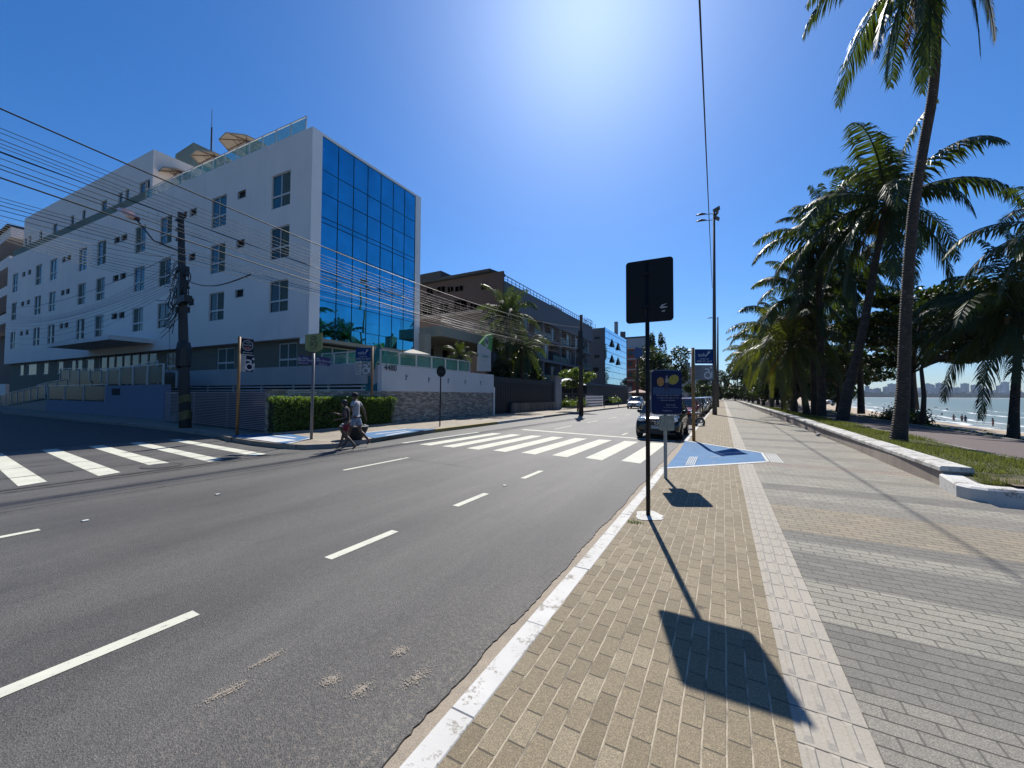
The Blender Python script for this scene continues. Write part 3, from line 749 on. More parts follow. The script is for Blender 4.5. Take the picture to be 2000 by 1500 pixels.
for (a, c, b_, d) in slots:
    g = MB(); fbox(W3, g, a, c, b_, c+.05, -.13, .02); fbox(W3, g, a, d-.05, b_, d, -.13, .02); fbox(W3, g, a, c+.05, a+.05, d-.05, -.13, .02); fbox(W3, g, b_-.05, c+.05, b_, d-.05, -.13, .02)
    v = part('vent', g, M_FRAME, hotel)
    g = MB(); g.quad(W3(a,c,-.135), W3(b_,c,-.135), W3(b_,d,-.135), W3(a,d,-.135)); fbox(W3, g, a+.12, c+.08, b_-.15, d-.3, -.12, -.05)
    part('louvre', g, M_DARK, v)
# front: two white fins, mirror glass between, parapet line
YF0, YF1 = C0.y+.72, C0.y+9.35; XF = C0.x; YE = C0.y+9.98
def FR(u, z, out=0.0): return Vector((XF+out, C0.y+u, z))
g = MB(); g.box(XF-.9, C0.y+.01, 4.95, XF, YF0, HT+.02); g.box(XF-.9, YF1, 4.95, XF, YE, HT+.02); g.box(XF-.9, YF0, HT-.16, XF, YF1, HT+.02); part('front_fin', g, M_WHITE2, hotel)
zl = [5.05]
rowz = [18.54,16.35,14.83,13.25,12.92,11.35,9.72,9.40,7.83,6.2,5.0]
uu = [YF0+(YF1-YF0)*k/7 for k in range(8)]
g = MB(); r = random.Random(5)
for i in range(7):
    for j in range(len(rowz)-1):
        a, b_ = uu[i]+.02, uu[i+1]-.02; c, d = rowz[j+1]+.02, rowz[j]-.02; e = [r.uniform(-.004,.004) for _ in range(3)]
        g.quad((XF-.06+e[0],a,c), (XF-.06+e[1],b_,c), (XF-.06+e[1]+e[2],b_,d), (XF-.06+e[0]+e[2],a,d))
part('curtain_wall_glass', g, M_MIRROR, hotel)
g = MB()
for u in uu: g.box(XF-.1, u-.016, 5.0, XF-.03, u+.016, 18.54)
for z in rowz: g.box(XF-.1, YF0, z-.016, XF-.032, YF1, z+.016)
part('mullion_grid', g, M_MULL, hotel)
g = MB(); g.quad((XF-.12,YF0,4.9),(XF-.12,YF1,4.9),(XF-.12,YF1,HT-.1),(XF-.12,YF0,HT-.1)); part('backing', g, M_DARK, hotel)
g = MB(); g.quad((XF-.9,YE,4.9),(XF-14,YE+.8,4.9),(XF-14,YE+.8,HT),(XF-.9,YE,HT)); g.quad((XF,YE,4.9),(XF-.9,YE,4.9),(XF-.9,YE,HT),(XF,YE,HT)); part('rear_wall', g, M_WHITE, hotel)
# eave over the ground floor, ground-floor glazing
g = MB(); g.box(XF-.6, C0.y+.3, 5.05, XF+.5, YF1+.2, 5.28); part('eave', g, M_BEIGE, hotel)
g = MB(); g.box(XF-.7, C0.y+.3, .2, XF-.5, YE, 5.05); part('shopfront_wall', g, M_OLIVE, hotel)
gl = MB()
for k in range(7):
    a = C0.y+.8+k*1.25; gl.quad((XF-.47,a,3.3),(XF-.47,a+1.15,3.3),(XF-.47,a+1.15,4.85),(XF-.47,a,4.85))
fr = MB()
for k in range(8): fr.box(XF-.49, C0.y+.73+k*1.25, 3.2, XF-.42, C0.y+.80+k*1.25, 4.95)
fr.box(XF-.49, C0.y+.73, 4.86, XF-.43, C0.y+9.6, 4.95)
f_o = part('shopfront_frame', fr, M_STEEL, hotel); part('shopfront_pane', gl, glassy('green_window_glass', (.01,.11,.09), .05, spec=.9), f_o)
# recessed ground floor along the side street
gh = []; gw = []
for (x0, x1) in [(545,580),(425,458),(326,345)]:
    ua = to_uz(x1, 690, -.5)[0]; ub = to_uz(x0, 690, -.5)[0]; gh.append((ua,3.45,ub,5.15)); gw.append((ua,3.45,ub,5.15))
for (x0, x1) in [(168,184),(150,161),(138,148),(112,124),(84,95),(54,72),(38,47)]:
    ua = to_uz(x1, 700, -.5)[0]; ub = to_uz(x0, 700, -.5)[0]; gh.append((ua,3.9,ub,5.2)); gw.append((ua,3.9,ub,5.2))
ea = to_uz(306, 690, -.5)[0]; eb = to_uz(195, 690, -.5)[0]; gh.append((ea,2.9,eb,5.3))
WG = lambda u, z, out=0.0: W3(u, z, out-.5)
g = MB(); holed_wall(WG, 0, LEN, 0.0, SB, gh, .1, g); part('ground_floor_wall', g, M_OLIVE, hotel)
for k, w in enumerate(gw): add_window(WG, hotel, *w, .1, M_PANE, curtain=(0,1) if k in (0,1) else None, mull=k < 3)
fr = MB(); gl = MB(); gl.quad(WG(ea,2.9,-.08), WG(eb,2.9,-.08), WG(eb,5.3,-.08), WG(ea,5.3,-.08)); n = 7
for k in range(n+1): u = ea+(eb-ea)*k/n; fbox(WG, fr, u-.04, 2.9, u+.04, 5.3, -.09, 0)
fbox(WG, fr, ea, 4.1, eb, 4.2, -.085, -.01); f_o = part('entrance_frame', fr, M_FRAME, hotel); part('entrance_pane', gl, M_PANE, f_o)
# projecting canopy over the entrance
g = MB(); cu0 = to_uz(300, 672)[0]; cu1 = cu0+12.6
fbox(W3, g, cu0, 5.95, cu1, 6.3, -.1, 2.7); part('canopy', g, M_WHITE, hotel)
# penthouse storey, stair tower, roof terrace
PY = 15.0; pc = on_y(317, 291, PY); PX0 = pc.x; PHT = pc.z*.985
pe = on_y(42, 440, 12.6); PX1 = C0.x-LEN+1.2
def PW(u, z, out=0.0):
    ys = C0.y-tan(SA)*(u+(C0.x-PX0)); return Vector((PX0-u, ys+.9-out, z))
L2 = PX0-PX1; ph = []
def to_pu(x, y):
    P = PW(0,0); q = on_pl(x, y, P, SN); return PX0-q.x, q.z
for (x0, x1) in [(286,291),(270,285),(245,251),(232,238),(197,208),(160,167),(138,145),(104,113),(80,84),(60,63),(51,55)]:
    a = to_pu(x1, 420)[0]; b_ = max(to_pu(x0, 420)[0], a+.9); ph.append((a,HT+.1,b_,HT+2.7))
g = MB(); holed_wall(PW, 0, L2, HT-1, PHT, ph, .15, g)
g.quad(PW(0,HT-1,0), PW(0,HT-1,-9), PW(0,PHT,-9), PW(0,PHT,0)); g.quad(PW(0,PHT,0), PW(L2,PHT,0), PW(L2,PHT,-9), PW(0,PHT,-9)); g.quad(PW(L2,HT-1,0), PW(L2,PHT,0), PW(L2,PHT,-9), PW(L2,HT-1,-9))
part('penthouse_wall', g, M_WHITE, hotel)
for k, w in enumerate(ph): add_window(PW, hotel, *w, .15, M_PANEB if k < 4 else M_PANE, mull=False)
tq = on_y(378, 278, 20.5); g = MB(); g.box(tq.x-4.6, 20.5, HT-1, tq.x, 31, tq.z); part('stair_tower', g, M_GREEN, hotel)
g = MB(); bx = tq.x
for (dx, dy, dz) in [(-5.2,-.3,0),(-6.6,-.3,-.2)]:
    for s in (0,.7): g.tube([(bx+dx+s*.6,20.2+dy,PHT),(bx+dx+s*.6,20.2+dy,PHT+2.0+dz),(bx+dx+s*.6,21+dy,PHT+2.0+dz)], .05, 6)
g.tube([(bx-8.6,19,PHT+1.0),(bx-4.8,19,PHT+1.0)], .05, 6)
for k in range(5): g.tube([(bx-8.6+k*.95,19,PHT),(bx-8.6+k*.95,19,PHT+1.0)], .04, 6)
part('ladder_cage', g, mat('galvanised_pipe', (.16,.17,.19), .5, metal=.5), hotel)
# glass railing on the parapet
g = MB(); gp = MB(); u = .75
while u < 21.5:
    fbox(W3, g, u-.03, HT, u+.03, HT+.93, -.14, -.08)
    fbox(W3, gp, u+.05, HT+.06, min(u+1.5,21.6)-.05, HT+.86, -.115, -.10); u += 1.5
fbox(W3, g, .7, HT+.92, 21.6, HT+.98, -.14, -.08); fbox(W3, g, .7, HT+.001, 21.6, HT+.05, -.14, -.02)
t_r = part('roof_railing', g, M_STEEL, hotel); part('rail_glass', gp, M_RAILG, t_r)
# upper gallery balustrade along the penthouse
g = MB(); fbox(W3, g, 21.8, HT, 55.5, HT+.85, -.3, -.12); part('gallery_parapet', g, M_GREEN, hotel)
# grey podium wall with its louvred vent
gB = to_uz(300, 747)[0]; g = MB(); fbox(W3, g, -5.3, 2.35, gB, 3.5, -.35, .28); part('podium_wall', g, mat('podium_render', (.44,.41,.40), .85, .1, .7, fine=.25, stain=(.32,.31,.33), k=.85), hotel)
g = MB()
for z in (1.78,1.98,2.18): fbox(W3, g, -5.3, z, gB, z+.085, .1, .2)
u = -5.2
while u < gB: fbox(W3, g, u-.06, 1.7, u+.06, 2.35, .02, .12); u += 3.2
part('vent_slats', g, M_FRAME, hotel)
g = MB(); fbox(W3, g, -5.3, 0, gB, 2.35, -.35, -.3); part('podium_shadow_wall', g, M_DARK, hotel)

# rooftop antenna
aq = on_y(412, 285, 24); t = thing('antenna_mast', 'thin lattice antenna mast standing on the hotel roof', 'antenna', loc=(aq.x, aq.y, HT))
at = on_y(414, 214, 24); g = MB(); g.tube([(aq.x,24,HT-1),(aq.x+.1,24,at.z-2.4)], .10, 6); g.tube([(aq.x+.1,24,at.z-2.4),(at.x,24,at.z)], .035, 5)
for k in range(5): z = aq.z+.5+k*.8; g.tube([(aq.x-.2,24,z),(aq.x+.22,24,z)], .02, 4)
part('mast', g, mat('antenna_metal', (.07,.075,.09), .5), t)
g = MB(); g.tube([(aq.x+.1,24,at.z-3.2),(aq.x+4.5,24.5,HT+2)], .018, 4); g.tube([(aq.x+.1,24,at.z-3.2),(aq.x-3,26,HT+4)], .018, 4); part('guy_wire', g, mat('antenna_metal', (.07,.075,.09), .5), t)

# terrace parasols
M_CANV = mat('canvas', (.48,.42,.33), .9, .08, 2); M_WOOD = mat('dark_wood', (.10,.05,.035), .6, .2, 4)
def parasol(name, x, y, zb, zt, R, label, cloth=M_CANV, sides=8, group='parasols on the hotel roof terrace'):
    t = thing(name, label, 'parasol', group, loc=(x, y, zb)); h = zt-zb; low = h-R*.30
    g = MB(); c = (0,0,h)
    ring = [(R*cos(2*pi*k/sides+.3), R*sin(2*pi*k/sides+.3), low) for k in range(sides)]; rin = [(R*cos(2*pi*k/sides+.3), R*sin(2*pi*k/sides+.3), low-.14) for k in range(sides)]
    g.add([c]+ring, [(0,k+1,(k+1)%sides+1) for k in range(sides)]); g.add(ring+rin, [(k,k+sides,(k+1)%sides+sides,(k+1)%sides) for k in range(sides)])
    lpart('canopy', g, cloth, t)
    g = MB(); g.tube([(0,0,0),(0,0,h+.15)], .045, 6); lpart('pole', g, M_WOOD, t)
    for k in range(sides):
        g = MB(); a = ring[k]; g.tube([(0,0,h-.04),(a[0]*.98,a[1]*.98,a[2]-.03)], .035, 4); m_ = (a[0]*.5,a[1]*.5,(h+low)/2-.04); g.tube([(0,0,h-R*.62),m_], .025, 4); lpart('rib', g, M_WOOD, t)
    return t
for (px_, py_, yy, R, lab) in [(482,274,20.0,2.2,'rooftop parasol nearest the glass corner, highest of the three'),(420,304,19.0,1.9,'rooftop parasol in front of the green stair tower'),(352,334,16.1,1.5,'rooftop parasol at the foot of the white penthouse wall')]:
    q = on_y(px_, py_, yy); parasol('parasol', q.x, q.y, HT-1, q.z, R, lab)

# terrace annex at the right end: beige slab on a pillar
t = thing('terrace_annex', 'beige concrete terrace slab on a square pillar beside the hotel glass front', 'annex', loc=(-20.5, 26, 0))
g = MB(); a0 = on_x(822,626,-20.3); sy0, sy1 = C0.y+10.05, 36.5; sz1 = a0.z; sz0 = on_x(826,648,-20.3).z
g.box(-27, sy0, sz0, -20.3, sy1, sz1); part('slab', g, M_BEIGE, t)
g = MB(); pa = on_x(829,700,-20.5).y; g.box(-21.1, pa, .5, -20.5, pa+.75, sz0); part('pillar', g, M_BEIGE, t)
g = MB(); g.box(-26.5, 33.5, .5, -26.2, 36, sz0); g.box(-25, 29.3, .5, -24.8, 30.6, sz0); g.box(-27, sy0, .5, -26.8, 29.2, sz0); part('rear_wall', g, M_BEIGE, t)
g = MB(); g.box(-26.9, 30.6, .5, -26.6, 36.5, sz0-.05); part('dark_opening', g, M_DARK, t)
g = MB()
for k in range(5): g.tube([(-20.4,sy0+.1,sz1+.2*k+.2),(-20.4,sy1,sz1+.2*k+.2)], .018, 4)
k = sy0+.1
while k < sy1: g.tube([(-20.4,k,sz1),(-20.4,k,sz1+1.05)], .025, 4); k += 1.5
part('railing', g, mat('thin_rail', (.34,.35,.36), .5), t)

# ------------------------------------------------------------ retaining wall with the street number
XW = -16.2; WY0 = on_x(745,740,XW).y; WY1 = on_x(964,740,XW).y; WT = 3.4; WM = 1.95
t = thing('street_wall', 'white terrace wall numbered 4480 on a base of stacked stone', 'wall', loc=(XW, WY0, 0))
g = MB(); g.box(XW-.3, WY0, WM, XW+.02, WY1, WT); part('render_panel', g, mat('wall_paint', (.58,.60,.61), .8, .06, .6, fine=.15, stain=(.46,.49,.50), k=.9), t)
g = MB(); g.box(XW-.3, 9.0, 0, XW, WY1, WM-.003); part('stone_base', g, M_STONE, t)
g = MB(); g.box(XW-.32, WY1+.003, 0, XW+.06, WY1+.12, 2.4); part('end_post', g, M_WHITE2, t)
g = text_mb('4480', (XW+.024, on_x(762,719,XW).y, on_x(762,719,XW).z), (0,1,0), (0,0,1), .46, .02, bold=.012); part('street_number', g, mat('letter_metal', (.07,.08,.10), .5), t)
for (a, b_) in [(793,737),(837,742),(875,744),(908,746),(938,748)]:
    q = on_x(a, b_, XW); g = MB(); g.box(XW+.022, q.y-.06, q.z-.16, XW+.05, q.y+.02, q.z+.16); g.box(XW+.022, q.y+.02, q.z+.02, XW+.045, q.y+.10, q.z+.12); part('wall_lamp', g, mat('lamp_grey', (.30,.32,.36), .5), t)
# painted leaf mural on the return panel next to it
SX0 = on_y(705, 730, WY0+.1).x
t = thing('leaf_mural_panel', 'panel cut and painted with teal leaves at the left end of the 4480 wall', 'mural', loc=(XW-.4, WY0, 0))
g = MB(); g.box(SX0, WY0+.12, 1.95, XW-.3, WY0+.3, 3.35); part('backing_wall', g, mat('panel_render', (.50,.52,.52), .8, .08, .8), t)
def leafpoly(pts, z=0.0): return [on_y(a, b_, WY0+.1-z) for a, b_ in pts]
M_TEAL = mat('teal_paint', (.01,.22,.20), .5, .25, 1.2); M_TEAL2 = mat('blue_teal_paint', (.01,.16,.22), .5, .2, 1.2)
for k, (pts, m_) in enumerate([([(728,723),(728,700),(733,688),(737,676),(743,671),(746,680),(745,692),(740,702),(735,711),(731,722)], M_TEAL),
     ([(704,749),(712,745),(722,751),(730,758),(738,750),(743,745),(741,757),(733,768),(726,772),(716,766),(708,757)], M_TEAL),
     ([(717,736),(722,733),(725,745),(727,760),(722,764),(717,752)], M_TEAL2),
     ([(729,752),(738,747),(744,753),(738,764),(730,767)], M_TEAL2)]):
    g = MB(); g.plate(leafpoly(pts, .01*k), (0,-.03,0)); part('painted_leaf', g, m_, t)

# glass balustrade over the wall
t = thing('glass_balustrade', 'green glass balustrade with white posts on top of the 4480 wall', 'balustrade', loc=(XW-.15, WY0, WT))
g = MB(); ye = on_x(920,706,XW).y; k = WY0+.05; gp = MB()
while k < ye+.2:
    g.box(XW-.18, k-.035, WT, XW-.11, k+.035, WT+.82); gp.box(XW-.15, k+.06, WT+.1, XW-.14, min(k+1.35,ye)-.06, WT+.76); k += 1.4
g.box(XW-.18, WY0, WT+.78, XW-.10, ye, WT+.84); g.box(XW-.18, WY0, WT+.04, XW-.12, ye, WT+.08)
part('white_frame', g, M_STEEL, t); part('rail_glass', gp, M_RAILG, t)
t = thing('glass_balustrade', 'green glass balustrade across the podium above the hedge', 'balustrade', loc=(SX0, WY0+.4, 3.4))
g = MB(); gp = MB(); x = SX0-3.6; yb = WY0+.15
while x < XW-.4: g.box(x-.03, yb, 3.48, x+.03, yb+.06, 4.25); gp.box(x+.05, yb+.02, 3.55, x+1.05, yb+.03, 4.15); x += 1.15
g.box(SX0-3.6, yb, 4.2, XW-.3, yb+.06, 4.26); g.box(SX0-3.6, yb, 3.52, XW-.3, yb+.06, 3.56)
part('white_frame', g, M_STEEL, t); part('rail_glass', gp, M_RAILG, t)
# small terrace parasol
q = on_x(805, 683, -19.3); parasol('parasol', -19.3, q.y, 3.0, q.z+.05, 1.35, 'cream parasol on the terrace behind the 4480 wall', mat('cream_canvas', (.72,.66,.54), .9, .05, 2), 4, None)
# floor of the terrace and planting box
g = MB(); g.box(-22.3, WY0+.35, 2.7, XW-.31, WY1-.1, 2.9)
tag(g.build('terrace_floor', M_BEIGE), kind='structure')

# totem sign
t = thing('totem_sign', 'white and green totem sign with a round N emblem at the end of the wall', 'sign', loc=(-16.5, WY1-.6, WT))
def tp(a, b_, o=0.0): return on_x(a, b_, -16.35+o)
M_SIGNW = mat('sign_white', (.62,.63,.62), .5, .04); M_SIGNG = mat('sign_green', (.10,.36,.02), .5, .08)
g = MB(); g.plate([tp(936,725), tp(959,725), tp(959,685), tp(938,671)], (-.25,0,0)); part('white_panel', g, M_SIGNW, t)
g = MB(); g.plate([tp(938.3,671), tp(959,685), tp(960.5,688), tp(963,652), tp(952,655)], (-.24,0,0)); part('green_panel', g, M_SIGNG, t)
c = tp(950.5, 668, .012); g = MB(); g.disc(c, (0,.335,0), (0,0,.42), 28); part('emblem_disc', g, mat('emblem_pale', (.66,.74,.60), .5), t)
g = text_mb('N', c+Vector((.02,0,0)), (0,1,0), (0,0,1), .62, .004, bold=.02); part('emblem_letter', g, mat('letter_dark', (.03,.035,.03), .5), t)
c = tp(948, 696, .01); g = text_mb('Nord', c+Vector((.012,0,0)), (0,1,0), (0,0,1), .36, .004, bold=.006); part('name_letters', g, mat('letter_teal', (.10,.38,.33), .5), t)
c = tp(947, 704, .01); g = text_mb('EASY GREEN', c, (0,1,0), (0,0,1), .09, .004); part('small_letters', g, mat('letter_grey', (.2,.22,.22), .5), t)
# ============================================================ STREET FURNITURE, GATE, HEDGE, POLES, SIGNS
M_SLAT = mat('mauve_slat_metal', (.30,.27,.31), .5, .12, 2)
# garage gate of slats, and stone pier at its end
GY0 = on_z(527,846,PZ).y; GX0 = -16.55; GX1 = on_y(322,800,GY0+.7).x
def GT(x, z, o=0.0):
    s = (x-GX0)/(GX1-GX0); return Vector((x, GY0+.7*s-o, z))
t = thing('slatted_gate', 'tall garage gate of horizontal mauve slats behind the utility pole', 'gate', loc=(GX0, GY0, 0))
g = MB(); z = .24
while z < 1.78: g.plate([GT(GX0,z), GT(GX1,z), GT(GX1,z+.045), GT(GX0,z+.045)], (0,.03,0)); z += .078
part('slat_panel', g, M_SLAT, t)
g = MB()
for s in (0,.33,.66,1.0):
    x = GX0+(GX1-GX0)*s; p = GT(x,0); g.box(x-.03, p.y+.03, .1, x+.03, p.y+.09, 1.85)
g.plate([GT(GX0,1.79), GT(GX1,1.79), GT(GX1,1.86), GT(GX0,1.86)], (0,.06,0)); part('frame', g, M_SLAT, t)
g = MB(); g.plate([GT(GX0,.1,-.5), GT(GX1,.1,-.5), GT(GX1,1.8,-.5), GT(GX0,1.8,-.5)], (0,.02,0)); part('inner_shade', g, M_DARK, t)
t = thing('stone_pier', 'narrow stone-clad pier at the street end of the slatted gate', 'pier', loc=(-16.25, GY0, 0))
g = MB(); g.box(-16.5, GY0-.05, 0, -16.1, GY0+.3, 1.9); part('pier', g, M_STONE, t)
g = MB(); g.box(-16.52, GY0-.07, 1.9, -16.08, GY0+.32, 1.96); part('cap', g, M_CONC, t)

# ramp wall and glass railings of the entrance
M_BLUEW = mat('blue_grey_render', (.25,.30,.42), .85, .06, .5, fine=.2)
RY = 10.35
def RP(a, b_, o=0.0): return on_y(a, b_, RY-o)
t = thing('entrance_wall', 'blue grey rendered wall stepping down beside the entrance ramp', 'wall', loc=(RP(320,800).x, RY, 0))
xr = RP(320,800).x; x2 = RP(206,760).x; x3 = RP(90,790).x; x4 = RP(10,790).x
zt1 = RP(260,752).z; zt2 = RP(150,783).z
g = MB(); g.plate([(xr,RY,0),(x2,RY,0),(x2,RY,zt1),(xr,RY,zt1)], (0,.3,0)); g.plate([(x2+.002,RY+.004,0),(x3,RY+.004,0),(x3,RY+.004,zt2),(x2+.002,RY+.004,zt2)], (0,.3,0)); part('wall_face', g, M_BLUEW, t)
g = MB(); g.plate([(x3+.002,RY+.008,0),(x4,RY+.008,0),(x4,RY+.008,.2),(x3+.002,RY+.008,zt2)], (0,.3,0)); part('ramp_side', g, mat('pale_plinth', (.42,.38,.34), .85), t)
g = MB(); q = RP(227,765); g.box(q.x-.8, RY-.012, q.z-.24, q.x+.7, RY-.002, q.z+.22); part('vent_opening', g, M_DARK, t)
g = MB(); g.box(xr+.05, RY-.05, 0, xr-.05, RY+.3, zt1+.0); part('pilaster', g, M_BLUEW, t)
def glassrail(label, P, Q, h, n, zo=0.0):
    P = Vector(P); Q = Vector(Q); t = thing('ramp_railing', label, 'railing', 'glass railings of the hotel entrance', loc=tuple(P)); g = MB(); gp = MB()
    for k in range(n+1):
        c = P.lerp(Q, k/n); g.box(c.x-.05, c.y-.04, c.z, c.x+.05, c.y+.04, c.z+h)
        if k < n:
            d = P.lerp(Q, (k+1)/n); a = c.lerp(d,.06); b_ = c.lerp(d,.94); u = Vector((0,0,1)); gp.plate([a+u*.1, b_+u*.1, b_+u*(h-.1), a+u*(h-.1)], (0,.015,0))
    g.plate([P+Vector((0,0,h)), Q+Vector((0,0,h)), Q+Vector((0,0,h+.06)), P+Vector((0,0,h+.06))], (0,.05,0))
    part('metal_frame', g, M_FRAME, t); part('glass_sheet', gp, M_RAILD, t)
M_RAILD = glassy('dark_rail_glass', (.012,.07,.065), .35, alpha=.75, spec=.15)
glassrail('flat glass railing on the higher step of the entrance wall', (xr-.5,RY+.1,zt1), (x2,RY+.1,zt1), 1.25, 4)
glassrail('flat glass railing on the lower step of the entrance wall', (x2-.3,RY+.1,zt2), (x3,RY+.1,zt2), 1.25, 3)
glassrail('sloping glass railing rising from the far foot of the ramp', (x4-3,RY+.1,.2), (x3-1,RY+.1,zt2+.1), 1.3, 7)
glassrail('sloping glass railing behind, climbing toward the entrance canopy', (x4+2,RY+1.9,zt2+.3), (x2+3,RY+1.9,zt1+.6), 1.25, 9)
glassrail('glass railing descending behind toward the flat landing', (x2+8,RY+1.2,zt1-.2), (x3-2,RY+1.2,zt1+.7), 1.1, 9)

# clipped hedge on the avenue side
def leaf_cloud(mb, pts, size, r, flat=0.0):
    for (x, y, z) in pts:
        s = size*r.uniform(.6,1.3); a = Vector((r.gauss(0,1), r.gauss(0,1), r.gauss(0,1)*(1-flat)))
        if a.length < .01: continue
        a.normalize(); b_ = a.cross(Vector((r.gauss(0,1), r.gauss(0,1), r.gauss(0,1)))); b_.normalize(); c = Vector((x,y,z))
        mb.add([c-a*s, c-b_*s*.45, c+a*s, c+b_*s*.45], [(0,1,2,3)])
def foliage(name, c, trans=(.10,.22,.02), rough=.55, tr=.28, scale=1.5, spec=.35, dead=None):
    if name in MATS: return MATS[name]
    m, nt, b = newmat(name); p = geo(nt)
    inf = N(nt, 'ShaderNodeObjectInfo')
    o = ramp(nt, noise(nt, p, scale, 4), [(.3, tuple(x*.55 for x in c)), (.7, tuple(x*1.3 for x in c))])
    if dead: o = mix(nt, mapr(nt, noise(nt, p, scale*.8, 3), .58, .7, 0, .8), o, dead)
    nt.links.new(o, b.inputs['Base Color']); b.inputs['Roughness'].default_value = rough; b.inputs['Specular IOR Level'].default_value = spec
    tl = N(nt, 'ShaderNodeBsdfTranslucent'); tl.inputs[0].default_value = (*trans, 1)
    mx = N(nt, 'ShaderNodeMixShader'); mx.inputs[0].default_value = tr
    nt.links.new(b.outputs[0], mx.inputs[1]); nt.links.new(tl.outputs[0], mx.inputs[2]); nt.links.new(mx.outputs[0], nt.nodes['Material Output'].inputs[0])
    MATS[name] = m; return m
M_HEDGE = foliage('hedge_leaves', (.055,.095,.018), (.22,.36,.03), scale=4, tr=.32)
t = thing('clipped_hedge', 'long clipped green hedge with a sunlit top along the stone wall', 'hedge', loc=(-15.8, 12, PZ))
hy0, hy1 = on_x(530,800,-15.7).y, on_x(775,790,-15.7).y; r = random.Random(11)
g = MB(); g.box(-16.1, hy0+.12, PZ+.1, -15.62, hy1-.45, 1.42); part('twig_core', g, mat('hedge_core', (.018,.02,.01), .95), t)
pts = []
for i in range(15000):
    y = r.uniform(hy0, hy1); z = r.uniform(PZ+.05, 1.60+.05*sin(y*3)+.04*sin(y*7.3)); x = r.uniform(-16.15,-15.5)
    if y > hy1-.55+.35*(z/1.6): continue
    if r.random() < .75:
        f = r.random()
        if f < .5: x = -15.5+r.uniform(-.1,.06)
        elif f < .9: z = 1.58+r.uniform(-.12,.06)+.03*sin(y*9)
    pts.append((x,y,z))
leaf_cloud(g := MB(), pts, .055, r); part('leaves', g, M_HEDGE, t)
g = MB(); g.box(-15.45, hy0-.1, 0, -15.33, hy1-.2, PZ+.09); tag(g.build('planter_kerb', M_CONC), kind='structure')

# ------------------------------------------------------------ utility poles
M_POLE = mat('pole_concrete', (.075,.065,.06), .9, .25, 1.2, fine=.3, stain=(.05,.045,.04), bmp=.3)
M_BLACK = mat('black_plastic', (.018,.018,.02), .5, .2, 3)
M_CABLE = mat('cable_sheath', (.012,.012,.014), .6, .1, 3)
p1b = on_z(362,836,PZ); p1x, p1y = p1b.x, 8.55
p1b = on_y(362,836,p1y); p1x = p1b.x; p1t = on_y(353,416,p1y)
t = thing('utility_pole', 'thick leaning concrete utility pole with yellow and black foot at the side street corner', 'utility pole', 'utility poles', loc=(p1x, p1y, 0))
def P1(z): s = z/p1t.z; return Vector((p1x+(p1t.x-p1x)*s, p1y, z))
g = MB(); g.tube([P1(0), P1(2.2), P1(p1t.z)], [.25,.22,.125], 10); part('shaft', g, M_POLE, t, True)
for k, (z0, z1) in enumerate([(.35,.75),(1.15,1.5)]):
    g = MB(); n = 10; vs = []
    for i in range(n+1):
        a = 2*pi*i/n; rr = .258-.013*z0; c = P1(z0); w = .25*(abs(i-5)/5.0)
        vs += [(c.x+rr*cos(a), c.y+rr*sin(a), z0+w), (c.x+rr*.99*cos(a), c.y+rr*.99*sin(a), z1+w)]
    g.add(vs, [(2*i,2*i+2,2*i+3,2*i+1) for i in range(n)]); part('painted_band', g, mat('yellow_paint', (.22,.17,.06), .8, .35, 4), t, True)
g = MB(); c = P1(3.6); g.lathe((c.x,c.y,2.95), [(.23,0),(.31,.12),(.31,.95),(.26,1.25),(.2,1.3)], 8); part('junction_collar', g, M_BLACK, t)
g = MB(); c = P1(7.0); r = random.Random(8)
for k in range(18):
    z = r.uniform(5.6,7.9); a = r.uniform(0,2*pi); g.obox(P1(z)+Vector((.19*cos(a),.19*sin(a),0)), (.08,0,0), (0,.08,0), (0,0,r.uniform(.05,.14)))
g.obox(P1(6.2)+Vector((.75,-.2,0)), (.34,0,0), (0,.16,0), (0,0,.16)); g.obox(P1(6.75)+Vector((.42,-.2,0)), (.13,0,0), (0,.12,0), (0,0,.75))
part('splice_boxes', g, M_BLACK, t)
for k, (dx, z, R) in enumerate([(.85,7.0,.55),(.72,6.95,.42),(-.8,6.4,.45)]):
    g = MB(); c = P1(z)+Vector((dx,-.15,0)); g.tube([c+Vector((R*.55*cos(a*pi/9), .05*sin(a), R*sin(a*pi/9)*1.1)) for a in range(19)], .022, 5); part('cable_coil', g, M_CABLE, t)
g = MB(); r = random.Random(21)
for k in range(34):
    z0 = r.uniform(5.3,8.2); z1 = z0+r.uniform(-1,.6); a = P1(z0)+Vector((r.uniform(-.1,.1),-.2,0)); b_ = P1(z1)+Vector((-r.uniform(.3,1.9),-r.uniform(0,.4),0)); m_ = (a+b_)/2+Vector((0,0,r.uniform(-.5,.3)))
    g.tube([a, a.lerp(m_,.6)+Vector((0,0,.06)), m_, b_], .015, 4)
part('cable_tangle', g, M_CABLE, t)
g = MB()
for z in (p1t.z-.4, p1t.z-.9, p1t.z-1.4): g.obox(P1(z)+Vector((0,-.1,0)), (.15,0,0), (0,.08,0), (0,0,.05))
part('insulators', g, M_BLACK, t)
g = MB(); g.tube([P1(8.7), on_y(300,470,7.3), on_y(266,428,7.0)], .035, 6); la = part('lamp_arm', g, M_BLACK, t)
a = on_y(268,428,7.0); b_ = on_y(232,408,7.0); g = MB(); ax = (b_-a)/2; n = ax.cross(Vector((0,1,0))).normalized()
vs = []; 
for i in range(9):
    s = i/8; rr = .24*sin(pi*min(1,s*.9+.08))**.6; c = a+(b_-a)*s
    for k in range(8): vs.append(c+Vector((0,1,0))*rr*1.1*cos(2*pi*k/8)+n*rr*.8*sin(2*pi*k/8))
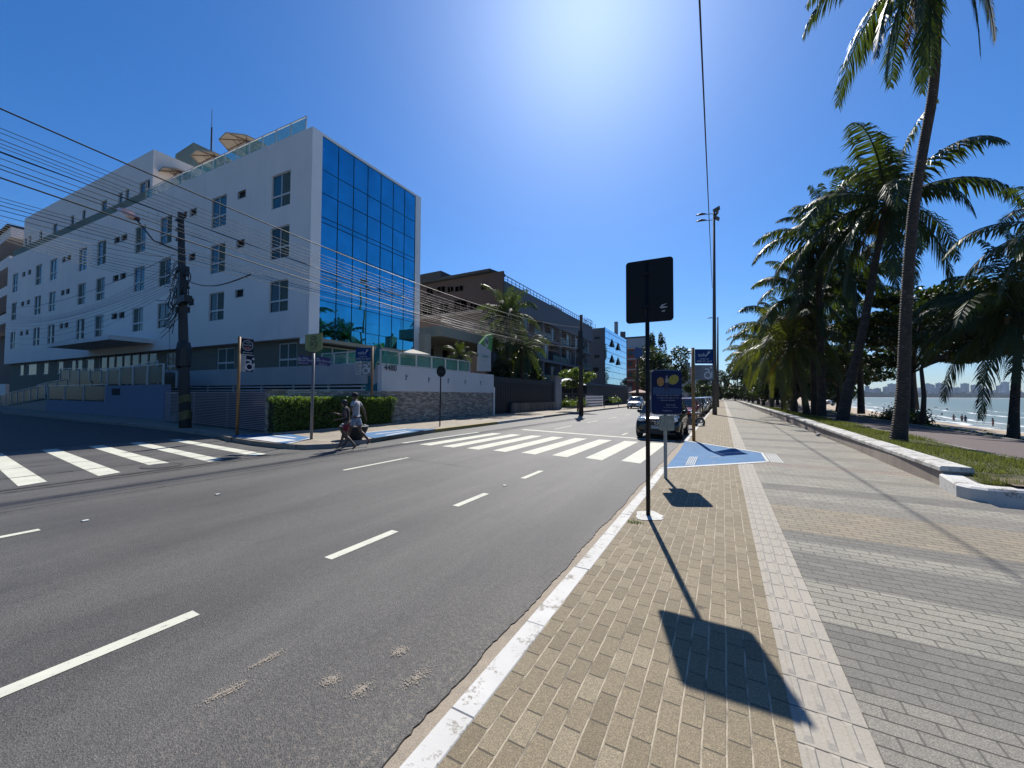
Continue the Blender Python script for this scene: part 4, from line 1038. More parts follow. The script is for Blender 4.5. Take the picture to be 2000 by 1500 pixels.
g.add(vs, [(i*8+k, i*8+(k+1)%8, (i+1)*8+(k+1)%8, (i+1)*8+k) for i in range(8) for k in range(8)]); part('luminaire', g, mat('amber_lens', (.85,.36,.18), .25, .2, 6, k=1.0), t, True)

p2 = on_x(1135,809,-11.05); p2t = on_x(1138,617,-11.05)
t = thing('utility_pole', 'dark concrete utility pole on the far kerb in front of the dark apartment block', 'utility pole', 'utility poles', loc=(p2.x, p2.y, 0))
g = MB(); g.tube([(p2.x,p2.y,0),(p2.x,p2.y,p2t.z)], [.22,.14], 8); part('shaft', g, M_POLE, t, True)
g = MB(); r = random.Random(4)
for k in range(16): g.obox((p2.x+r.uniform(-.3,.3), p2.y+r.uniform(-.3,.3), 4.7+k*.17), (.12,0,0), (0,.12,0), (0,0,.14))
g.obox((p2.x,p2.y,6.0), (.2,0,0), (0,.2,0), (0,0,1.5))
part('splice_boxes', g, M_BLACK, t)
for i, (px_, yy) in enumerate([(1235,0),]):
    pass
p3 = on_x(1236,792,-11.6)
t = thing('utility_pole', 'grey utility pole further along the far kerb beside the brick building', 'utility pole', 'utility poles', loc=(-11.7, 62, 0))
g = MB(); g.tube([(-11.7,62,0),(-11.7,62,8.6)], [.26,.16], 8); part('shaft', g, M_POLE, t, True)
g = MB(); g.tube([(-11.7,62,7.6),(-10.1,61,8.2)], .05, 5); g.obox((-9.8,60.8,8.25), (.35,.1,0), (0,.12,0), (0,0,.06)); part('lamp_arm', g, M_POLE, t)
q = on_d(1246,689,59.2); g = MB(); g.plate([q+Vector((.9*cos(2*pi*k/10)*(1 if k % 2 else .75),0,1.0*sin(2*pi*k/10)*(1 if k % 2 else .75))) for k in range(10)], (0,.08,0)); part('blue_sign', g, mat('blue_sign_paint', (.02,.10,.30), .5), t)

# ------------------------------------------------------------ overhead cables, each one a thing
def cable(name, pts, rad, label, group, twist=False):
    o_ = bpy.data.objects.new
    g = MB(); g.tube(pts, rad, 5)
    if twist:
        P = [Vector(p) for p in pts]
        tw = []
        for i, p in enumerate(P): a = i*1.3; tw.append(p+Vector((rad*1.6*cos(a),0,rad*1.6*sin(a))))
        g.tube(tw, rad*.7, 4)
    ob = g.build(name, M_CABLE, smooth=True); tag(ob, label, 'cable', group); return ob
def quad_fit(P0, P1_, P2, n, s0, s1):
    """parabola through three space points, parameter 0..1 at P0..P2 by horizontal distance"""
    d1 = hypot(P1_.x-P0.x, P1_.y-P0.y); d2 = hypot(P2.x-P0.x, P2.y-P0.y); tm = d1/d2; out = []
    for i in range(n+1):
        s = s0+(s1-s0)*i/n; x = P0.x+(P2.x-P0.x)*s; y = P0.y+(P2.y-P0.y)*s
        z = P0.z*(s-tm)*(s-1)/((-tm)*(-1)) + P1_.z*s*(s-1)/(tm*(tm-1)) + P2.z*s*(s-tm)/(1-tm)
        out.append((x,y,z))
    return out
setA = [(212,481,640,.026),(250,498,648,.011),(259,505,651,.010),(272,511,655,.012),(280,517,658,.010),(287,522,661,.010),(296,527,664,.016),(309,534,668,.011),(322,540,671,.014),(330,545,674,.016),(347,556,680,.026),
        (386,560,684,.009),(393,565,687,.009),(401,569,690,.012),(410,573,694,.010),(421,579,697,.010)]
labs = ['topmost thick cable crossing the whole hotel front','first thin cable below the topmost one','second thin cable below the topmost one','third thin cable below the topmost one','fourth thin cable below the topmost one','fifth thin cable below the topmost one',
        'lumpy spliced cable in the middle of the upper bundle','cable just under the lumpy spliced one','uppermost of the pair of darker cables in the bundle','lower of the pair of darker cables in the bundle','thickest cable at the lower edge of the upper bundle',
        'highest strand of the lower bundle','second strand of the lower bundle','third strand of the lower bundle','fourth strand of the lower bundle','lowest strand of the lower bundle reaching the far pole']
for k, (a, b_, c, w) in enumerate(setA):
    X = -11.35-.06*(k%4); A = on_x(0,a,X); B = on_x(628,b_,X); Cc = on_x(1138,c,X)
    cable('overhead_cable', quad_fit(A,B,Cc,60,-.42,1.0), w*.62, labs[k], 'avenue cables', twist=(k == 6))
for k, (a, c, w) in enumerate([(430,504,.013),(436,516,.010),(441,524,.011),(446,530,.010),(450,536,.014),(455,542,.010),(460,548,.010),(466,552,.010)]):
    A = on_y(0,a,2.3); Cc = on_y(345,c,8.5); D = A+(A-Cc)*1.6; B = (A+Cc)/2-Vector((0,0,.18))
    cable('overhead_cable', quad_fit(A,B,Cc,30,-1.4,1.0), w*.62, ['highest','second','third','fourth','fifth','sixth','seventh','lowest'][k]+' of the eight slack cables coming down from the left edge to the leaning pole', 'cables to the leaning pole')
for k, (a, m_, c, w) in enumerate([(600,560,497,.02),(606,588,512,.011),(611,592,520,.011),(617,595,528,.012),(622,598,536,.011),(629,600,545,.016),(633,606,548,.011),(640,612,552,.013),(648,620,556,.011),(655,628,560,.012),(662,640,563,.010)]):
    Y = 8.6-.1*k; A = on_y(0,a,Y); B = on_y(200,m_,Y); Cc = on_y(340,c,Y)
    cable('overhead_cable', quad_fit(A,B,Cc,40,-.4,1.0), w*.62, ['highest','second','third','fourth','fifth','sixth','seventh','eighth','ninth','tenth','lowest'][k]+' of the cables running up the side street from the leaning pole', 'side street cables')
A = on_y(372,551,8.4); B = on_x(490,536,-11.5); cable('overhead_cable', [tuple(A.lerp(B,s)+Vector((0,0,-.25*sin(pi*s)))) for s in [i/14 for i in range(15)]], .022, 'short black link cable from the leaning pole to the avenue bundle', 'cables to the leaning pole')
A = P1(2.6)+Vector((-.3,0,0)); cable('overhead_cable', [on_y(332,700,8.3), on_y(331,650,8.3), on_y(333,600,8.3), on_y(338,575,8.3)], .008, 'thin cable hanging down beside the leaning pole', 'cables to the leaning pole')
A = on_d(1391,562,36.5); B = on_d(1366.5,-10,7.6); pts = []
for i in range(61):
    s = i/60*2.1; p = A.lerp(B, s); pts.append((p.x, p.y, p.z-.16*sin(pi*min(1, s/2.1))))
cable('overhead_cable', pts, .020, 'single dark cable rising overhead from the tall lamp post', None)

# ------------------------------------------------------------ tall lamp posts on the promenade
M_LAMPP = mat('lamp_post_grey', (.13,.12,.11), .7, .15, 2, stain=(.07,.065,.06))
def lamp_post(x, y, h, label, heads=2, full=True):
    t = thing('street_lamp', label, 'street lamp', 'street lamps along the promenade', loc=(x, y, 0))
    g = MB(); g.tube([(0,0,0),(.02,0,h*.3),(.12,0,h)], [.20,.16,.09], 10); lpart('post', g, M_LAMPP, t, True)
    for k in range(heads):
        z = h-.15-.55*k
        g = MB(); g.tube([(.1,0,z),(-.5,-.1,z+.02)], .03, 5); lpart('arm', g, M_LAMPP, t)
        g = MB(); vs = []; n = 8
        for i in range(9):
            s = i/8; rr = .17*sin(pi*(.06+.9*s))**.7; c = Vector((-.45-.85*s, -.1-.1*s, z+.04+.06*sin(pi*s)))
            for q in range(n): vs.append(c+Vector((0,rr,0))*cos(2*pi*q/n)+Vector((0,0,rr*.45))*sin(2*pi*q/n))
        g.add(vs, [(i*n+q, i*n+(q+1)%n, (i+1)*n+(q+1)%n, (i+1)*n+q) for i in range(8) for q in range(n)]); lpart('lamp_head', g, M_BLACK, t, True)
    if full:
        g = MB()
        for (a, z, tl) in [(0.3,h+.15,.5),(1.3,h-.25,.2),(2.2,h-.6,-.3)]:
            d = Vector((cos(a),-.5,.2)).normalized(); g.obox(Vector((.3,0,z)), d*.30, Vector((0,.2,0)), Vector((-d.z,0,d.x))*.12)
        lpart('floodlights', g, mat('floodlight_metal', (.10,.09,.08), .4, .3, 6), t)
    return t
lh = on_y(1403,412,37.5).z
lamp_post(on_y(1396,810,37.5).x, 37.5, lh, 'tall concrete lamp post with two long heads and floodlights on the tan pavement')
q = on_z(1404,800,PZ); lamp_post(on_y(1401,700,64).x, 64, on_y(1405,619,64).z, 'slender lamp post further along, showing just right of the tall one', 1, False)

# ------------------------------------------------------------ signs
def roundrect(c, ux, uz, w, h, r, n=5):
    P = []
    for sx_, sz_, a0 in ((1,1,0),(-1,1,90),(-1,-1,180),(1,-1,270)):
        for i in range(n+1):
            a = radians(a0+90*i/n); P.append(Vector(c)+Vector(ux)*(sx_*(w/2-r)+r*cos(a))+Vector(uz)*(sz_*(h/2-r)+r*sin(a)))
    return P
M_SIGNB = mat('sign_back_black', (.012,.012,.013), .55, .3, 3, spec=.2)  # dark paint, blackened further to carry the foreground sign's backlit shade
sb = on_z(1266,1008,PZ)
t = thing('traffic_sign', 'black back of a square road sign on a black post nearest the viewer', 'road sign', loc=(sb.x, sb.y, PZ))
g = MB(); g.tube([(sb.x,sb.y,PZ),(sb.x+.005,sb.y,3.55)], .028, 12); part('post', g, M_SIGNB, t, True)
L = on_d(1222,572,5.30); R = on_d(1315,567,5.02); ux = (R-L); ux.z = 0; w = ux.length; ux.normalize(); nrm = ux.cross(Vector((0,0,1))); c = Vector(((L.x+R.x)/2,(L.y+R.y)/2,3.165))+(-nrm)*.02
P = roundrect(c, ux, (0,0,1), w, .85, .045); g = MB(); g.plate(P, -nrm*.008); part('panel', g, M_SIGNB, t)
g = MB()
for z in (2.95,3.4): g.obox(Vector((sb.x,sb.y,z)), ux*.05, nrm*.036, Vector((0,0,.018)))
part('clamp', g, M_SIGNB, t)
sc = on_d(1295,598,5.05)+nrm*.006
g = MB(); zz = Vector((0,0,1)); sc = c+ux*((sc-c).dot(ux))+zz*(sc.z-c.z)+nrm*.004
for (pts) in ([(-.045,.0),(-.02,.03),(.05,.045),(.0,.018)], [(-.045,-.01),(-.03,.008),(.045,.002),(.05,-.008),(-.02,-.018)], [(-.02,-.05),(.02,-.045),(.02,-.06),(-.02,-.065)]):
    g.add([sc+ux*a+zz*b_ for a, b_ in pts], [tuple(range(len(pts)))])
part('sticker', g, mat('pale_sticker', (.55,.56,.56), .6), t)

# parking information post with poster board and meter box
pb = on_z(1300,934,PZ); D = 7.55
t = thing('information_board', 'blue poster board with a citrus picture on a white post by the blue ramp', 'notice board', loc=(pb.x, pb.y, PZ))
cx_ = RM @ Vector((1,0,0)); cx_.z = 0; cx_.normalize(); cn = Vector((cx_.y, -cx_.x, 0)); UP = Vector((0,0,1))   # cn looks back toward the viewer
M_WPOST = mat('white_post', (.42,.43,.40), .6, .12, 5)
g = MB(); g.tube([(pb.x,pb.y,PZ),(pb.x,pb.y,1.5)], .032, 8); part('post', g, M_WPOST, t)
bc = Vector((pb.x,pb.y,0))+cn*.05; z1 = on_d(1300,724,D).z; z0 = on_d(1300,808,D).z
bx = (on_d(1302,765,D)-on_d(1300,765,D)).dot(cx_); c = bc+cx_*bx+UP*((z0+z1)/2)
bw = .575; bh = z1-z0
M_BOARD = mat('poster_blue', (.010,.022,.085), .6, .3, 3, spec=.12)
g = MB(); g.plate(roundrect(c, cx_, UP, bw, bh, .06), -cn*.03); bo = part('board', g, M_BOARD, t)
g = MB(); g.plate(roundrect(c-cn*.034, cx_, UP, bw+.03, bh+.03, .07), -cn*.02); part('board_rim', g, mat('rim_grey', (.30,.31,.33), .4), t)
def onb(a, b_, o=.004): return c+cx_*((a-.5)*bw)+UP*((.5-b_)*bh)+cn*o
g = MB(); g.disc(onb(.72,.21), cx_*.10+UP*.045, UP*.085-cx_*.03, 20); part('lemon_print', g, mat('lemon_print', (.34,.30,.03), .6, .3, 30), bo)
g = MB(); g.disc(onb(.28,.26), cx_*.07, UP*.09, 18); part('orange_print', g, mat('orange_print', (.42,.20,.05), .6, .3, 30), bo)
g = MB(); 
for (a, b_, x, y) in ((.44,.18,.54,.28),): g.plate([onb(a,b_), onb(x,b_), onb(x,y), onb(a,y)], cn*.001)
g.disc(onb(.49,.145), cx_*.02, UP*.022, 10); part('figure_top_print', g, mat('print_grey', (.30,.32,.34), .6), bo)
g = MB(); g.plate([onb(.43,.28), onb(.55,.28), onb(.58,.48), onb(.53,.48), onb(.49,.33), onb(.47,.48), onb(.42,.48)], cn*.001); part('figure_legs_print', g, mat('print_navy', (.012,.012,.06), .6), bo)
g = MB(); g.plate([onb(.02,.38,.002), onb(.98,.42,.002), onb(.98,.56,.002), onb(.02,.56,.002)], cn*.0005); part('pavement_print', g, mat('print_blue', (.02,.06,.17), .6), bo)
g = MB(); M_PR = mat('print_white', (.35,.38,.48), .6)
for k, (s, yy, sz) in enumerate([('Estacione aqui com cuidado', .575, .042), ('e respeite as vagas da orla', .63, .042), ('pague pelo aplicativo', .685, .036), ('Baixe o app', .79, .04), ('ou procure um monitor', .845, .03), ('Prefeitura', .925, .05)]):
    text_mb(s, onb(.53 if k < 3 else .62 if k < 5 else .5, yy), cx_, UP, sz*.95, .001, g)
part('poster_text', g, M_PR, bo)
g = MB(); mz0, mz1 = on_d(1302,840,D).z, on_d(1302,811,D).z; mc = bc+cx_*.015+UP*((mz0+mz1)/2)+cn*.03
g.plate(roundrect(mc, cx_, UP, .26, mz1-mz0, .035), -cn*.10); part('meter_box', g, mat('meter_box_paint', (.34,.36,.30), .55, .22, 7, stain=(.22,.22,.15)), t)
g = MB(); g.obox(mc-cx_*.05+cn*.004, cx_*.006, cn*.006, UP*((mz1-mz0)/2-.02)); part('box_seam', g, M_WPOST, t)

M_OCHRE = mat('ochre_post_paint', (.30,.16,.05), .6, .25, 3, stain=(.16,.07,.03))
M_NAVY = mat('navy_board', (.008,.018,.045), .6, .1, spec=.12); M_BLUEB = mat('blue_board', (.006,.045,.18), .6, .12, spec=.12)
M_GREYB = mat('grey_board', (.20,.22,.25), .6, .1); M_PALE = mat('pale_board', (.48,.49,.50), .6, .06)
M_WTXT = mat('white_lettering', (.62,.65,.70), .6, .03)
def wheelchair(f, mb, cx, cz, s):
    """accessibility mark made of a wheel ring, a bent body and a head; f maps local (x,z) to space"""
    n = 18; o = [f(cx+s*.34*cos(2*pi*k/n), cz-s*.22+s*.34*sin(2*pi*k/n)) for k in range(n)]; i_ = [f(cx+s*.22*cos(2*pi*k/n), cz-s*.22+s*.22*sin(2*pi*k/n)) for k in range(n)]
    mb.add(o+i_, [(k,(k+1)%n,n+(k+1)%n,n+k) for k in range(n)])
    for P in ([(-.30,.30),(-.20,.42),(.12,.38),(.20,.20),(.10,.08),(.02,.14),(.06,.26),(-.16,.28)], [(.28,.10),(.42,.10),(.40,-.42),(.28,-.42)]):
        mb.add([f(cx+s*a, cz+s*b_) for a, b_ in P], [tuple(range(len(P)))])
    mb.add([f(cx+s*(.30+.10*cos(2*pi*k/10)), cz+s*(.48+.10*sin(2*pi*k/10))) for k in range(10)], [tuple(range(10))])
def adboard(base_px, top_y, D, side, w, h1, h2, gap, label, top_m, low_m, logo, nrmv=None, z_top=None):
    """post carrying an advertising board over an accessibility board; side = +1 board to the right of the post"""
    b_ = on_z(*base_px, PZ); zt = on_d(base_px[0], top_y, D).z if z_top is None else z_top
    t = thing('advertising_sign', label, 'sign post', 'orange posts with advertising boards', loc=(b_.x, b_.y, PZ))
    g = MB(); g.tube([(b_.x,b_.y,PZ),(b_.x,b_.y,zt)], .055, 8); part('post', g, M_OCHRE, t, True)
    U = nrmv[0] if nrmv else cx_; Nn = nrmv[1] if nrmv else cn
    o = Vector((b_.x,b_.y,0))+U*side*.07
    def f(x, z, off=.006): return o+U*side*x+UP*z+Nn*off if side > 0 else o+U*(-w+x)+UP*z+Nn*off
    z2 = zt-.05; z1 = z2-h1
    def pl(x0, x1, a, c_, m_, nm, off=.0):
        g = MB(); g.plate([f(x0,a,off+.012), f(x1,a,off+.012), f(x1,c_,off+.012), f(x0,c_,off+.012)], -Nn*.02); return part(nm, g, m_, t)
    T = pl(0, w, z1, z2, top_m, 'advert_board'); g = MB(); ff = lambda x, z: f(x, z, .016)
    if logo == 'tick':
        text_mb('solu', ff(w*.40, z1+h1*.60), U, UP, h1*.36, .001, g)
        g.add([ff(w*.60,z1+h1*.52), ff(w*.68,z1+h1*.62), ff(w*.86,z1+h1*.84), ff(w*.70,z1+h1*.78)], [(0,1,2,3)]); g.add([ff(w*.70,z1+h1*.84), ff(w*.74,z1+h1*.80), ff(w*.77,z1+h1*.90)], [(0,1,2)])
        text_mb('energia solar', ff(w*.5, z1+h1*.33), U, UP, h1*.12, .001, g); text_mb('0800 701 2019', ff(w*.5, z1+h1*.15), U, UP, h1*.17, .001, g)
    else:
        n = 22; cz = z1+h1*.58; R = h1*.33
        g.add([ff(w*.5+R*cos(2*pi*k/n), cz+R*sin(2*pi*k/n)) for k in range(n)]+[ff(w*.5+R*.9*cos(2*pi*k/n), cz+R*.9*sin(2*pi*k/n)) for k in range(n)], [(k,(k+1)%n,n+(k+1)%n,n+k) for k in range(n)])
        text_mb('THE', ff(w*.5, cz+R*.5), U, UP, R*.42, .001, g); text_mb('BURGER', ff(w*.5, cz+R*.02), U, UP, R*.42, .001, g); text_mb('@thebrazil', ff(w*.5, z1+h1*.12), U, UP, h1*.13, .001, g)
    part('advert_letters', g, M_WTXT, T)
    if logo != 'tick':
        g = MB(); g.plate([ff(w*.30,cz-R*.75), ff(w*.70,cz-R*.75), ff(w*.76,cz-R*.30), ff(w*.24,cz-R*.30)], Nn*.001); part('red_print', g, mat('print_red', (.35,.09,.09), .6), T)
        pl(0, w, z1-.035, z1-.002, M_PALE, 'trim', .004); pl(0, w, z2+.002, z2+.03, M_PALE, 'trim', .004)
    zb1 = z1-gap; zb0 = zb1-h2
    A = pl(w*.40, w, zb0, zb1, low_m, 'accessibility_board'); g = MB(); wheelchair(ff, g, w*.68, (zb0+zb1)/2-h2*.03, h2*.75); part('wheelchair_mark', g, M_WTXT, A)
    B = pl(0, w*.395, zb0, zb1, M_PALE if logo != 'tick' else (M_GREYB if D < 16 else M_PALE), 'rules_board'); g = MB()
    for k in range(7):
        zz_ = zb1-h2*(.12+.11*k)-(h2*.06 if k > 5 else 0); g.add([ff(w*.05,zz_), ff(w*(.33-.05*(k%3)),zz_), ff(w*(.33-.05*(k%3)),zz_-h2*.035), ff(w*.05,zz_-h2*.035)], [(0,1,2,3)])
    part('rules_text', g, mat('print_dark', (.08,.09,.12), .6), B)
    return t
YD = (Vector((0,1,0)), Vector((1,0,0)))
s1 = on_z(463,850,PZ); w1_ = on_x(493,680,s1.x).y-on_x(469,680,s1.x).y
adboard((463,850), 657, 15.0, 1, w1_, .62, .62, .06, 'orange post with a navy board at the side street corner', M_NAVY, M_NAVY, 'badge', YD)
adboard((725,832), 675, 19.3, -1, .78, .68, .68, .03, 'orange post with a blue board behind the walking couple', M_BLUEB, M_GREYB, 'tick')
adboard((1355,861), 679, on_z(1355,861,PZ).y*cos(radians(28.75))-on_z(1355,861,PZ).x*sin(radians(28.75)), 1, .66, .52, .53, .05, 'rusty orange post with a blue board on the near pavement by the blue ramp', M_BLUEB, M_GREYB, 'tick')

# green map-shaped sign with two street name plates
b_ = on_z(608,858,PZ); D = b_.y*cos(radians(28.75))-b_.x*sin(radians(28.75))
t = thing('street_name_sign', 'grey post with an olive green pictogram plate above two dark blue street name plates', 'street sign', loc=(b_.x, b_.y, PZ))
g = MB(); g.tube([(b_.x,b_.y,PZ),(b_.x+.03,b_.y,on_d(610,690,D).z)], .05, 8); part('post', g, mat('grey_post', (.20,.19,.20), .5, .1), t, True)
g = MB(); g.plate([on_d(a,c_,D-.06) for a, c_ in [(596,654),(630,650),(629,682),(618,687),(604,687),(596,683)]], -cn*.02); gp_ = part('pictogram_plate', g, mat('olive_plate', (.24,.28,.11), .6, .15, 3), t)
def gd(P, m_, nm, par, D_=None):
    g = MB()
    for q in P: g.add([on_d(a,c_,(D_ or D-.075)) for a, c_ in q], [tuple(range(len(q)))])
    return part(nm, g, m_, par)
M_DG = mat('print_dark_green', (.03,.04,.02), .6)
gd([[(608.3,657.3),(617,656.8),(617,658),(608.3,658.5)],[(608.3,662.3),(617,661.8),(617,663),(608.3,663.5)],[(608.3,658.5),(609.5,658.4),(609.5,662.3),(608.3,662.3)],[(615.8,658),(617,658),(617,661.8),(615.8,661.8)],
    [(606.2,666),(607.6,666),(607.6,677.5),(606.2,677.5)],[(609,671),(613,671),(613,672.6),(609,672.6)],[(610.6,669),(611.8,669),(611.8,675),(610.6,675)],[(613.5,667),(617.5,667.2),(617.5,668.6),(613.5,668.4)],[(613.5,676),(617.5,676),(617.5,677.6),(613.5,677.6)],[(617.5,667.2),(619,669),(619,675),(617.5,677.6),(617,676),(617.6,672)],[(605.5,681),(618,680.6),(618,681.6),(605.5,682)]], M_DG, 'pictogram', gp_)
M_PLATE = mat('name_plate_blue', (.012,.008,.14), .5, .1)
for k, (P, tx) in enumerate([([(584,694),(607,696),(607,711),(584,712)], [('Av. Mari',  592,699.5,.11), ('Nilson Sales', 596,703.5,.115), ('Cabo Branco', 592,709,.07)]), ([(616,695),(645,699),(645,715),(616,712)], [('Av.', 622,700.5,.11), ('Cabo Branco', 631,705,.115), ('58045-010', 630,711.3,.07)])]):
    g = MB(); g.plate([on_d(a,c_,D-.06) for a, c_ in P], -cn*.012); o = part('name_plate', g, M_PLATE, t)
    g = MB()
    for s, a, c_, sz in tx: text_mb(s, on_d(a,c_,D-.07), (cx_*1.0+(UP*-.12 if k else UP*-.03)), UP, sz, .001, g)
    part('plate_letters', g, M_WTXT, o)

# round black sign on a thin post
b_ = on_z(859,833,PZ); D = b_.y*cos(radians(28.75))-b_.x*sin(radians(28.75))
t = thing('round_sign', 'round black sign on a thin black post in front of the 4480 wall', 'round sign', loc=(b_.x, b_.y, PZ))
c = on_d(862,725.5,D); g = MB(); g.tube([(b_.x,b_.y,PZ),(b_.x+.03,b_.y,c.z)], .032, 8); part('post', g, M_SIGNB, t)
g = MB(); g.plate([c+cn*.05+cx_*.235*cos(2*pi*k/28)+UP*.285*sin(2*pi*k/28) for k in range(28)], -cn*.012); dd = part('disc', g, M_SIGNB, t)
g = text_mb('BARBEARIA', c+cn*.066, cx_, UP, .065, .001); text_mb('24h', c+cn*.066+cx_*.08-UP*.09, cx_, UP, .05, .001, g); part('disc_letters', g, mat('faint_print', (.10,.11,.13), .6), dd)

# dark bowl planter on the kerb with pale rubbish in it
b_ = Vector((-11.55, 9.35, PZ))
t = thing('bowl_planter', 'black tyre-like bowl planter on the kerb behind the walking couple', 'planter', loc=tuple(b_))
g = MB(); g.lathe((0,0,0), [(.26,0),(.33,.08),(.46,.34),(.50,.46),(.47,.5),(.40,.44)], 20); lpart('bowl', g, mat('black_rubber', (.02,.02,.022), .7, .3, 6), t, True)
r = random.Random(2); g = MB()
for k in range(9): g.ball((r.uniform(-.28,.28), r.uniform(-.28,.28), .50+r.uniform(-.02,.06)), r.uniform(.05,.09), 6, 4)
g.tube([(-.2,.1,.45),(-.22,.12,.75)], .035, 6); lpart('litter', g, mat('pale_litter', (.55,.55,.56), .5, .2, 9), t)
for k, (a, c_) in enumerate([(716,868),(705,872)]):
    pass
# ============================================================ OTHER BUILDINGS ALONG THE AVENUE
XA = -24.0
M_DKBR = mat('dark_brown_render', (.075,.06,.058), .85, .12, .5, fine=.2, stain=(.045,.04,.04))
M_SLATE = mat('slate_grey_render', (.075,.085,.11), .8, .1, .5, fine=.2)
M_SLATE2 = mat('mid_grey_render', (.15,.16,.185), .8, .1, .5, fine=.2)
M_DKRAIL = mat('dark_railing', (.03,.04,.055), .5, .1)
M_WARM = mat('warm_curtain', (.40,.30,.13), .8, .2, 3)
t = thing('apartment_block', 'dark brown and slate apartment block with balconies beyond the hotel', 'apartment block', loc=(XA, 42, 0))
AY0 = on_x(985,600,XA).y; AY1 = on_x(1157,650,XA).y; AZ = on_x(1040,577,XA).z; AXL = on_y(790,580,AY0).x
AZs = on_y(900,545,AY0).z
floors = [0.4, 3.9, 7.2, 10.4, 13.4]
# street side: slabs, parapet, recessed bays
g = MB(); g.box(XA-9, AY0, 0, XA-2.2, AY1, AZ-.4); part('core_wall', g, M_SLATE, t)
g = MB(); g.box(XA-2.2, AY0+.01, 13.0, XA, AY1, AZ); part('parapet', g, M_SLATE2, t)
for z in floors[1:4]:
    g = MB(); g.box(XA-2.2, AY0+6, z-.25, XA+.05, AY1, z+.12); part('balcony_slab', g, M_SLATE2, t)
n = 9; bw_ = (AY1-AY0-5)/n
for k in range(n+1):
    y = AY0+5+k*bw_
    if k % 2 == 0: g = MB(); g.box(XA-2.2, y-.2, 0, XA+.02, y+.2, 13.0); part('fin_wall', g, M_SLATE2, t)
r = random.Random(12)
for z in floors[0:4]:
    zt = z+3.0
    for k in range(n):
        y = AY0+5+k*bw_
        typ = r.random()
        if typ < .4: g = MB(); g.box(XA-2.1, y+.3, z+.1, XA-.6, y+bw_-.3, zt-.1); part('bay_wall', g, M_SLATE, t)
        xo = -.58 if typ < .4 else -2.18
        g = MB(); a = y+.7; b_ = y+bw_-.9; g.quad((XA+xo,a,z+.35),(XA+xo,b_,z+.35),(XA+xo,b_,zt-.45),(XA+xo,a,zt-.45)); o = part('window', g, M_PANE, t)
        g = MB(); 
        for q in (a,(a+b_)/2,b_): g.box(XA+xo, q-.05, z+.3, XA+xo+.05, q+.05, zt-.4)
        part('window_frame', g, M_FRAME if k % 3 else M_SLATE2, o)
        if typ >= .4: g = MB(); g.box(XA-.06, y+.25, z+.15, XA-.03, y+bw_-.25, z+1.1); part('balcony_glass', g, M_RAILD, t)
# railing on the roof
g = MB(); y = AY0+1
while y < AY1: g.box(XA-.12, y-.03, AZ, XA-.06, y+.03, AZ+.75); y += 1.1
g.box(XA-.13, AY0, AZ+.72, XA-.05, AY1, AZ+.8); g.box(XA-.13, AY0, AZ+.3, XA-.08, AY1, AZ+.34); part('roof_railing', g, M_DKRAIL, t)
g = MB(); g.box(XA-6, AY0+20, AZ-.4, XA-2, AY0+25, AZ+1.4); part('roof_cabin', g, mat('pale_cabin', (.6,.6,.6), .7), t)
# side facing the hotel: dark roof, windows, curtains of a plain warm yellow-brown
g = MB(); g.box(AXL, AY0-.3, 12.4, XA-.02, AY0-.01, AZs); part('side_gable', g, M_DKBR, t)
g = MB(); g.box(AXL, AY0-.28, 0, XA-2.2, AY0-.012, 12.4); part('side_wall', g, mat('taupe_render', (.15,.125,.11), .85, .12, .5, fine=.2), t)
g = MB(); g.prism([(AXL-.5,AY0-1.0),(XA-1.6,AY0-1.0),(XA-1.0,AY0+2),(AXL-.5,AY0+2)], AZs, AZs+.35); g.prism([(AXL,AY0-.9),(AXL+7.5,AY0-.9),(AXL+7.5,AY0+2),(AXL,AY0+2)], AZs+.35, AZs+1.3); part('roof_edge', g, mat('roof_dark', (.035,.045,.05), .8), t)
for (a, b_, w, h, m_) in [(862,567,16,12,M_PANE),(880,566,12,10,M_WARM),(897,565,16,10,M_WARM),(945,560,10,14,M_PANE),(867,606,20,22,M_PANE),(835,605,20,24,M_PANE),(900,600,26,26,M_DARK),(925,600,14,14,M_WARM),(840,570,12,14,M_PANE)]:
    P = [on_y(a-w/2,b_-h/2,AY0-.31), on_y(a+w/2,b_-h/2,AY0-.31), on_y(a+w/2,b_+h/2,AY0-.31), on_y(a-w/2,b_+h/2,AY0-.31)]
    x0, x1 = P[0].x, P[1].x; z0, z1 = P[3].z, P[0].z
    g = MB(); g.quad((x0,AY0-.30,z0),(x1,AY0-.30,z0),(x1,AY0-.30,z1),(x0,AY0-.30,z1)); o = part('window', g, m_, t)
    g = MB()
    for q in (x0,(x0+x1)/2,x1): g.box(q-.04, AY0-.36, z0, q+.04, AY0-.302, z1)
    g.box(x0, AY0-.35, z0-.06, x1, AY0-.30, z0); part('window_frame', g, M_DKBR, o)
for (z) in (8.9, 12.35):
    g = MB(); g.box(AXL, AY0-.5, z, XA-3, AY0-.29, z+.5); part('string_course', g, mat('taupe_pale', (.30,.27,.24), .85), t)
# letters on the roof
t = thing('roof_letters', 'open metal HOTEL letters standing on the roof beyond the far utility pole', 'sign', loc=(XA, AY1-3, AZ))
g = MB(); yc = on_x(1150,632,XA).y; zc = on_x(1150,631,XA).z; g = text_mb('HOTEL', (XA+.05, yc, zc), (0,1,0), (0,0,1), 2.1, .05); part('letters', g, M_DKRAIL, t)
g = MB(); g.tube([(XA,yc-4,AZ),(XA,yc-4,zc+1)], .05, 4); g.tube([(XA,yc+4.5,AZ),(XA,yc+4.5,zc+.6)], .05, 4); g.tube([(XA,yc-6,zc-.85),(XA,yc+5,zc-.85)], .04, 4); part('letter_frame', g, M_DKRAIL, t)

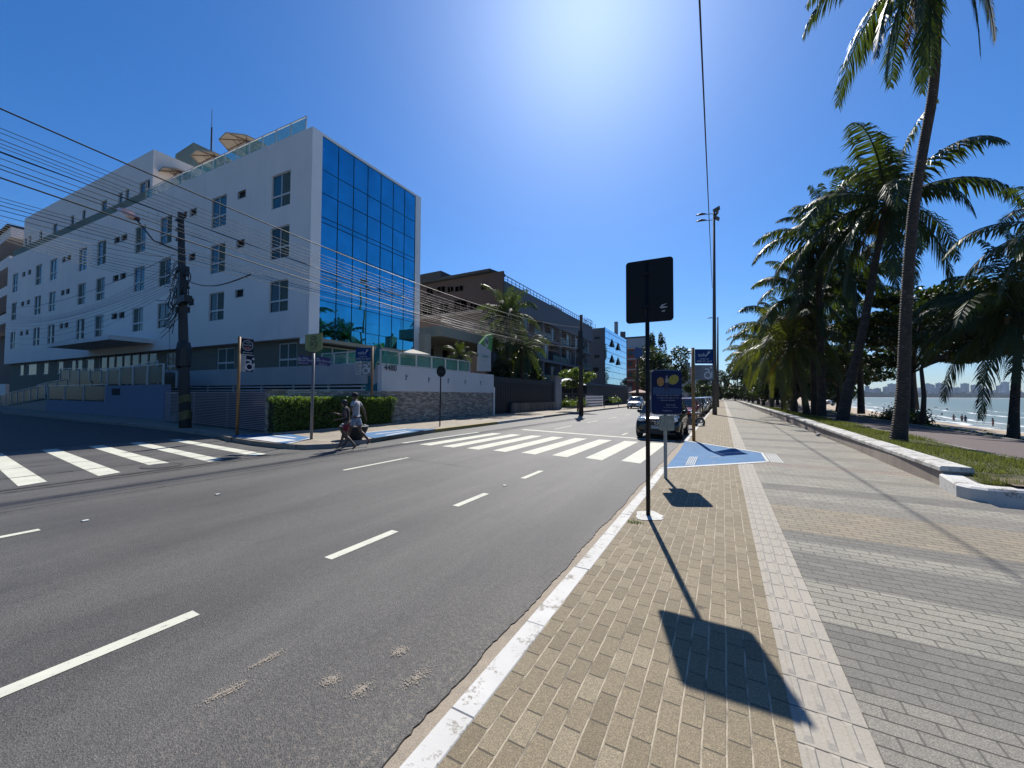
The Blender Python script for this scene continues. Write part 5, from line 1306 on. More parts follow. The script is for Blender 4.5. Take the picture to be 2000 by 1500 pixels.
# blue glass office
GXa = -24.0; gy0 = on_x(1181,680,GXa).y; gy1 = on_x(1224,680,GXa).y; gz = on_x(1181,639,GXa).z; gxl = on_y(1140,650,gy0).x
t = thing('glass_office', 'low office block with a pale blue glass street front and grey side wall', 'office block', loc=(GXa, gy0, 0))
M_PALEG = glassy('pale_mirror_glass', (.36,.62,.80), .03, wob=.08, metal=1.0)
g = MB(); g.box(gxl-6, gy0, 0, GXa-.06, gy1, gz-.1); part('side_wall', g, mat('office_grey', (.16,.16,.17), .85, .1, .4, fine=.2), t)
g = MB(); g.box(GXa-.05, gy0+.1, 4.5, GXa, gy1-.1, gz); part('glass_front', g, M_PALEG, t)
g = MB(); k = 0
z = 4.5
while z < gz: g.box(GXa, gy0+.1, z, GXa+.05, gy1-.1, z+.07); z += 1.55
g.box(GXa-.1, gy0-.02, 4.3, GXa+.08, gy0+.1, gz+.05); g.box(GXa-.1, gy1-.1, 4.3, GXa+.08, gy1, gz+.05); part('mullion_grid', g, M_MULL, t)
for (a, b_) in [(1196,670),(1208,677),(1196,701),(1208,706)]:
    q = on_x(a, b_, GXa+.1); g = MB(); g.add([(GXa+.06,q.y-.9,q.z-.9),(GXa+.06,q.y+.9,q.z-.9),(GXa+.06,q.y,q.z+1.2),(GXa+.5,q.y-.9,q.z-.9),(GXa+.5,q.y+.9,q.z-.9)], [(0,1,2),(3,4,2),(0,3,4,1)]); part('open_vent', g, M_DARK, t)
for (a, b_, w, h) in [(1166,660,10,3),(1166,696,10,5),(1164,722,11,8)]:
    p0 = on_y(a-w/2,b_-h/2,gy0-.02); p1 = on_y(a+w/2,b_+h/2,gy0-.02); g = MB(); g.box(p0.x, gy0-.05, p1.z, p1.x, gy0-.002, p0.z); part('window', g, M_DARK, t)
g = MB(); g.box(GXa-4, gy0+4, 0, GXa+1.5, gy1-1, 4.2); part('ground_floor', g, mat('office_base', (.28,.29,.30), .8), t)
g = MB(); q = on_x(1205,640,GXa-1); g.box(GXa-1.6, q.y-.5, gz-.2, GXa-.8, q.y+.5, q.z+1.6); part('roof_antenna', g, mat('antenna_white', (.35,.36,.38), .6), t)
for a in (1214,1219):
    q = on_x(a,648,GXa-1); g = MB(); g.tube([(GXa-1,q.y,gz-.2),(GXa-1,q.y,q.z)], .4, 8); part('chimney_pipe', g, mat('pipe_maroon', (.14,.08,.09), .6), t)

# brick apartment building
by0 = gy1+19; bx_ = on_y(1262,700,by0).x; by1 = by0+22; bz = on_y(1240,679,by0).z
t = thing('brick_building', 'red brick apartment building with pale floor bands beyond the glass office', 'apartment block', loc=(bx_, by0, 0))
M_BRICK = mat('red_brick', (.30,.085,.05), .85, .2, .6, fine=.4)
g = MB(); g.box(bx_-12, by0, 0, bx_, by1, bz); part('brick_wall', g, M_BRICK, t)
fz = [bz*k/5 for k in range(1,6)]
for z in fz: g = MB(); g.box(bx_-12.1, by0-.1, z-.35, bx_+.12, by1, z+.05); part('floor_band', g, mat('pale_band', (.52,.50,.48), .8), t)
for z in fz:
    xw0 = on_y(1231,700,by0).x; g = MB(); g.box(xw0-.7, by0-.06, z-2.6, xw0+.7, by0-.01, z-1.0); part('window', g, M_PANE, t); g = MB(); g.box(xw0+4.0, by0-.06, z-2.6, xw0+4.9, by0-.01, z-1.0); part('window', g, M_PANE, t)
for z in fz:
    for k in range(4):
        y = by0+2+k*(by1-by0-3)/4; g = MB(); g.box(bx_-.1, y, z-2.9, bx_+.02, y+3.2, z-1.0); part('window', g, M_PANE if k % 2 else mat('white_shutter', (.5,.5,.5), .7), t)
g = MB(); g.box(bx_-8, by0+.3, bz, bx_-.3, by1-1, bz+3.2); part('penthouse', g, mat('white_penthouse', (.42,.47,.52), .7, .1), t)
g = MB(); g.box(bx_-8, by0+.1, bz+3.2, bx_+.1, by1-.5, bz+3.7); g.box(bx_-.5, by0+4, bz, bx_, by0+6, bz+4.5); part('roof_frame', g, M_DKRAIL, t)
for z in fz[:4]: g = MB(); g.box(bx_, by0+.5, z-.2, bx_+1.4, by0+9, z+.9); part('balcony', g, mat('brick_balcony', (.36,.12,.08), .85, .15, .8), t)

# distant towers at the end of the avenue
M_TW = [mat('tower_cream', (.42,.40,.38), .8, .08, .05), mat('tower_grey', (.30,.34,.38), .7, .08, .05), mat('tower_rose', (.40,.31,.28), .8, .08, .05), mat('tower_blue', (.20,.27,.34), .5, .08, .05)]
M_TWIN = mat('tower_window', (.05,.07,.10), .3)
def tower(px0, px1, ytop, Dist, m_, label, group, cap=None, floors=None, deep=None):
    """tower whose street-facing width spans two sight lines at distance Dist"""
    a = on_d(px0, ytop, Dist); b_ = on_d(px1, ytop, Dist); c = (a+b_)/2; w = (b_-a).length; z = c.z
    t = thing('tower', label, 'tower', group, loc=(c.x, c.y, 0)); d = deep or w*.8
    t.rotation_euler = (0,0,radians(28.75))
    g = MB(); g.box(-w/2, 0, -6, w/2, d, z); lpart('wall', g, m_, t)
    nf = floors or max(3, int(z/3.2)); nb = max(2, min(5, int(w/3.5)))
    g = MB()
    for f in range(nf):
        zz = z*(f+.35)/nf
        for k in range(nb):
            x = -w/2+w*(k+.22)/nb; g.box(x, -.25, zz, x+w/nb*.56, -.05, zz+z/nf*.5)
    o = lpart('window_rows', g, M_TWIN, t); 
    g = MB(); g.box(-w*.25, d*.2, z, w*.2, d*.7, z+ (cap or 3)); lpart('roof_house', g, m_, t)
    return t
tw = [(1330,1342,722,330,0,'cream tower furthest left of the avenue end cluster'),(1338,1348,708,420,1,'grey domed-top tower rising highest above the avenue end'),(1342,1356,728,300,2,'rose tower behind the rusty orange post'),(1350,1362,716,360,0,'pale tower just left of the blue board post'),
      (1360,1372,742,260,1,'grey slab block behind the parked cars'),(1374,1390,740,230,3,'blue balconied block left of the tall lamp post'),(1386,1396,748,290,0,'low cream block touching the tall lamp post')]
for a in tw: tower(a[0], a[1], a[2], a[3], M_TW[a[4]], a[5], 'towers at the end of the avenue')

# neighbour at the left edge of the view
NX = C0.x-LEN-1.5; t = thing('apartment_block', 'white apartment block with dark balcony recesses at the left edge behind the hotel', 'apartment block', loc=(NX, 12, 0))
NY = 12.0; nz = on_y(10,452,NY).z; zs = [on_y(10,v,NY).z for v in (668,631,613,577,560,524,505,470,452)]
g = MB(); g.box(NX-26, NY+2.5, 0, NX-1, NY+14, nz); part('rear_wall', g, mat('recess_dark', (.05,.05,.055), .8), t)
for a, b_ in zip(zs[1::2], zs[2::2]): g = MB(); g.box(NX-26, NY, a, NX-1, NY+2.5, b_); part('balcony_front', g, M_WHITE, t)
g = MB(); g.box(NX-26, NY+.1, 0, NX-1, NY+2.4, zs[0]*.35); part('base_wall', g, M_WHITE, t)
g = MB(); g.box(NX-27, NY-.3, nz+.002, NX-1, NY+14, nz+.3); part('roof', g, mat('roof_dark', (.035,.045,.05), .8), t)

# frontages between the 4480 wall and the glass office
FX = -16.9; fy0 = WY1+.2; fy1 = on_x(1082,790,FX).y
t = thing('dark_gate', 'long black closed gate of the lot next to the 4480 wall', 'gate', loc=(FX, fy0, 0))
g = MB(); g.box(FX-.1, fy0, .1, FX, fy1, on_x(1000,738,FX).z); part('gate_panel', g, mat('gate_black', (.012,.014,.022), .6, .2, 1), t)
g = MB(); y = fy0+.3
while y < fy1: g.box(FX, y, .2, FX+.03, y+.04, 2.9); y += .45
part('gate_bars', g, mat('gate_bar', (.03,.03,.04), .6), t)
t = thing('low_front_wall', 'low stained wall below the black gate with pale upright streaks', 'wall', loc=(FX, fy0+6, 0))
y0 = on_x(1000,790,FX+.3).y; g = MB(); g.box(FX+.1, y0, 0, FX+.35, fy1-.1, 1.05); part('wall_face', g, mat('streaked_wall', (.13,.12,.11), .9, .5, 3, stain=(.3,.28,.25), stretch=(1,4,.2)), t)
t = thing('gate_pillar', 'pale grey square pillar ending the black gate', 'pillar', loc=(FX, fy1, 0))
g = MB(); y1_ = on_x(1094,790,FX).y; g.box(FX-.6, fy1+.02, 0, FX+.2, y1_, on_x(1087,738,FX).z); part('shaft', g, mat('pillar_grey', (.33,.35,.39), .85, .12, .8), t)
g = MB(); g.box(FX-.7, fy1-.06, on_x(1087,738,FX).z, FX+.3, y1_+.08, on_x(1087,736,FX).z+.12); part('cap', g, M_CONC, t)
t = thing('lattice_fence', 'thin white lattice fence over a flower bed past the grey pillar', 'fence', loc=(FX, y1_, 0))
g = MB(); ye = on_x(1160,780,FX).y; y = y1_+.1
while y < ye: g.box(FX-.03, y, .5, FX, y+.05, 2.0); y += .8
for z in (.9,1.4,1.95): g.box(FX-.03, y1_, z, FX+.004, ye, z+.05)
part('bars', g, M_SLATE2, t)
t = thing('white_tent', 'white tent roof behind the lattice fence', 'tent', loc=(-19, y1_+6, 0))
a = on_x(1098,746,-19); b_ = on_x(1130,746,-19); zt_ = on_x(1110,741,-19).z; zb_ = on_x(1110,751,-19).z
g = MB(); m_ = (a.y+b_.y)/2; g.add([(-21,a.y,zb_),(-17.5,a.y,zb_),(-17.5,b_.y,zb_),(-21,b_.y,zb_),(-19.3,m_-1,zt_+.2),(-19.3,m_+1,zt_+.2)], [(0,1,4),(1,2,5,4),(2,3,5),(3,0,4,5)]); part('canvas_roof', g, mat('tent_white', (.8,.8,.8), .7, .04), t)
g = MB()
for x, y in ((-17.6,a.y+.1),(-17.6,b_.y-.1)): g.tube([(x,y,0),(x,y,zb_)], .05, 6)
part('poles', g, M_SLATE2, t)
t = thing('slanted_barrier', 'white slatted barrier panels leaning by the pavement beyond the far utility pole', 'barrier', loc=(-16, 60, 0))
a = on_x(1146,782,-15.8); b_ = on_x(1178,782,-15.8); g = MB()
for k in range(4): z = .35+k*.38; g.plate([(-15.8,a.y,z),(-15.8,b_.y,z),(-15.8,b_.y,z+.24),(-15.8,a.y,z+.24)], (-.05,0,0))
part('slats', g, M_WHITE2, t)
g = MB(); g.tube([(-15.9,a.y,0),(-15.9,a.y,1.8)], .05, 6); g.tube([(-15.9,b_.y,0),(-15.9,b_.y,1.8)], .05, 6); part('posts', g, M_WHITE2, t)
# street parasols by the office
q = on_x(1228,786,-14.5); parasol('parasol', -15.5, 84, PZ, 3.1, 2.2, 'pinkish street parasol in front of the glass office', mat('salmon_canvas', (.60,.40,.33), .9), 8, None)
M_SHED = mat('shed_dark', (.02,.03,.045), .7)
t = thing('kiosk', 'dark single-storey shopfront row under the glass office', 'shopfront', loc=(-18, 52, 0))
g = MB(); g.box(-23.4, on_x(1140,770,-18).y, 0, -17.5, on_x(1222,770,-18).y, 3.3); part('front_wall', g, M_SHED, t)
g = MB(); g.box(-18.5, on_x(1140,770,-18).y, 3.302, -17.2, on_x(1222,770,-18).y, 3.6); part('awning_edge', g, mat('awning_blue', (.03,.09,.16), .7), t)
# ============================================================ PALMS, TREES, GRASS
M_PALML = foliage('palm_leaf', (.023,.038,.011), (.12,.18,.015), rough=.52, tr=.19, scale=.8, spec=.32)
M_PALMY = foliage('palm_leaf_yellowgreen', (.030,.040,.010), (.18,.21,.015), rough=.5, tr=.24, scale=.8, spec=.35)
M_DEAD = foliage('dead_frond', (.14,.075,.02), (.35,.16,.02), rough=.7, tr=.3, scale=1.2, spec=.2)
M_ALMOND = foliage('almond_leaf', (.018,.032,.008), (.075,.13,.010), rough=.5, tr=.16, scale=.6, spec=.35)
M_BUSH = foliage('bush_leaf', (.035,.058,.012), (.17,.26,.02), rough=.5, tr=.3, scale=.8, spec=.4)
def trunk_mat():
    m, nt, b = newmat('palm_trunk'); p = geo(nt)
    sx = N(nt, 'ShaderNodeSeparateXYZ'); nt.links.new(p, sx.inputs[0])
    w = math_(nt, 'ADD', math_(nt, 'MULTIPLY', sx.outputs[2], 88), math_(nt, 'MULTIPLY', noise(nt, p, 2.5, 4), 16)); rg = math_(nt, 'SINE', w)
    o = ramp(nt, noise(nt, p, 3, 6, .7), [(.3,(.055,.045,.036)),(.6,(.13,.105,.085)),(.8,(.24,.21,.18))])
    o = mix(nt, mapr(nt, rg, .3, 1, 0, .3), o, (.04,.033,.027)); o = mix(nt, mapr(nt, noise(nt, p, 11, 4), .62, .7, 0, .6), o, (.34,.32,.28))
    o = mix(nt, 1.0, o, (.5,.48,.46), 'MULTIPLY'); nt.links.new(o, b.inputs['Base Color']); b.inputs['Roughness'].default_value = .9
    bump(nt, b, math_(nt, 'ADD', rg, math_(nt, 'MULTIPLY', noise(nt, p, 14, 5), 1.6)), .8, .02); return m
M_TRUNK = trunk_mat()
M_BARK = mat('tree_bark', (.07,.055,.045), .9, .3, 2, bmp=.5)
M_NUT = mat('coconut', (.10,.09,.03), .5, .3, 5)

def frond(mb, az, el, L, droop, r, leaflets=46, lw=.038, ll=.62, hang=.75, rach=None, wind=(0,0,0)):
    """one pinnate frond: curved rachis with leaflets that hang from both sides"""
    p = Vector((0,0,0)); d = Vector((cos(az)*cos(el), sin(az)*cos(el), sin(el))); n = 14; P = [p.copy()]; wv = Vector(wind)
    for i in range(n):
        s = (i+1)/n; d = (d+Vector((0,0,-1))*droop*s*.235+wv*.05).normalized(); p = p+d*(L/n); P.append(p.copy())
    (rach if rach is not None else mb).tube(P, [.035*(1-.85*i/n)*(L/4) for i in range(n+1)], 4, False)
    side0 = Vector((-sin(az), cos(az), 0)); tw = r.uniform(-.5,.5)
    for i in range(leaflets):
        s = .10+.90*i/leaflets; k = s*n; a = min(int(k), n-1); q = P[a].lerp(P[a+1], k-a); t = (P[a+1]-P[a]).normalized()
        side = (side0-t*side0.dot(t)).normalized(); up = side.cross(t)
        if up.z < 0: up = -up
        side = side*cos(tw)+up*sin(tw)
        l = ll*L/4.2*(sin(pi*min(1,(s*.86+.12)))**.55)*r.uniform(.8,1.12)
        for sg in (1,-1):
            if r.random() < .04: continue
            hg = hang*r.uniform(.55,1.35)
            dd = (side*sg*.9+t*r.uniform(.45,.8)+Vector((0,0,-1))*hg*.65+up*.10).normalized(); e = (dd+Vector((0,0,-1))*hg*1.0+wv*.3+Vector((r.gauss(0,.08),r.gauss(0,.08),0))).normalized()
            m_ = q+dd*l*.5; tip = m_+e*l*.55; w = t*lw*L/4.2
            mb.add([q-w*.6, q+w*.6, m_+w, m_-w, tip], [(0,1,2,3),(3,2,4)])
def crown(seed, nf, L, ndead=2, spread=1.0, wind=(0,0,0), upright=.2, leaflets=46, lw=.039, ll=.62):
    r = random.Random(seed); g = MB(); gd = MB(); ga = 2.39996
    for k in range(nf):
        s = k/(nf-1); el = radians(86-135*spread*s**1.1)+r.gauss(0,.1); az = k*ga+r.gauss(0,.25)
        frond(g, az, el, L*r.uniform(.78,1.08)*(1-.25*(1-s)*(s < .2)), .75+.85*s+r.uniform(-.15,.2), r, leaflets, lw, ll*1.5, .75+1.0*s, None, wind)
    for k in range(ndead): frond(gd, r.uniform(0,6.28), radians(-55)+r.gauss(0,.15), L*.65, .7, r, 30, .03, .5, 1.2, None, wind)
    return g, gd
def nuts(seed):
    r = random.Random(seed); g = MB()
    for k in range(9): a = r.uniform(0,6.28); g.ball((.28*cos(a), .28*sin(a), -.25+r.uniform(-.2,.1)), .12, 8, 6)
    return g
_cr = {}
def palm(label, base, path, radii, L, seed, nf=24, group=None, leaf=None, ndead=2, wind=(0,0,0), spread=1.0, leaflets=46, rz=0, scale=1.0, name='coconut_palm', cat='palm tree', ll=.62):
    base = Vector(base); t = thing(name, label, cat, group, loc=tuple(base))
    P = [Vector(p)-base for p in path]; 
    # smooth the path
    Q = []; R = []
    for i in range(len(P)-1):
        a = P[max(i-1,0)]; b_ = P[i]; c = P[i+1]; d = P[min(i+2,len(P)-1)]
        for k in range(6):
            s = k/6; Q.append(.5*((2*b_)+(-a+c)*s+(2*a-5*b_+4*c-d)*s*s+(-a+3*b_-3*c+d)*s**3)); R.append(radii[i]+(radii[i+1]-radii[i])*s)
    Q.append(P[-1]); R.append(radii[-1])
    g = MB(); g.tube(Q, R, 14); lpart('trunk', g, M_TRUNK, t, True)
    key = (seed, nf, L, ndead, spread, wind, leaflets, ll)
    if key not in _cr:
        g, gd = crown(seed, nf, L, ndead, spread, wind, leaflets=leaflets, ll=ll)
        o = g.build('crown', leaf or M_PALML); o2 = gd.build('dead_fronds', M_DEAD) if ndead else None; o3 = nuts(seed).build('coconuts', M_NUT, smooth=True)
        _cr[key] = (o.data, o2.data if o2 else None, o3.data); objs = [o]+([o2] if o2 else [])+[o3]
    else:
        objs = []
        for nm, d in zip(('crown','dead_fronds','coconuts'), _cr[key]):
            if d is None: continue
            o = bpy.data.objects.new(nm, d); col.objects.link(o); objs.append(o)
    for o in objs: o.parent = t; o.location = P[-1]; o.rotation_euler = (0,0,rz); o.scale = (scale,)*3
    return t
def d_of(px, py, z=GZ): q = on_z(px, py, z); return q.y*cos(radians(28.75))-q.x*sin(radians(28.75)), q
# P1 - tall leaning palm in front
D, q = d_of(1757, 862)
pth = [on_d(1757,868,D), on_d(1756,850,D), on_d(1764,760,D), on_d(1770,600,D), on_d(1783,420,D), on_d(1803,290,D), on_d(1822,180,D-.2), on_d(1829,60,D-.2), on_d(1832,-135,D-.2)]
palm('tallest curving coconut palm rising out of the top of the view from the verge', pth[0], pth, [.24,.195,.155,.135,.125,.118,.112,.108,.10], 4.35, 101, 34, None, ndead=4, spread=1.20, leaflets=64, ll=.60, wind=(-.05,0,-.25))
# P2 - big crown behind it, leaning trunk
D2, q = d_of(1648, 820)
pth = [on_d(1645,822,D2), on_d(1655,770,D2), on_d(1675,690,D2), on_d(1692,610,D2), on_d(1712,500,D2), on_d(1733,395,D2)]
palm('large shaggy coconut palm with a leaning trunk behind the tallest palm', pth[0], pth, [.31,.25,.21,.19,.16,.14], 6.0, 102, 30, None, ndead=3, spread=1.02, leaflets=66, wind=(-.12,0,-.1))
# P3 - upright trunk left of it
D3, q = d_of(1603, 812)
pth = [on_d(1604,814,D3), on_d(1605,760,D3), on_d(1602,650,D3), on_d(1600,560,D3), on_d(1612,470,D3)]
palm('upright coconut palm at the left of the big leaning one, drooping fronds toward the pavement', pth[0], pth, [.29,.22,.19,.18,.15], 5.6, 103, 28, None, ndead=3, spread=1.08, leaflets=62, wind=(-.15,0,-.1))
pth = [on_d(1592,812,D3+1.5), on_d(1590,760,D3+1.5), on_d(1586,660,D3+1.5), on_d(1575,575,D3+1.5)]
palm('shorter coconut palm tucked beside the upright one with orange dead fronds', pth[0], pth, [.26,.21,.18,.15], 5.2, 104, 30, None, ndead=6, spread=1.12, leaflets=60, wind=(-.15,0,0))
# P4 - right edge
D4, q = d_of(1978, 856, .15)
pth = [on_d(1979,858,D4), on_d(1981,800,D4), on_d(1986,720,D4), on_d(1992,610,D4)]
palm('coconut palm at the right edge with fronds arching over the sea', pth[0], pth, [.19,.14,.12,.11], 4.3, 105, 26, None, ndead=1, spread=1.0, leaflets=60, wind=(-.1,0,-.05))
pth = [on_d(2080,858,D4-2), on_d(2085,700,D4-2), on_d(2075,440,D4-2)]
palm('coconut palm outside the right edge whose frond tips reach into view', pth[0], pth, [.3,.2,.17], 3.4, 106, 22, None, ndead=1, leaflets=50)
pth = [on_d(1682,808,D3+6), on_d(1680,740,D3+6), on_d(1672,640,D3+6), on_d(1662,560,D3+6)]
palm('coconut palm showing between the upright palm and the big leaning one', pth[0], pth, [.26,.2,.17,.15], 5.4, 103, 28, None, ndead=3, spread=1.12, leaflets=66, wind=(-.15,0,-.1), rz=2.1)
pth = [on_d(1552,806,D3+7), on_d(1550,760,D3+7), on_d(1545,700,D3+7), on_d(1536,640,D3+7)]
palm('coconut palm just left of the pair of upright palms, crown over the wall', pth[0], pth, [.26,.2,.17,.15], 5.0, 104, 30, None, ndead=6, spread=1.12, leaflets=64, wind=(-.15,0,0), rz=3.3)
pth = [on_d(1790,800,D3+14), on_d(1785,740,D3+14), on_d(1782,640,D3+14)]
palm('distant coconut palm showing right of the tallest palm trunk', pth[0], pth, [.24,.18,.14], 5.0, 102, 30, None, ndead=4, spread=1.08, leaflets=70, wind=(-.12,0,-.1), rz=1.0)
# row of palms along the wall
r = random.Random(31)
row = [(5.2,34,5.6),(6.8,39,7.0),(4.9,43,6.2),(6.2,48,7.8),(4.9,53,7.2),(6.6,59,8.4),(5.0,65,8.0),(7.2,70,9.5),(5.2,76,8.6),(6.4,83,9.6),(5.2,90,9.8),(7.5,96,11),(5.2,104,11.2),(6.5,114,12),(5.4,126,13.8),(7.0,140,12.5),(5.6,155,13),(7.6,172,14),(5.8,190,14)]
rl = ['nearest palm of the row along the wall, low yellow-green fronds','second palm of the row, set back toward the cycle path','third palm of the row, short, close to the wall','fourth palm of the row, taller than its neighbours','fifth palm of the row beside the wall']
for k, (x, y, h) in enumerate(row):
    lx = r.uniform(-.9,.3); sd = 200+k % 4
    P = [(x,y,GZ-.1),(x+lx*.2,y,GZ+h*.3),(x+lx*.6,y,h*.65),(x+lx,y,h)]
    lab = rl[k] if k < 5 else '%s palm of the row along the wall, counted from the viewer' % ['sixth','seventh','eighth','ninth','tenth','eleventh','twelfth','thirteenth','fourteenth','fifteenth','sixteenth','seventeenth','eighteenth','nineteenth'][k-5]
    palm(lab, P[0], P, [.24,.18,.15,.13], 5.2, sd, 26, 'row of palms along the low wall', leaf=M_PALMY if sd in (200,202) else M_PALML, ndead=2, spread=1.08, leaflets=40, rz=r.uniform(0,6.28), scale=r.uniform(.85,1.1), wind=(-.12,0,0))
# palms by the apartment block and on the terrace
def townpalm(px, pyc, D, L, seed, label, nf=24, name='garden_palm'):
    c = on_d(px, pyc, D); P = [(c.x,c.y,PZ-.1),(c.x+.1,c.y,c.z*.5),(c.x,c.y,c.z)]
    palm(label, P[0], P, [.24,.18,.16], L, seed, nf, None, leaf=M_PALML, ndead=1, spread=.95, leaflets=44, name=name)
townpalm(990,618,38,4.2,301,'bushy garden palm in front of the dark apartment block', 34)
townpalm(1018,682,38,3.8,302,'lower garden palm behind the black gate', 32)
townpalm(958,680,38,3.2,305,'small garden palm behind the white totem sign', 20)
townpalm(897,694,29.5,1.6,303,'small terrace palm at the right end of the glass balustrade', 20)

# broad-leaved trees
def tree(label, c, rx, ry, rz_, trunk, n, size, seed, leafm, name, cat, group=None, layered=False, base_z=GZ, lobes=10):
    r = random.Random(seed); c = Vector(c); t = thing(name, label, cat, group, loc=(trunk[0], trunk[1], base_z)); b0 = Vector((trunk[0], trunk[1], base_z-.1)); L = t.location
    g = MB(); lob = []
    for k in range(lobes):
        a = r.uniform(0,6.28); s = r.random()**.5*.8; h = (r.choice([-.7,-.2,.3,.8]) if layered else r.uniform(-.8,.8)); lob.append((c+Vector((rx*s*cos(a), ry*s*sin(a), rz_*h)), r.uniform(.30,.52)*(1-.25*abs(h))))
    fork = Vector((trunk[0], trunk[1], c.z-rz_*1.05)); g.tube([b0-L, (b0.lerp(fork,.5))-L+Vector((.1,.05,0)), fork-L], [trunk[2], trunk[2]*.75, trunk[2]*.6], 9); lpart('trunk', g, M_BARK, t, True)
    g = MB()
    for (p, q) in lob: g.tube([fork-L, fork.lerp(p,.5)-L+Vector((0,0,.2)), p-L], [trunk[2]*.45, trunk[2]*.25, .04], 5)
    lpart('limbs', g, M_BARK, t, True)
    g = MB(); pts = []
    for i in range(n):
        p, q = lob[r.randrange(len(lob))]; u = Vector((r.gauss(0,1), r.gauss(0,1), r.gauss(0,1))).normalized()*r.uniform(.55,1.08)
        z = u.z*rz_*q*(.55 if layered else 1.2); pts.append((p.x+u.x*rx*q-L.x, p.y+u.y*ry*q-L.y, p.z+z-L.z))
    leaf_cloud(g, pts, size, r, .35 if layered else 0.0); lpart('crown', g, leafm, t)
    return t
tree('sea almond tree with flat leaf layers between the leaning palm and the tallest palm', (11,34,6.0), 4.2,4.2,2.6, (10.6,34,.17), 9500, .17, 401, M_ALMOND, 'almond_tree', 'tree', None, True, lobes=16)
tree('sea almond tree reaching right of the tallest palm over the beach', (11.5,27,5.1), 2.9,3.2,1.7, (9.3,28.5,.13), 7500, .15, 402, M_ALMOND, 'almond_tree', 'tree', None, True, lobes=14)
tree('dark sea almond tree behind the upright palms', (9.5,45,5.4), 4.6,4.6,2.6, (9.2,45,.25), 8000, .2, 403, M_ALMOND, 'almond_tree', 'tree', None, True, lobes=16)
trs = [(10.5,58),(12,72),(11,90),(13,112),(16,140),(8.6,64),(9.2,80),(9.0,100),(3.5,150),(8,135),(0.5,175),(-6,205)]
for k, (x, y) in enumerate(trs):
    tree(['low dark shore tree behind the third palm of the row','shore tree further back behind the middle of the palm row','rounded shore tree beyond the middle of the palm row','distant shore tree near the vanishing end of the promenade','farthest shore tree at the end of the promenade','dark tree filling the gap behind the fifth palm of the row','dark tree filling the gap behind the ninth palm of the row','dark tree filling the gap behind the twelfth palm of the row','dark tree closing the far end of the promenade','tree right of the one closing the far end of the promenade','tree left of the one closing the far end of the promenade','tree over the vanishing end of the parked cars'][k], (x,y,4.6 if k < 8 else 6.2), 5,5,3.2 if k < 8 else 5.0, (x,y,.25), 4200, .3 if k < 8 else .42, 410+k, M_ALMOND, 'shore_tree', 'tree', 'shore trees', False, lobes=10)
tree('big round dark tree in front of the brick building', on_d(1290,722,95), 6.6,6.6,5.0, (on_d(1290,722,95).x, on_d(1290,722,95).y, .35), 6500, .36, 420, M_ALMOND, 'street_tree', 'tree', base_z=PZ, lobes=14)
tree('narrow conifer-like tree rising beside the brick building', on_d(1281,688,105), 2.4,2.4,5.5, (on_d(1281,688,105).x, on_d(1281,688,105).y, .25), 2600, .3, 421, M_ALMOND, 'street_tree', 'tree', base_z=PZ, lobes=10)
tree('small bright green tree on the far pavement near the far utility pole', on_d(1128,738,40), 1.9,1.9,.9, (on_d(1128,738,40).x, on_d(1128,738,40).y, .1), 2600, .13, 422, M_BUSH, 'street_tree', 'tree', base_z=PZ, lobes=8)
tree('low leafy tree at the far end of the avenue beside the towers', on_d(1372,772,120), 6,6,3.5, (on_d(1372,772,120).x, on_d(1372,772,120).y, .3), 2500, .4, 423, M_ALMOND, 'street_tree', 'tree', base_z=PZ, lobes=8)
def bush(label, pts, size, n, seed, m_, name='bush', group=None):
    r = random.Random(seed); c = Vector(pts[0]); t = thing(name, label, 'bush', group, loc=tuple(c)); P = []
    for i in range(n):
        a = r.choice(pts); b_ = r.choice(pts); q = Vector(a).lerp(Vector(b_), r.random()); P.append((q.x+r.gauss(0,.3)-c.x, q.y+r.gauss(0,.3)-c.y, q.z+abs(r.gauss(0,.35))-c.z))
    leaf_cloud(g := MB(), P, size, r); lpart('foliage', g, m_, t); return t
bush('sunlit green flower bed at the foot of the lattice fence', [(FX+.4, y1_+.5, PZ+.3), (FX+.4, y1_+7, PZ+.3)], .13, 1800, 501, M_BUSH)
bush('spiky bush on the far pavement beside the slanted barrier', [(-16.5, on_x(1190,780,-16.5).y, PZ+.5), (-16.5, on_x(1205,780,-16.5).y, PZ+.5)], .2, 900, 502, M_BUSH)
bush('dark shrub behind the dark gate under the palms', [(-19,34,2.6),(-19,41,3.2),(-19.6,37,6.2),(-19.5,40,5.6)], .2, 6500, 503, M_ALMOND)
bush('climbing greenery over the black gate at the terrace end', [(-18.2,29.5,3.0),(-18.2,33,3.2),(-18.2,31,4.6)], .15, 2600, 504, M_ALMOND)
bush('leafy crown on the hill behind the left apartment block', [(-125,40,24.5),(-140,40,24.8)], .9, 500, 505, M_ALMOND)
for k, (x, y) in enumerate([(-26,-9),(-38,-10),(-51,-9),(-65,-10),(-82,-9)]):
    tree(['dark garden tree across the side street nearest the avenue','second dark garden tree across the side street','third dark garden tree across the side street','fourth dark garden tree across the side street','farthest dark garden tree across the side street'][k], (x,y,5.0), 6.5,4,4.6, (x,y,.25), 3000, .4, 440+k, M_ALMOND, 'garden_tree', 'tree', 'garden trees across the side street', base_z=0, lobes=12)
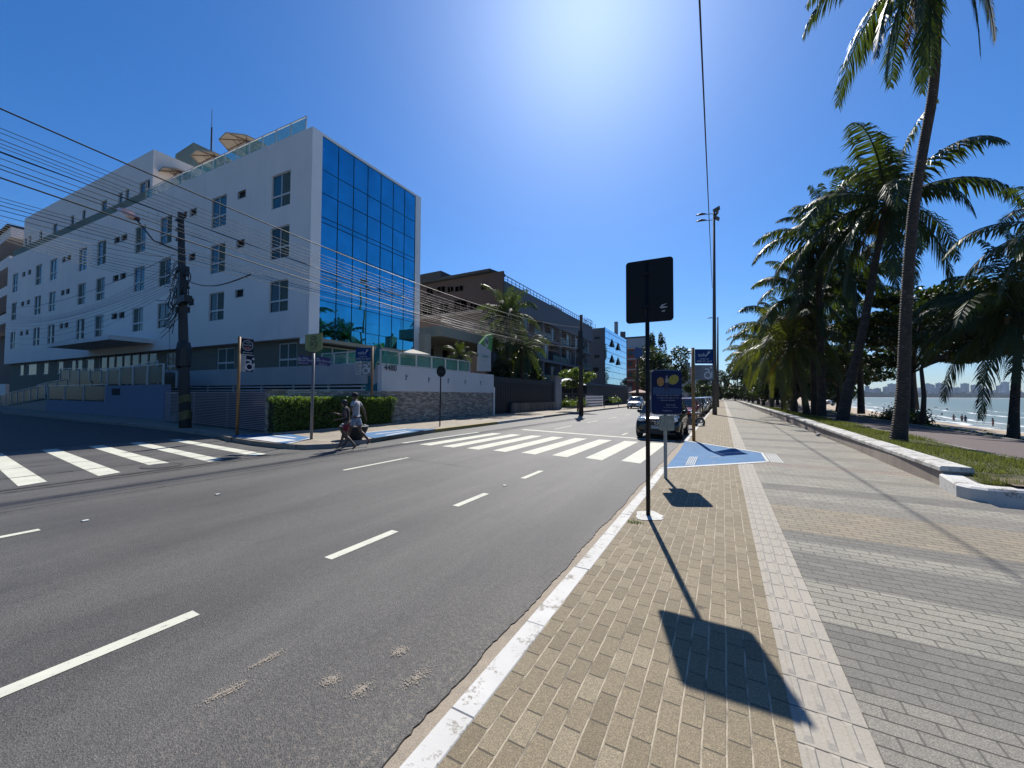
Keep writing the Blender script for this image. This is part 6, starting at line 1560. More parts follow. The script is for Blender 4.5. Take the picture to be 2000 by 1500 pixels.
# verge grass: real blades, plus creeper on the beach edge
r = random.Random(77); g = MB()
for i in range(34000):
    y = 9.05+ (r.random()**1.9)*45; xl = 3.72+min(.35,max(0,(y-9.7))*.016); x = r.uniform(xl, 5.42)
    if y < 9.6: x = r.uniform(3.66, 7.6)
    h = r.uniform(.03,.11)*(1+.5*sin(x*3+y)); a = r.uniform(0,6.28); w = .007+.004*(y > 16)+.006*(y > 26); z0 = (GZ if y > 9.8 else .36)-.01; lx, ly = r.gauss(0,.035), r.gauss(0,.035)
    g.add([(x-w*cos(a),y-w*sin(a),z0),(x+w*cos(a),y+w*sin(a),z0),(x+lx,y+ly,z0+h)], [(0,1,2)])
M_GRASS = foliage('grass_blade', (.085,.095,.022), (.20,.23,.04), rough=.6, tr=.35, scale=1.1, spec=.25, dead=(.20,.16,.075))
tag(g.build('grass', M_GRASS), 'short patchy green and straw coloured grass on the verge', 'grass', kind='stuff')
g = MB(); P = []
for i in range(11000):
    y = r.uniform(12,60); x = XB(y)-.2+r.gauss(0,.35)+.4*sin(y*1.1); P.append((x, y, .02+abs(r.gauss(0,.07))*(1+.6*sin(y*2.3))))
leaf_cloud(g, P, .085, r); tag(g.build('beach_creeper', M_BUSH), 'dark creeping leaves along the top of the beach', 'ground cover', kind='stuff')
for k, (x, y, s) in enumerate([(9.2,29.5,.5),(9.4,31,.4),(9.3,33.2,.75),(9.5,34.2,.5)]):
    bush(['left one of the dark rounded shrubs on the beach edge','second of the dark rounded shrubs on the beach edge','biggest of the dark rounded shrubs on the beach edge','right one of the dark rounded shrubs on the beach edge'][k], [(x,y,.1),(x+s,y+s,.25)], .09, 700, 520+k, M_ALMOND, group='dark shrubs on the beach edge')
# small tuft at the foot of the road sign and fallen scraps
g = MB()
for i in range(90): x, y = -.99+r.gauss(0,.05), 5.05+r.gauss(0,.03); a = r.uniform(0,6.28); g.add([(x-.004*cos(a),y-.004*sin(a),PZ),(x+.004*cos(a),y+.004*sin(a),PZ),(x+r.gauss(0,.03),y+r.gauss(0,.03),PZ+r.uniform(.01,.045))], [(0,1,2)])
tag(g.build('weed_tuft', M_BUSH), 'small green weed tuft at the foot of the foreground sign', 'weed', kind='stuff')
q = on_z(1604,852,PZ); t = thing('litter', 'crumpled white scrap lying at the foot of the low wall', 'litter', loc=(q.x-.1, q.y, PZ)); g = MB(); g.ball((0,0,.06), .09, 6, 4, (1,1,.7)); lpart('scrap', g, mat('paper_scrap', (.7,.66,.6), .8), t)
# ============================================================ VEHICLES
M_GLASSC = glassy('car_glass', (.012,.016,.02), .03, spec=.9)
M_TYRE = mat('tyre_rubber', (.018,.018,.019), .8, .2, 8)
M_RIM = mat('alloy_rim', (.45,.46,.48), .3, .1, 5, metal=.9)
M_LENS = glassy('headlight_lens', (.55,.58,.60), .08, spec=.9)
M_CHROME = mat('chrome', (.6,.6,.62), .12, .03, 5, metal=1.0)
M_CBLACK = mat('trim_black', (.015,.015,.016), .5, .2, 6)
def carpaint(name, c, rough=.22):
    if name in MATS: return MATS[name]
    m, nt, b = newmat(name); p = geo(nt)
    nt.links.new(ramp(nt, noise(nt, p, 2, 3), [(.3, tuple(x*.9 for x in c)), (.7, tuple(min(1,x*1.08) for x in c))]), b.inputs['Base Color'])
    b.inputs['Roughness'].default_value = rough; b.inputs['Coat Weight'].default_value = .35; b.inputs['Coat Roughness'].default_value = .04; b.inputs['Metallic'].default_value = .2
    MATS[name] = m; return m
def lofted(stations, name, m, t, sub=2):
    g = MB(); n = len(stations[0])*2-2
    rings = []
    for st in stations:
        half = [Vector(p) for p in st]; ring = half+[Vector((-p.x,p.y,p.z)) for p in reversed(half[1:-1])]; rings.append(ring)
    vs = [p for r in rings for p in r]; W = len(rings[0]); fs = [(i*W+k, i*W+(k+1)%W, (i+1)*W+(k+1)%W, (i+1)*W+k) for i in range(len(rings)-1) for k in range(W)]
    fs += [tuple(range(W-1,-1,-1)), tuple((len(rings)-1)*W+k for k in range(W))]; g.add(vs, fs)
    o = lpart(name, g, m, t, True)
    if sub: s = o.modifiers.new('smooth', 'SUBSURF'); s.levels = s.render_levels = sub
    return o
def make_car(label, paint, L=4.25, Wd=.88, H=1.62, hood=.98, cat='car', group='cars parked along the near kerb', name='parked_car'):
    t = thing(name, label, cat, group); h = L/2
    def sec(y, zb, zm, zt, w, crown=.03): return [(0,y,zb),(w*.85,y,zb),(w*.98,y,zb+.10),(w,y,zm),(w*.97,y,zt-.10),(w*.86,y,zt),(w*.45,y,zt+crown),(0,y,zt+crown*1.3)]
    S = [sec(-h+.02,.34,.5,.62,Wd*.80,.0), sec(-h+.10,.24,.52,.78,Wd*.93,.02), sec(-h+.35,.22,.58,hood-.10,Wd*.99), sec(-h+.95,.22,.62,hood-.01,Wd), sec(-h+1.25,.22,.66,hood+.03,Wd), sec(0,.22,.66,hood+.06,Wd), sec(h-1.0,.22,.66,hood+.08,Wd), sec(h-.35,.24,.66,hood+.06,Wd*.98), sec(h-.06,.30,.6,hood-.02,Wd*.92), sec(h,.42,.6,hood-.15,Wd*.82)]
    lofted(S, 'body', paint, t)
    def cab(y, z, w): return y, z, w
    # glasshouse
    zb = hood+.0; zt = H-.05; wt = Wd*.72; wb = Wd*.93
    y0, y1, y2, y3 = -h+1.10, -h+1.85, h-.75, h-.18
    g = MB(); g.add([(-wb,y0,zb),(wb,y0,zb),(wb,y3,zb+.03),(-wb,y3,zb+.03),(-wt,y1,zt),(wt,y1,zt),(wt,y2,zt),(-wt,y2,zt)], [(0,1,5,4),(1,2,6,5),(2,3,7,6),(3,0,4,7),(4,5,6,7)]); lpart('glasshouse', g, M_GLASSC, t)
    lofted([[(0,y1-.02,zt-.01),(wt*.9,y1-.02,zt-.02),(wt+.02,y1,zt-.03),(wt*.97,y1,zt+.0),(0,y1,zt+.02)], [(0,y1+.3,zt-.01),(wt*.9,y1+.3,zt-.02),(wt+.02,y1+.3,zt-.02),(wt*.95,y1+.3,zt+.05),(0,y1+.3,zt+.07)],
            [(0,y2-.2,zt-.01),(wt*.9,y2-.2,zt-.02),(wt+.02,y2-.2,zt-.02),(wt*.95,y2-.2,zt+.05),(0,y2-.2,zt+.07)], [(0,y2+.08,zt-.03),(wt*.9,y2+.08,zt-.04),(wt+.01,y2+.06,zt-.04),(wt*.95,y2+.06,zt+.01),(0,y2+.08,zt+.03)]], 'roof', paint, t, 1)
    for sx_ in (-1,1):
        g = MB(); g.tube([(sx_*wb,y0,zb-.02),(sx_*wt,y1,zt)], .035, 5); g.tube([(sx_*wb*1.0,0.1,zb),(sx_*wt,0.1,zt)], .035, 5); g.tube([(sx_*wb,y3,zb),(sx_*wt,y2,zt)], .05, 5); lpart('pillars', g, paint, t)
        g = MB(); g.ball((sx_*(wb+.10), y0+.35, zb+.10), .11, 8, 6, (1,.55,.75)); lpart('side_mirror', g, paint, t, True)
        g = MB(); vs = []
        g.add([(sx_*Wd*.42,-h+.05,.70),(sx_*Wd*.84,-h+.20,.74),(sx_*Wd*.93,-h+.52,.84),(sx_*Wd*.80,-h+.32,.90),(sx_*Wd*.45,-h+.12,.82)], [(0,1,2,3,4)])
        g2 = MB(); c0 = Vector((sx_*Wd*.66,-h+.13,.79)); g2.ball(tuple(c0), .16, 10, 6, (1.25,.5,.55)); lpart('headlight', g2, M_LENS, t, True)
        g = MB(); g.ball((sx_*Wd*.66,-h+.14,.40), .10, 8, 6, (1.3,.5,.7)); lpart('fog_light', g, M_LENS, t, True)
        for yy in (-h+.80, h-.82):
            g = MB(); c = (0,0,0); vs = []; R = .33; n = 22; prof = [(.20,-.09),(.31,-.10),(.33,-.07),(.33,.07),(.31,.10),(.20,.09)]
            for rr, xx in prof:
                for k in range(n): vs.append((sx_*(Wd-.09)+xx, yy+rr*cos(2*pi*k/n), .33+rr*sin(2*pi*k/n)))
            g.add(vs, [(i*n+k, i*n+(k+1)%n, (i+1)*n+(k+1)%n, (i+1)*n+k) for i in range(5) for k in range(n)]); w = lpart('wheel', g, M_TYRE, t, True)
            g = MB(); xo = sx_*(Wd-.01)
            g.add([(xo, yy+.21*cos(2*pi*k/n), .33+.21*sin(2*pi*k/n)) for k in range(n)]+[(xo-.05*sx_, yy, .33)], [(k,(k+1)%n,n) for k in range(n)])
            for k in range(5): a = 2*pi*k/5; g.obox((xo+.005*sx_, yy+.11*cos(a), .33+.11*sin(a)), (.012,0,0), (0,.10*cos(a),.10*sin(a)), (0,-.025*sin(a),.025*cos(a)))
            lpart('rim', g, M_RIM, w)
            g = MB(); g.add([(sx_*(Wd+.004), yy+.39*cos(pi*k/12), .33+.39*sin(pi*k/12)) for k in range(13)]+[(sx_*(Wd+.004), yy+.33*cos(pi*k/12), .33+.33*sin(pi*k/12)) for k in range(12,-1,-1)], [tuple(range(26))]); lpart('wheel_arch', g, M_CBLACK, t)
    g = MB(); g.obox((0,-h+.035,.66), (Wd*.42,0,0), (0,.03,0), (0,0,.08)); g.obox((0,-h+.06,.37), (Wd*.55,0,0), (0,.05,0), (0,0,.07)); lpart('grille', g, M_CBLACK, t)
    g = MB(); n = 16; g.add([(.075*cos(2*pi*k/n),-h-.005,.68+.075*sin(2*pi*k/n)) for k in range(n)]+[(.058*cos(2*pi*k/n),-h-.008,.68+.058*sin(2*pi*k/n)) for k in range(n)], [(k,(k+1)%n,n+(k+1)%n,n+k) for k in range(n)]); g.obox((0,-h+.0,.68),(.05,0,0),(0,.004,0),(0,0,.009)); lpart('emblem', g, M_CHROME, t)
    g = MB(); g.obox((0,-h-.012,.505), (.20,0,0), (0,.006,0), (0,0,.062)); pl = lpart('number_plate', g, mat('plate_grey', (.42,.43,.46), .5), t)
    g = MB(); g.obox((0,-h+.02,.27), (Wd*.8,0,0), (0,.03,0), (0,0,.03)); lpart('lower_lip', g, M_CBLACK, t)
    return t
M_CARBLK = carpaint('black_paint', (.005,.005,.007)); M_CARRED = carpaint('dark_red_paint', (.16,.025,.04)); M_CARSIL = carpaint('silver_paint', (.42,.44,.46)); M_CARWH = carpaint('white_paint', (.72,.73,.74)); M_CARGR = carpaint('graphite_paint', (.05,.055,.065))
suv = make_car('black parked car with its front toward the viewer, first in the kerbside row', M_CARBLK)
suv.location = (-2.33, 18.35, 0)
def recol(c, paint):
    for o in bpy.data.objects:
        if o.parent == c and o.name.split('.')[0] in ('body','roof','pillars','side_mirror'): o.material_slots[0].link = 'OBJECT'; o.material_slots[0].material = paint
line = [(28.3,M_CARRED,'dark red parked car, second in the kerbside row behind the motorcycle'),(33.4,M_CARGR,'graphite parked car, third in the kerbside row'),(38.6,M_CARBLK,'black parked car, fourth in the kerbside row'),(43.8,M_CARSIL,'silver parked car, fifth in the kerbside row'),
        (49.0,M_CARGR,'graphite parked car, sixth in the kerbside row'),(54.2,M_CARWH,'white parked car, seventh in the kerbside row'),(59.4,M_CARBLK,'black parked car, eighth in the kerbside row'),(64.6,M_CARSIL,'silver parked car, ninth in the kerbside row'),(70,M_CARWH,'white parked car, tenth in the kerbside row'),
        (75.4,M_CARGR,'graphite parked car, eleventh in the kerbside row'),(81,M_CARSIL,'silver parked car, twelfth in the kerbside row'),(87,M_CARBLK,'black parked car, last distinct one of the kerbside row')]
r = random.Random(9)
for y, p_, lab in line: c = dup(suv, (-2.3+r.uniform(-.08,.08), y, 0), r.uniform(-.015,.015), lab); recol(c, p_)
c = dup(suv, (-10.7, 55.5, 0), .06, 'white car driving toward the viewer in the far lane'); c['group'] = 'cars moving on the avenue'; recol(c, M_CARWH); c.scale = (1.05,1.05,1.02)
c = dup(suv, (-9.9, 92, 0), .0, 'small distant silver car on the avenue behind the white one'); c['group'] = 'cars moving on the avenue'; recol(c, M_CARSIL)
q = on_d(1626, 790, 62); c = dup(suv, (q.x, q.y, .30), radians(-40), 'white car parked beyond the leaning palm trunks near the beach'); c['group'] = 'cars by the beach'; recol(c, M_CARWH)

# motorcycle
t = thing('motorcycle', 'parked motorcycle with red and black body and pale-rimmed wheels beside the black car', 'motorcycle', loc=(-1.62, 22.9, 0), rz=radians(-52))
def torus(mb, c, R, r_, n=24, m_=8):
    vs = []
    for i in range(n):
        a = 2*pi*i/n
        for k in range(m_):
            b_ = 2*pi*k/m_; vs.append((c[0]+r_*sin(b_), c[1]+(R+r_*cos(b_))*cos(a), c[2]+(R+r_*cos(b_))*sin(a)))
    mb.add(vs, [(i*m_+k, i*m_+(k+1)%m_, ((i+1)%n)*m_+(k+1)%m_, ((i+1)%n)*m_+k) for i in range(n) for k in range(m_)])
for y in (-.64,.64):
    g = MB(); torus(g, (0,y,.30), .255, .055); w = lpart('wheel', g, M_TYRE, t, True)
    g = MB(); torus(g, (0,y,.30), .20, .028)
    for k in range(6): a = pi*k/6; g.tube([(0,y+.2*cos(a),.30+.2*sin(a)),(0,y-.2*cos(a),.30-.2*sin(a))], .008, 4)
    lpart('rim', g, mat('pale_rim', (.62,.62,.60), .35), w, True)
g = MB(); g.tube([(-.07,-.64,.30),(-.07,-.42,.85)], .022, 6); g.tube([(.07,-.64,.30),(.07,-.42,.85)], .022, 6); g.tube([(0,-.40,.80),(0,.1,.72),(0,.6,.78)], .035, 6); g.tube([(0,-.35,.72),(0,-.1,.34),(0,.35,.34),(0,.64,.30)], .028, 6); lpart('frame', g, M_CBLACK, t)
g = MB(); g.ball((0,-.15,.86), .22, 12, 8, (.62,1.1,.55)); lpart('tank', g, carpaint('bike_red', (.30,.02,.02)), t, True)
g = MB(); g.ball((0,.38,.82), .30, 12, 8, (.45,1.25,.22)); lpart('seat', g, mat('pale_seat', (.45,.45,.44), .5), t, True)
g = MB(); g.ball((0,-.50,.88), .11, 10, 8, (1,.8,1)); lpart('headlight', g, M_LENS, t, True)
g = MB(); g.tube([(-.36,-.30,1.02),(-.1,-.42,.98),(.1,-.42,.98),(.36,-.30,1.02)], .014, 6)
for s in (-1,1): g.tube([(s*.26,-.34,1.0),(s*.32,-.38,1.18)], .007, 4); g.ball((s*.34,-.38,1.22), .05, 8, 5, (1.2,.3,.8))
lpart('handlebar', g, M_CBLACK, t)
g = MB(); g.obox((0,0.05,.46), (.13,0,0), (0,.18,0), (0,0,.14)); g.ball((0,-.02,.60), .12, 8, 6); lpart('engine', g, mat('engine_metal', (.13,.13,.13), .45, .3, 8, metal=.6), t)
g = MB(); g.tube([(.12,-.05,.32),(.15,.3,.28),(.15,.75,.36)], .04, 8); lpart('exhaust', g, M_CHROME, t, True)
g = MB(); g.add([(sx_*.07, -.64+.33*cos(a), .30+.33*sin(a)) for a in [pi*(.15+.09*k) for k in range(8)] for sx_ in (-1,1)], [(2*k,2*k+1,2*k+3,2*k+2) for k in range(7)]); lpart('front_fender', g, carpaint('bike_red', (.30,.02,.02)), t)
# pedestrian barrier-like thin rail at the far kerb
t = thing('kerb_rail', 'low thin metal rail on the far pavement left of the oncoming white car', 'rail', loc=(-13.3, 50, PZ))
a = on_x(1180,783,-13.3); b_ = on_x(1208,783,-13.3); g = MB(); g.tube([(-13.3,a.y,PZ),(-13.3,a.y,1.2),(-13.3,b_.y,1.2),(-13.3,b_.y,PZ)], .04, 5); part('tube', g, M_SLATE2, t)
# ============================================================ PEOPLE
def skin_mat(name, c):
    return mat(name, c, .5, .12, 6)
M_SKIN = skin_mat('tanned_skin', (.17,.085,.055)); M_SKIN2 = skin_mat('brown_skin', (.22,.12,.08))
M_HAIR = mat('dark_hair', (.012,.009,.008), .6, .2, 20); M_CAP = mat('black_cap', (.012,.012,.014), .8)
M_TEE = mat('white_tee', (.50,.50,.52), .9, .05, 4, bmp=.2); M_SHORTB = mat('blue_white_shorts', (.30,.38,.50), .85, .5, 14); M_SHORTR = mat('red_shorts', (.32,.02,.03), .85, .2, 8); M_TOPD = mat('dark_top', (.02,.016,.02), .85)
M_NAVYC = mat('navy_clothes', (.015,.03,.09), .85); M_PINKC = mat('rose_clothes', (.42,.16,.13), .85)
def skinned(name, verts, edges, radii, m_, t, root=0, sub=1):
    me = bpy.data.meshes.new(name); me.from_pydata([tuple(v) for v in verts], edges, []); me.update()
    o = bpy.data.objects.new(name, me); col.objects.link(o)
    s = o.modifiers.new('skin', 'SKIN'); s.use_smooth_shade = True
    if not me.skin_vertices: 
        bm = bmesh.new(); bm.from_mesh(me); bm.verts.layers.skin.verify(); bm.to_mesh(me); bm.free()
    for i, rr in enumerate(radii): me.skin_vertices[0].data[i].radius = (rr, rr) if not isinstance(rr, tuple) else rr
    for i in range(len(radii)): me.skin_vertices[0].data[i].use_root = (i == root)
    ss = o.modifiers.new('sub', 'SUBSURF'); ss.levels = sub; ss.render_levels = sub
    dg = bpy.context.evaluated_depsgraph_get(); ev = o.evaluated_get(dg); nm = bpy.data.meshes.new_from_object(ev); nm.name = name
    bpy.data.objects.remove(o); bpy.data.meshes.remove(me)
    nm.materials.clear(); nm.materials.append(m_); nm.polygons.foreach_set('use_smooth', [True]*len(nm.polygons))
    ob = bpy.data.objects.new(name, nm); col.objects.link(ob); ob.parent = t; return ob
def person(label, loc, rz, H, pose, skin, hair, top, bottom, cap=None, fingers=True, top_sleeve=.5, group=None):
    """pose: joint name -> (forward, side, up) in metres for a 1.80 m figure; forward is local -Y"""
    t = thing('person', label, 'person', group, loc=loc, rz=rz); S = H/1.8
    def P(k): f, s, z = pose[k]; return Vector((s*S, -f*S, z*S))
    V = []; E = []; R = []
    def add(p, r_, to=None): V.append(p); R.append(r_*S if not isinstance(r_, tuple) else (r_[0]*S, r_[1]*S)); i = len(V)-1; (E.append((to,i)) if to is not None else None); return i
    pel = add(P('pelvis'), (.135,.115)); wa = add(P('waist'), (.115,.095), pel); ch = add(P('chest'), (.15,.11), wa); nb = add(P('neckbase'), (.075,.065), ch); nk = add(P('neck'), .052, nb)
    hf = Vector((0,-1,0)); jaw = add(P('head')+Vector((0,-.012*S,-.045*S)), (.066,.075), nk); hd = add(P('head')+Vector((0,.008*S,.035*S)), (.078,.095), jaw); tp_ = add(P('head')+Vector((0,.01*S,.10*S)), (.055,.07), hd)
    joints = {}
    for sd, sg in (('l',1),('r',-1)):
        sh = add(P('sh'+sd), .058, nb); el = add(P('el'+sd), .040, sh); wr = add(P('wr'+sd), .027, el); d = (P('wr'+sd)-P('el'+sd)).normalized(); hn = add(P('wr'+sd)+d*.06*S, (.034,.018), wr); 
        if fingers:
            lat = d.cross(Vector((0,1,0))); lat = lat.normalized() if lat.length > .1 else Vector((1,0,0))
            for q, (o_, l_) in enumerate([(-.028,.060),(-.010,.074),(.009,.078),(.027,.066)]):
                a = add(P('wr'+sd)+d*(.10)*S+lat*o_*S, .0095, hn); b_ = add(P('wr'+sd)+d*(.10+l_*.55)*S+lat*o_*1.05*S+Vector((0,-.006,-.004))*S, .0085, a); add(P('wr'+sd)+d*(.10+l_*.95)*S+lat*o_*S+Vector((0,-.022,-.004))*S, .007, b_)
            a = add(P('wr'+sd)+d*.045*S-lat*.038*S, .011, hn); add(P('wr'+sd)+d*.085*S-lat*.055*S+Vector((0,-.012*S,0)), .009, a)
        hp_ = add(P('hip'+sd), .088, pel); kn = add(P('kn'+sd), .056, hp_); cf = add(P('kn'+sd).lerp(P('an'+sd),.35)+Vector((0,.015*S,0)), .052, kn); an = add(P('an'+sd), .034, cf); he = add(P('an'+sd)+Vector((0,-.05*S,-.045*S)), (.035,.03), an); toe = add(P('toe'+sd), (.036,.018), he)
    # nose
    add(P('head')+Vector((0,-.095*S,.012*S)), .013, jaw)
    skinned('body', V, E, R, skin, t, 0, 2)
    h0 = P('head')
    g = MB(); g.ball(tuple(h0+Vector((0,.016*S,.060*S))), .108*S, 14, 10, (.92,1.05,.92)); lpart('cap' if cap else 'hair', g, cap or hair, t, True)
    if cap: g = MB(); g.obox(h0+Vector((0,-.13*S,.065*S)), (.07*S,0,0), (0,.055*S,0), (0,.0,.006*S)); lpart('cap_peak', g, cap, t)
    else: g = MB(); g.ball(tuple(h0+Vector((0,.06*S,-.02*S))), .09*S, 10, 8, (.9,.6,1.1)); lpart('hair_back', g, hair, t, True)
    for sg in (-1,1):
        g = MB(); g.ball(tuple(h0+Vector((sg*.076*S,.0,.0))), .022*S, 6, 5, (.4,.7,1.1)); lpart('ear', g, skin, t, True)
        g = MB(); g.ball(tuple(h0+Vector((sg*.03*S,-.083*S,.022*S))), .010*S, 6, 5); lpart('eye', g, M_HAIR, t, True)
    g = MB(); g.obox(h0+Vector((0,-.088*S,-.042*S)), (.022*S,0,0), (0,.004*S,0), (0,0,.004*S)); lpart('mouth', g, mat('lips', (.15,.05,.045), .5), t)
    if top:
        V = [P('pelvis')+Vector((0,0,.05*S)), P('waist'), P('chest'), P('neckbase')-Vector((0,0,.02*S))]; E = [(0,1),(1,2),(2,3)]; R = [(.15*S,.135*S),(.135*S,.118*S),(.168*S,.13*S),(.085*S,.075*S)]
        for sd in ('l','r'): V.append(P('sh'+sd)); E.append((3,len(V)-1)); R.append(.075*S); V.append(P('sh'+sd).lerp(P('el'+sd),top_sleeve)); E.append((len(V)-2,len(V)-1)); R.append(.064*S)
        skinned('shirt', V, E, R, top, t, 1, 2)
    V = [P('pelvis')+Vector((0,0,.06*S)), P('pelvis')]; E = [(0,1)]; R = [(.150*S,.130*S),(.155*S,.135*S)]
    for sd in ('l','r'): V.append(P('hip'+sd)); E.append((1,len(V)-1)); R.append(.108*S); V.append(P('hip'+sd).lerp(P('kn'+sd),.62)); E.append((len(V)-2,len(V)-1)); R.append(.098*S)
    skinned('shorts', V, E, R, bottom, t, 0, 2)
    return t
STAND = dict(pelvis=(0,0,.95), waist=(0,0,1.12), chest=(.01,0,1.33), neckbase=(.0,0,1.49), neck=(.01,0,1.56), head=(.03,0,1.66), shl=(.0,.185,1.44), shr=(.0,-.185,1.44), ell=(-.04,.235,1.16), elr=(-.04,-.235,1.16), wrl=(.06,.25,.92), wrr=(.06,-.25,.92),
             hipl=(0,.09,.90), hipr=(0,-.09,.90), knl=(.03,.10,.50), knr=(.02,-.11,.50), anl=(-.02,.11,.09), anr=(-.02,-.12,.09), toel=(.13,.13,.03), toer=(.13,-.14,.03))
WALK = dict(STAND); WALK.update(chest=(.03,0,1.33), neckbase=(.03,0,1.49), neck=(.05,0,1.56), head=(.08,0,1.65), shl=(.05,.18,1.44), shr=(-.01,-.18,1.44), ell=(.12,.24,1.18), elr=(-.16,-.23,1.20), wrl=(.34,.20,1.10), wrr=(-.22,-.24,.95),
             knl=(.20,.09,.52), knr=(-.10,-.09,.50), anl=(.30,.09,.10), anr=(-.42,-.09,.16), toel=(.44,.10,.05), toer=(-.32,-.10,.05), hipl=(.03,.09,.91), hipr=(-.02,-.09,.90))
WALK2 = dict(STAND); WALK2.update(chest=(.04,0,1.33), neckbase=(.05,0,1.49), neck=(.08,0,1.55), head=(.12,0,1.63), shl=(.03,.17,1.43), shr=(.05,-.17,1.43), ell=(-.08,.25,1.17), elr=(.14,-.22,1.20), wrl=(.20,.22,1.10), wrr=(.38,-.10,1.27),
             knl=(-.02,.09,.50), knr=(.17,-.09,.52), anl=(-.36,.09,.15), anr=(.30,-.09,.10), toel=(-.25,.10,.04), toer=(.44,-.10,.05))
fz_ = atan2((-cx_).x, -(-cx_).y)     # heading toward the left of the photograph
base = on_z(694, 873, 0.0)
rzp = atan2(-cx_.x, cx_.y)
p0 = Vector((base.x, base.y, 0.0)) - cn*.05
person('man in a black cap, white tee and pale blue shorts walking left at the kerb', (p0.x, p0.y, 0.02), rzp, 1.80, WALK, M_SKIN, M_HAIR, M_TEE, M_SHORTB, cap=M_CAP, group='walking couple')
p0 = Vector((on_z(685, 876, 0.0).x, on_z(685, 876, 0.0).y, 0.0)) + cn*.32
person('dark-haired person in a black top and red shorts walking beside the capped man', (p0.x, p0.y, 0.0), rzp, 1.60, WALK2, M_SKIN, M_HAIR, M_TOPD, M_SHORTR, top_sleeve=.15, group='walking couple')
# bathers on the beach
def beach_z(x, y):
    t_ = (x-XB(y))/(XS(y)-XB(y)); t_ = max(0, min(1.1, t_)); return .06*(1-t_)**2-.35*t_-3.05*t_**1.15
def on_beach(px_, py_):
    D = 20
    while D < 120:
        q = on_d(px_, py_, D)
        if q.z <= beach_z(q.x, q.y): break
        D += .5
    return q, D
for k, (px_, yf, yh, sk, tp_, bt, pose, lab) in enumerate([(1863,826,801,M_SKIN2,None,M_PINKC,STAND,'bather in a hat, leftmost of the four on the beach'),(1879,827,803,M_SKIN2,M_PINKC,M_TOPD,STAND,'bather in dark shorts standing next to the small child on the beach'),
        (1886,829,811,M_SKIN,M_NAVYC,M_NAVYC,STAND,'small child in dark blue between the bathers'),(1940,837,816,M_SKIN2,None,M_SHORTR,WALK,'bather in dark red trunks striding at the edge of the surf')]):
    q, D = on_beach(px_, yf); Hh = (yf-yh)*D/FPX
    person(lab, (q.x, q.y, beach_z(q.x,q.y)), [2.6,.5,.3,-1.2][k], max(.9, min(1.9, Hh)), pose, sk, M_HAIR, tp_, bt, fingers=False, cap=M_CAP if k < 2 else None, group='bathers on the beach')
# ============================================================ FAR SHORE AND SKYLINE
M_FARV = foliage('far_woods', (.075,.11,.11), (.08,.12,.10), rough=.9, tr=.1, scale=.02)  # distance haze painted in as a bluish leaf colour
M_FARS = [mat('hazed_wall_pale', (.66,.70,.74), .8, .06, .01), mat('hazed_wall_blue', (.42,.50,.58), .8, .06, .01), mat('hazed_wall_grey', (.52,.56,.60), .8, .06, .01)]  # pale bluish haze painted into the wall and window colours
M_FARW = mat('hazed_window', (.27,.34,.42), .4)
FD = 2350
def fd(px, py, D=FD): return on_d(px, py, D)
a = fd(1560, 778.5); b_ = fd(2120, 779.5)
n = Vector((b_.y-a.y, -(b_.x-a.x), 0)).normalized()*-1
if n.y < 0: n = -n
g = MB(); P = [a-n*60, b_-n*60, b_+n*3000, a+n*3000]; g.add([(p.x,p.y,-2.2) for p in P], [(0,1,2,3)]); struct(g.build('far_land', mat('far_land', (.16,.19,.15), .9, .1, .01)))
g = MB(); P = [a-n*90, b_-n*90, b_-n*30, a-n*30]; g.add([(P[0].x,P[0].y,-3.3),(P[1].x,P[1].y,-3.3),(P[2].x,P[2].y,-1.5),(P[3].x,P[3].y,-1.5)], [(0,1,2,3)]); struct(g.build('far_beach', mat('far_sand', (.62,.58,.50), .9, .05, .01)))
r = random.Random(51); g = MB()
u = (b_-a); 
for i in range(4200):
    s = r.random(); d = r.uniform(0,380); p = a+u*s+n*d; hh = (10+d*.075)*(.8+.3*sin(s*40)+.2*sin(s*97)); R = r.uniform(6,13)
    g.add([(p.x-R,p.y,hh*.4+r.uniform(-6,4)),(p.x+R,p.y,hh*.4+r.uniform(-6,4)),(p.x+R*.6,p.y+3,hh+r.uniform(-3,3)),(p.x,p.y+2,hh+r.uniform(1,6)),(p.x-R*.7,p.y+3,hh+r.uniform(-3,3))], [(0,1,2,3,4)])
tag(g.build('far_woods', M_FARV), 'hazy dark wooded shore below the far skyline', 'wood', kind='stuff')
blocks = [(1870,1878,757,1),(1884,1893,749,1),(1903,1911,752,1),(1911,1917,752,2),(1925,1933,759,1),(1953,1961,753,2),(1963,1971,746,0),(1944,1950,763,2),(1936,1942,762,0),(1976,1982,764,1),(1988,1996,763,2)]
x = 1740
while x < 1862: w = r.uniform(5,9); blocks.append((x, x+w, r.uniform(748,759), r.randrange(3))); x += w+r.uniform(-1.5,2.5)
x = 1600
while x < 1738: w = r.uniform(5,10); blocks.append((x, x+w, r.uniform(752,766), r.randrange(3))); x += w+r.uniform(-1,6)
for k in range(34): x = r.uniform(1742,1990); w = r.uniform(5,11); blocks.append((x, x+w, r.uniform(763,769), r.randrange(3)))
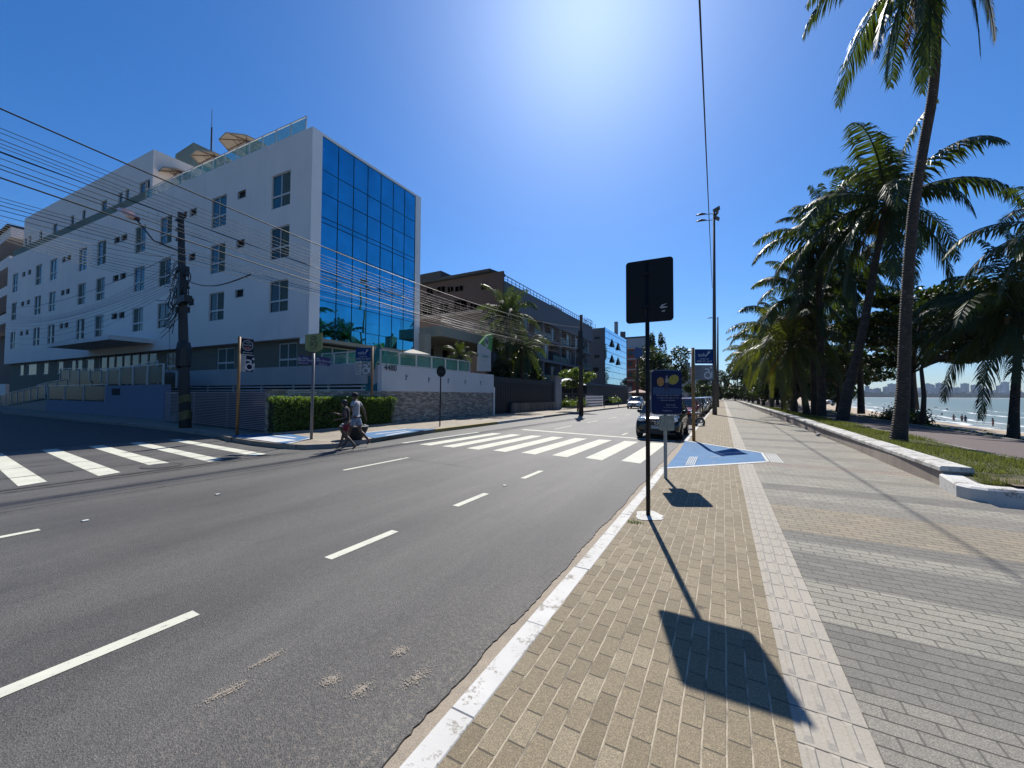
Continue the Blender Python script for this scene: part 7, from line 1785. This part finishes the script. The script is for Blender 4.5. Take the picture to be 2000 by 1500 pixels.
ordn = sorted(range(len(blocks)), key=lambda i: blocks[i][0])
_cnt = {}
ORD = ['first','second','third','fourth','fifth','sixth','seventh','eighth','ninth','tenth','eleventh','twelfth','thirteenth','fourteenth','fifteenth','sixteenth','seventeenth','eighteenth','nineteenth','twentieth','twenty-first','twenty-second','twenty-third']
def skl(d_, c_):
    k_ = _cnt.get((d_, c_), 0); _cnt[(d_, c_)] = k_+1; return '%s of the %s %s buildings of the far skyline, from the left' % (ORD[k_], d_, c_)
for idx, i in enumerate(ordn):
    x0, x1, yt, c = blocks[i]; D = FD+r.uniform(150,520)
    A = fd(x0, yt, D); B = fd(x1, yt, D); cc = (A+B)/2; w = (B-A).length; z = cc.z
    desc = {True:'tall', False:'low'}[yt < 758]; colr = ['pale','bluish','grey'][c]; wd = {0:'first',1:'second',2:'third',3:'fourth',4:'fifth',5:'sixth',6:'seventh',7:'eighth',8:'ninth'}
    t = thing('far_building', skl(desc, colr), 'building', 'buildings of the far skyline', loc=(cc.x, cc.y, -2))
    t.rotation_euler = (0,0,radians(28.75))
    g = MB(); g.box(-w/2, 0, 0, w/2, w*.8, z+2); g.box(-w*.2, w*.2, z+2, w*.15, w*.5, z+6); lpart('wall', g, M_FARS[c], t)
    g = MB(); nf = max(3, int(z/7))
    for f in range(nf): zz = (z+2)*(f+.3)/nf; g.box(-w*.46, -.6, zz, w*.46, -.1, zz+(z+2)/nf*.38)
    lpart('window_rows', g, M_FARW, t)
# ============================================================ SEA AIR
m = bpy.data.materials.new('sea_air'); m.use_nodes = True; nt = m.node_tree
nt.nodes.remove(nt.nodes['Principled BSDF']); v = nt.nodes.new('ShaderNodeVolumePrincipled')
v.inputs['Color'].default_value = (.78,.88,1,1); v.inputs['Density'].default_value = .00005
nt.links.new(v.outputs[0], nt.nodes['Material Output'].inputs['Volume'])
g = MB(); g.box(-900, -600, -7, 2600, 3900, 260)
o = g.build('haze', m); o['kind'] = 'stuff'; o['label'] = 'thin pale sea air over the whole shore'; o['category'] = 'haze'
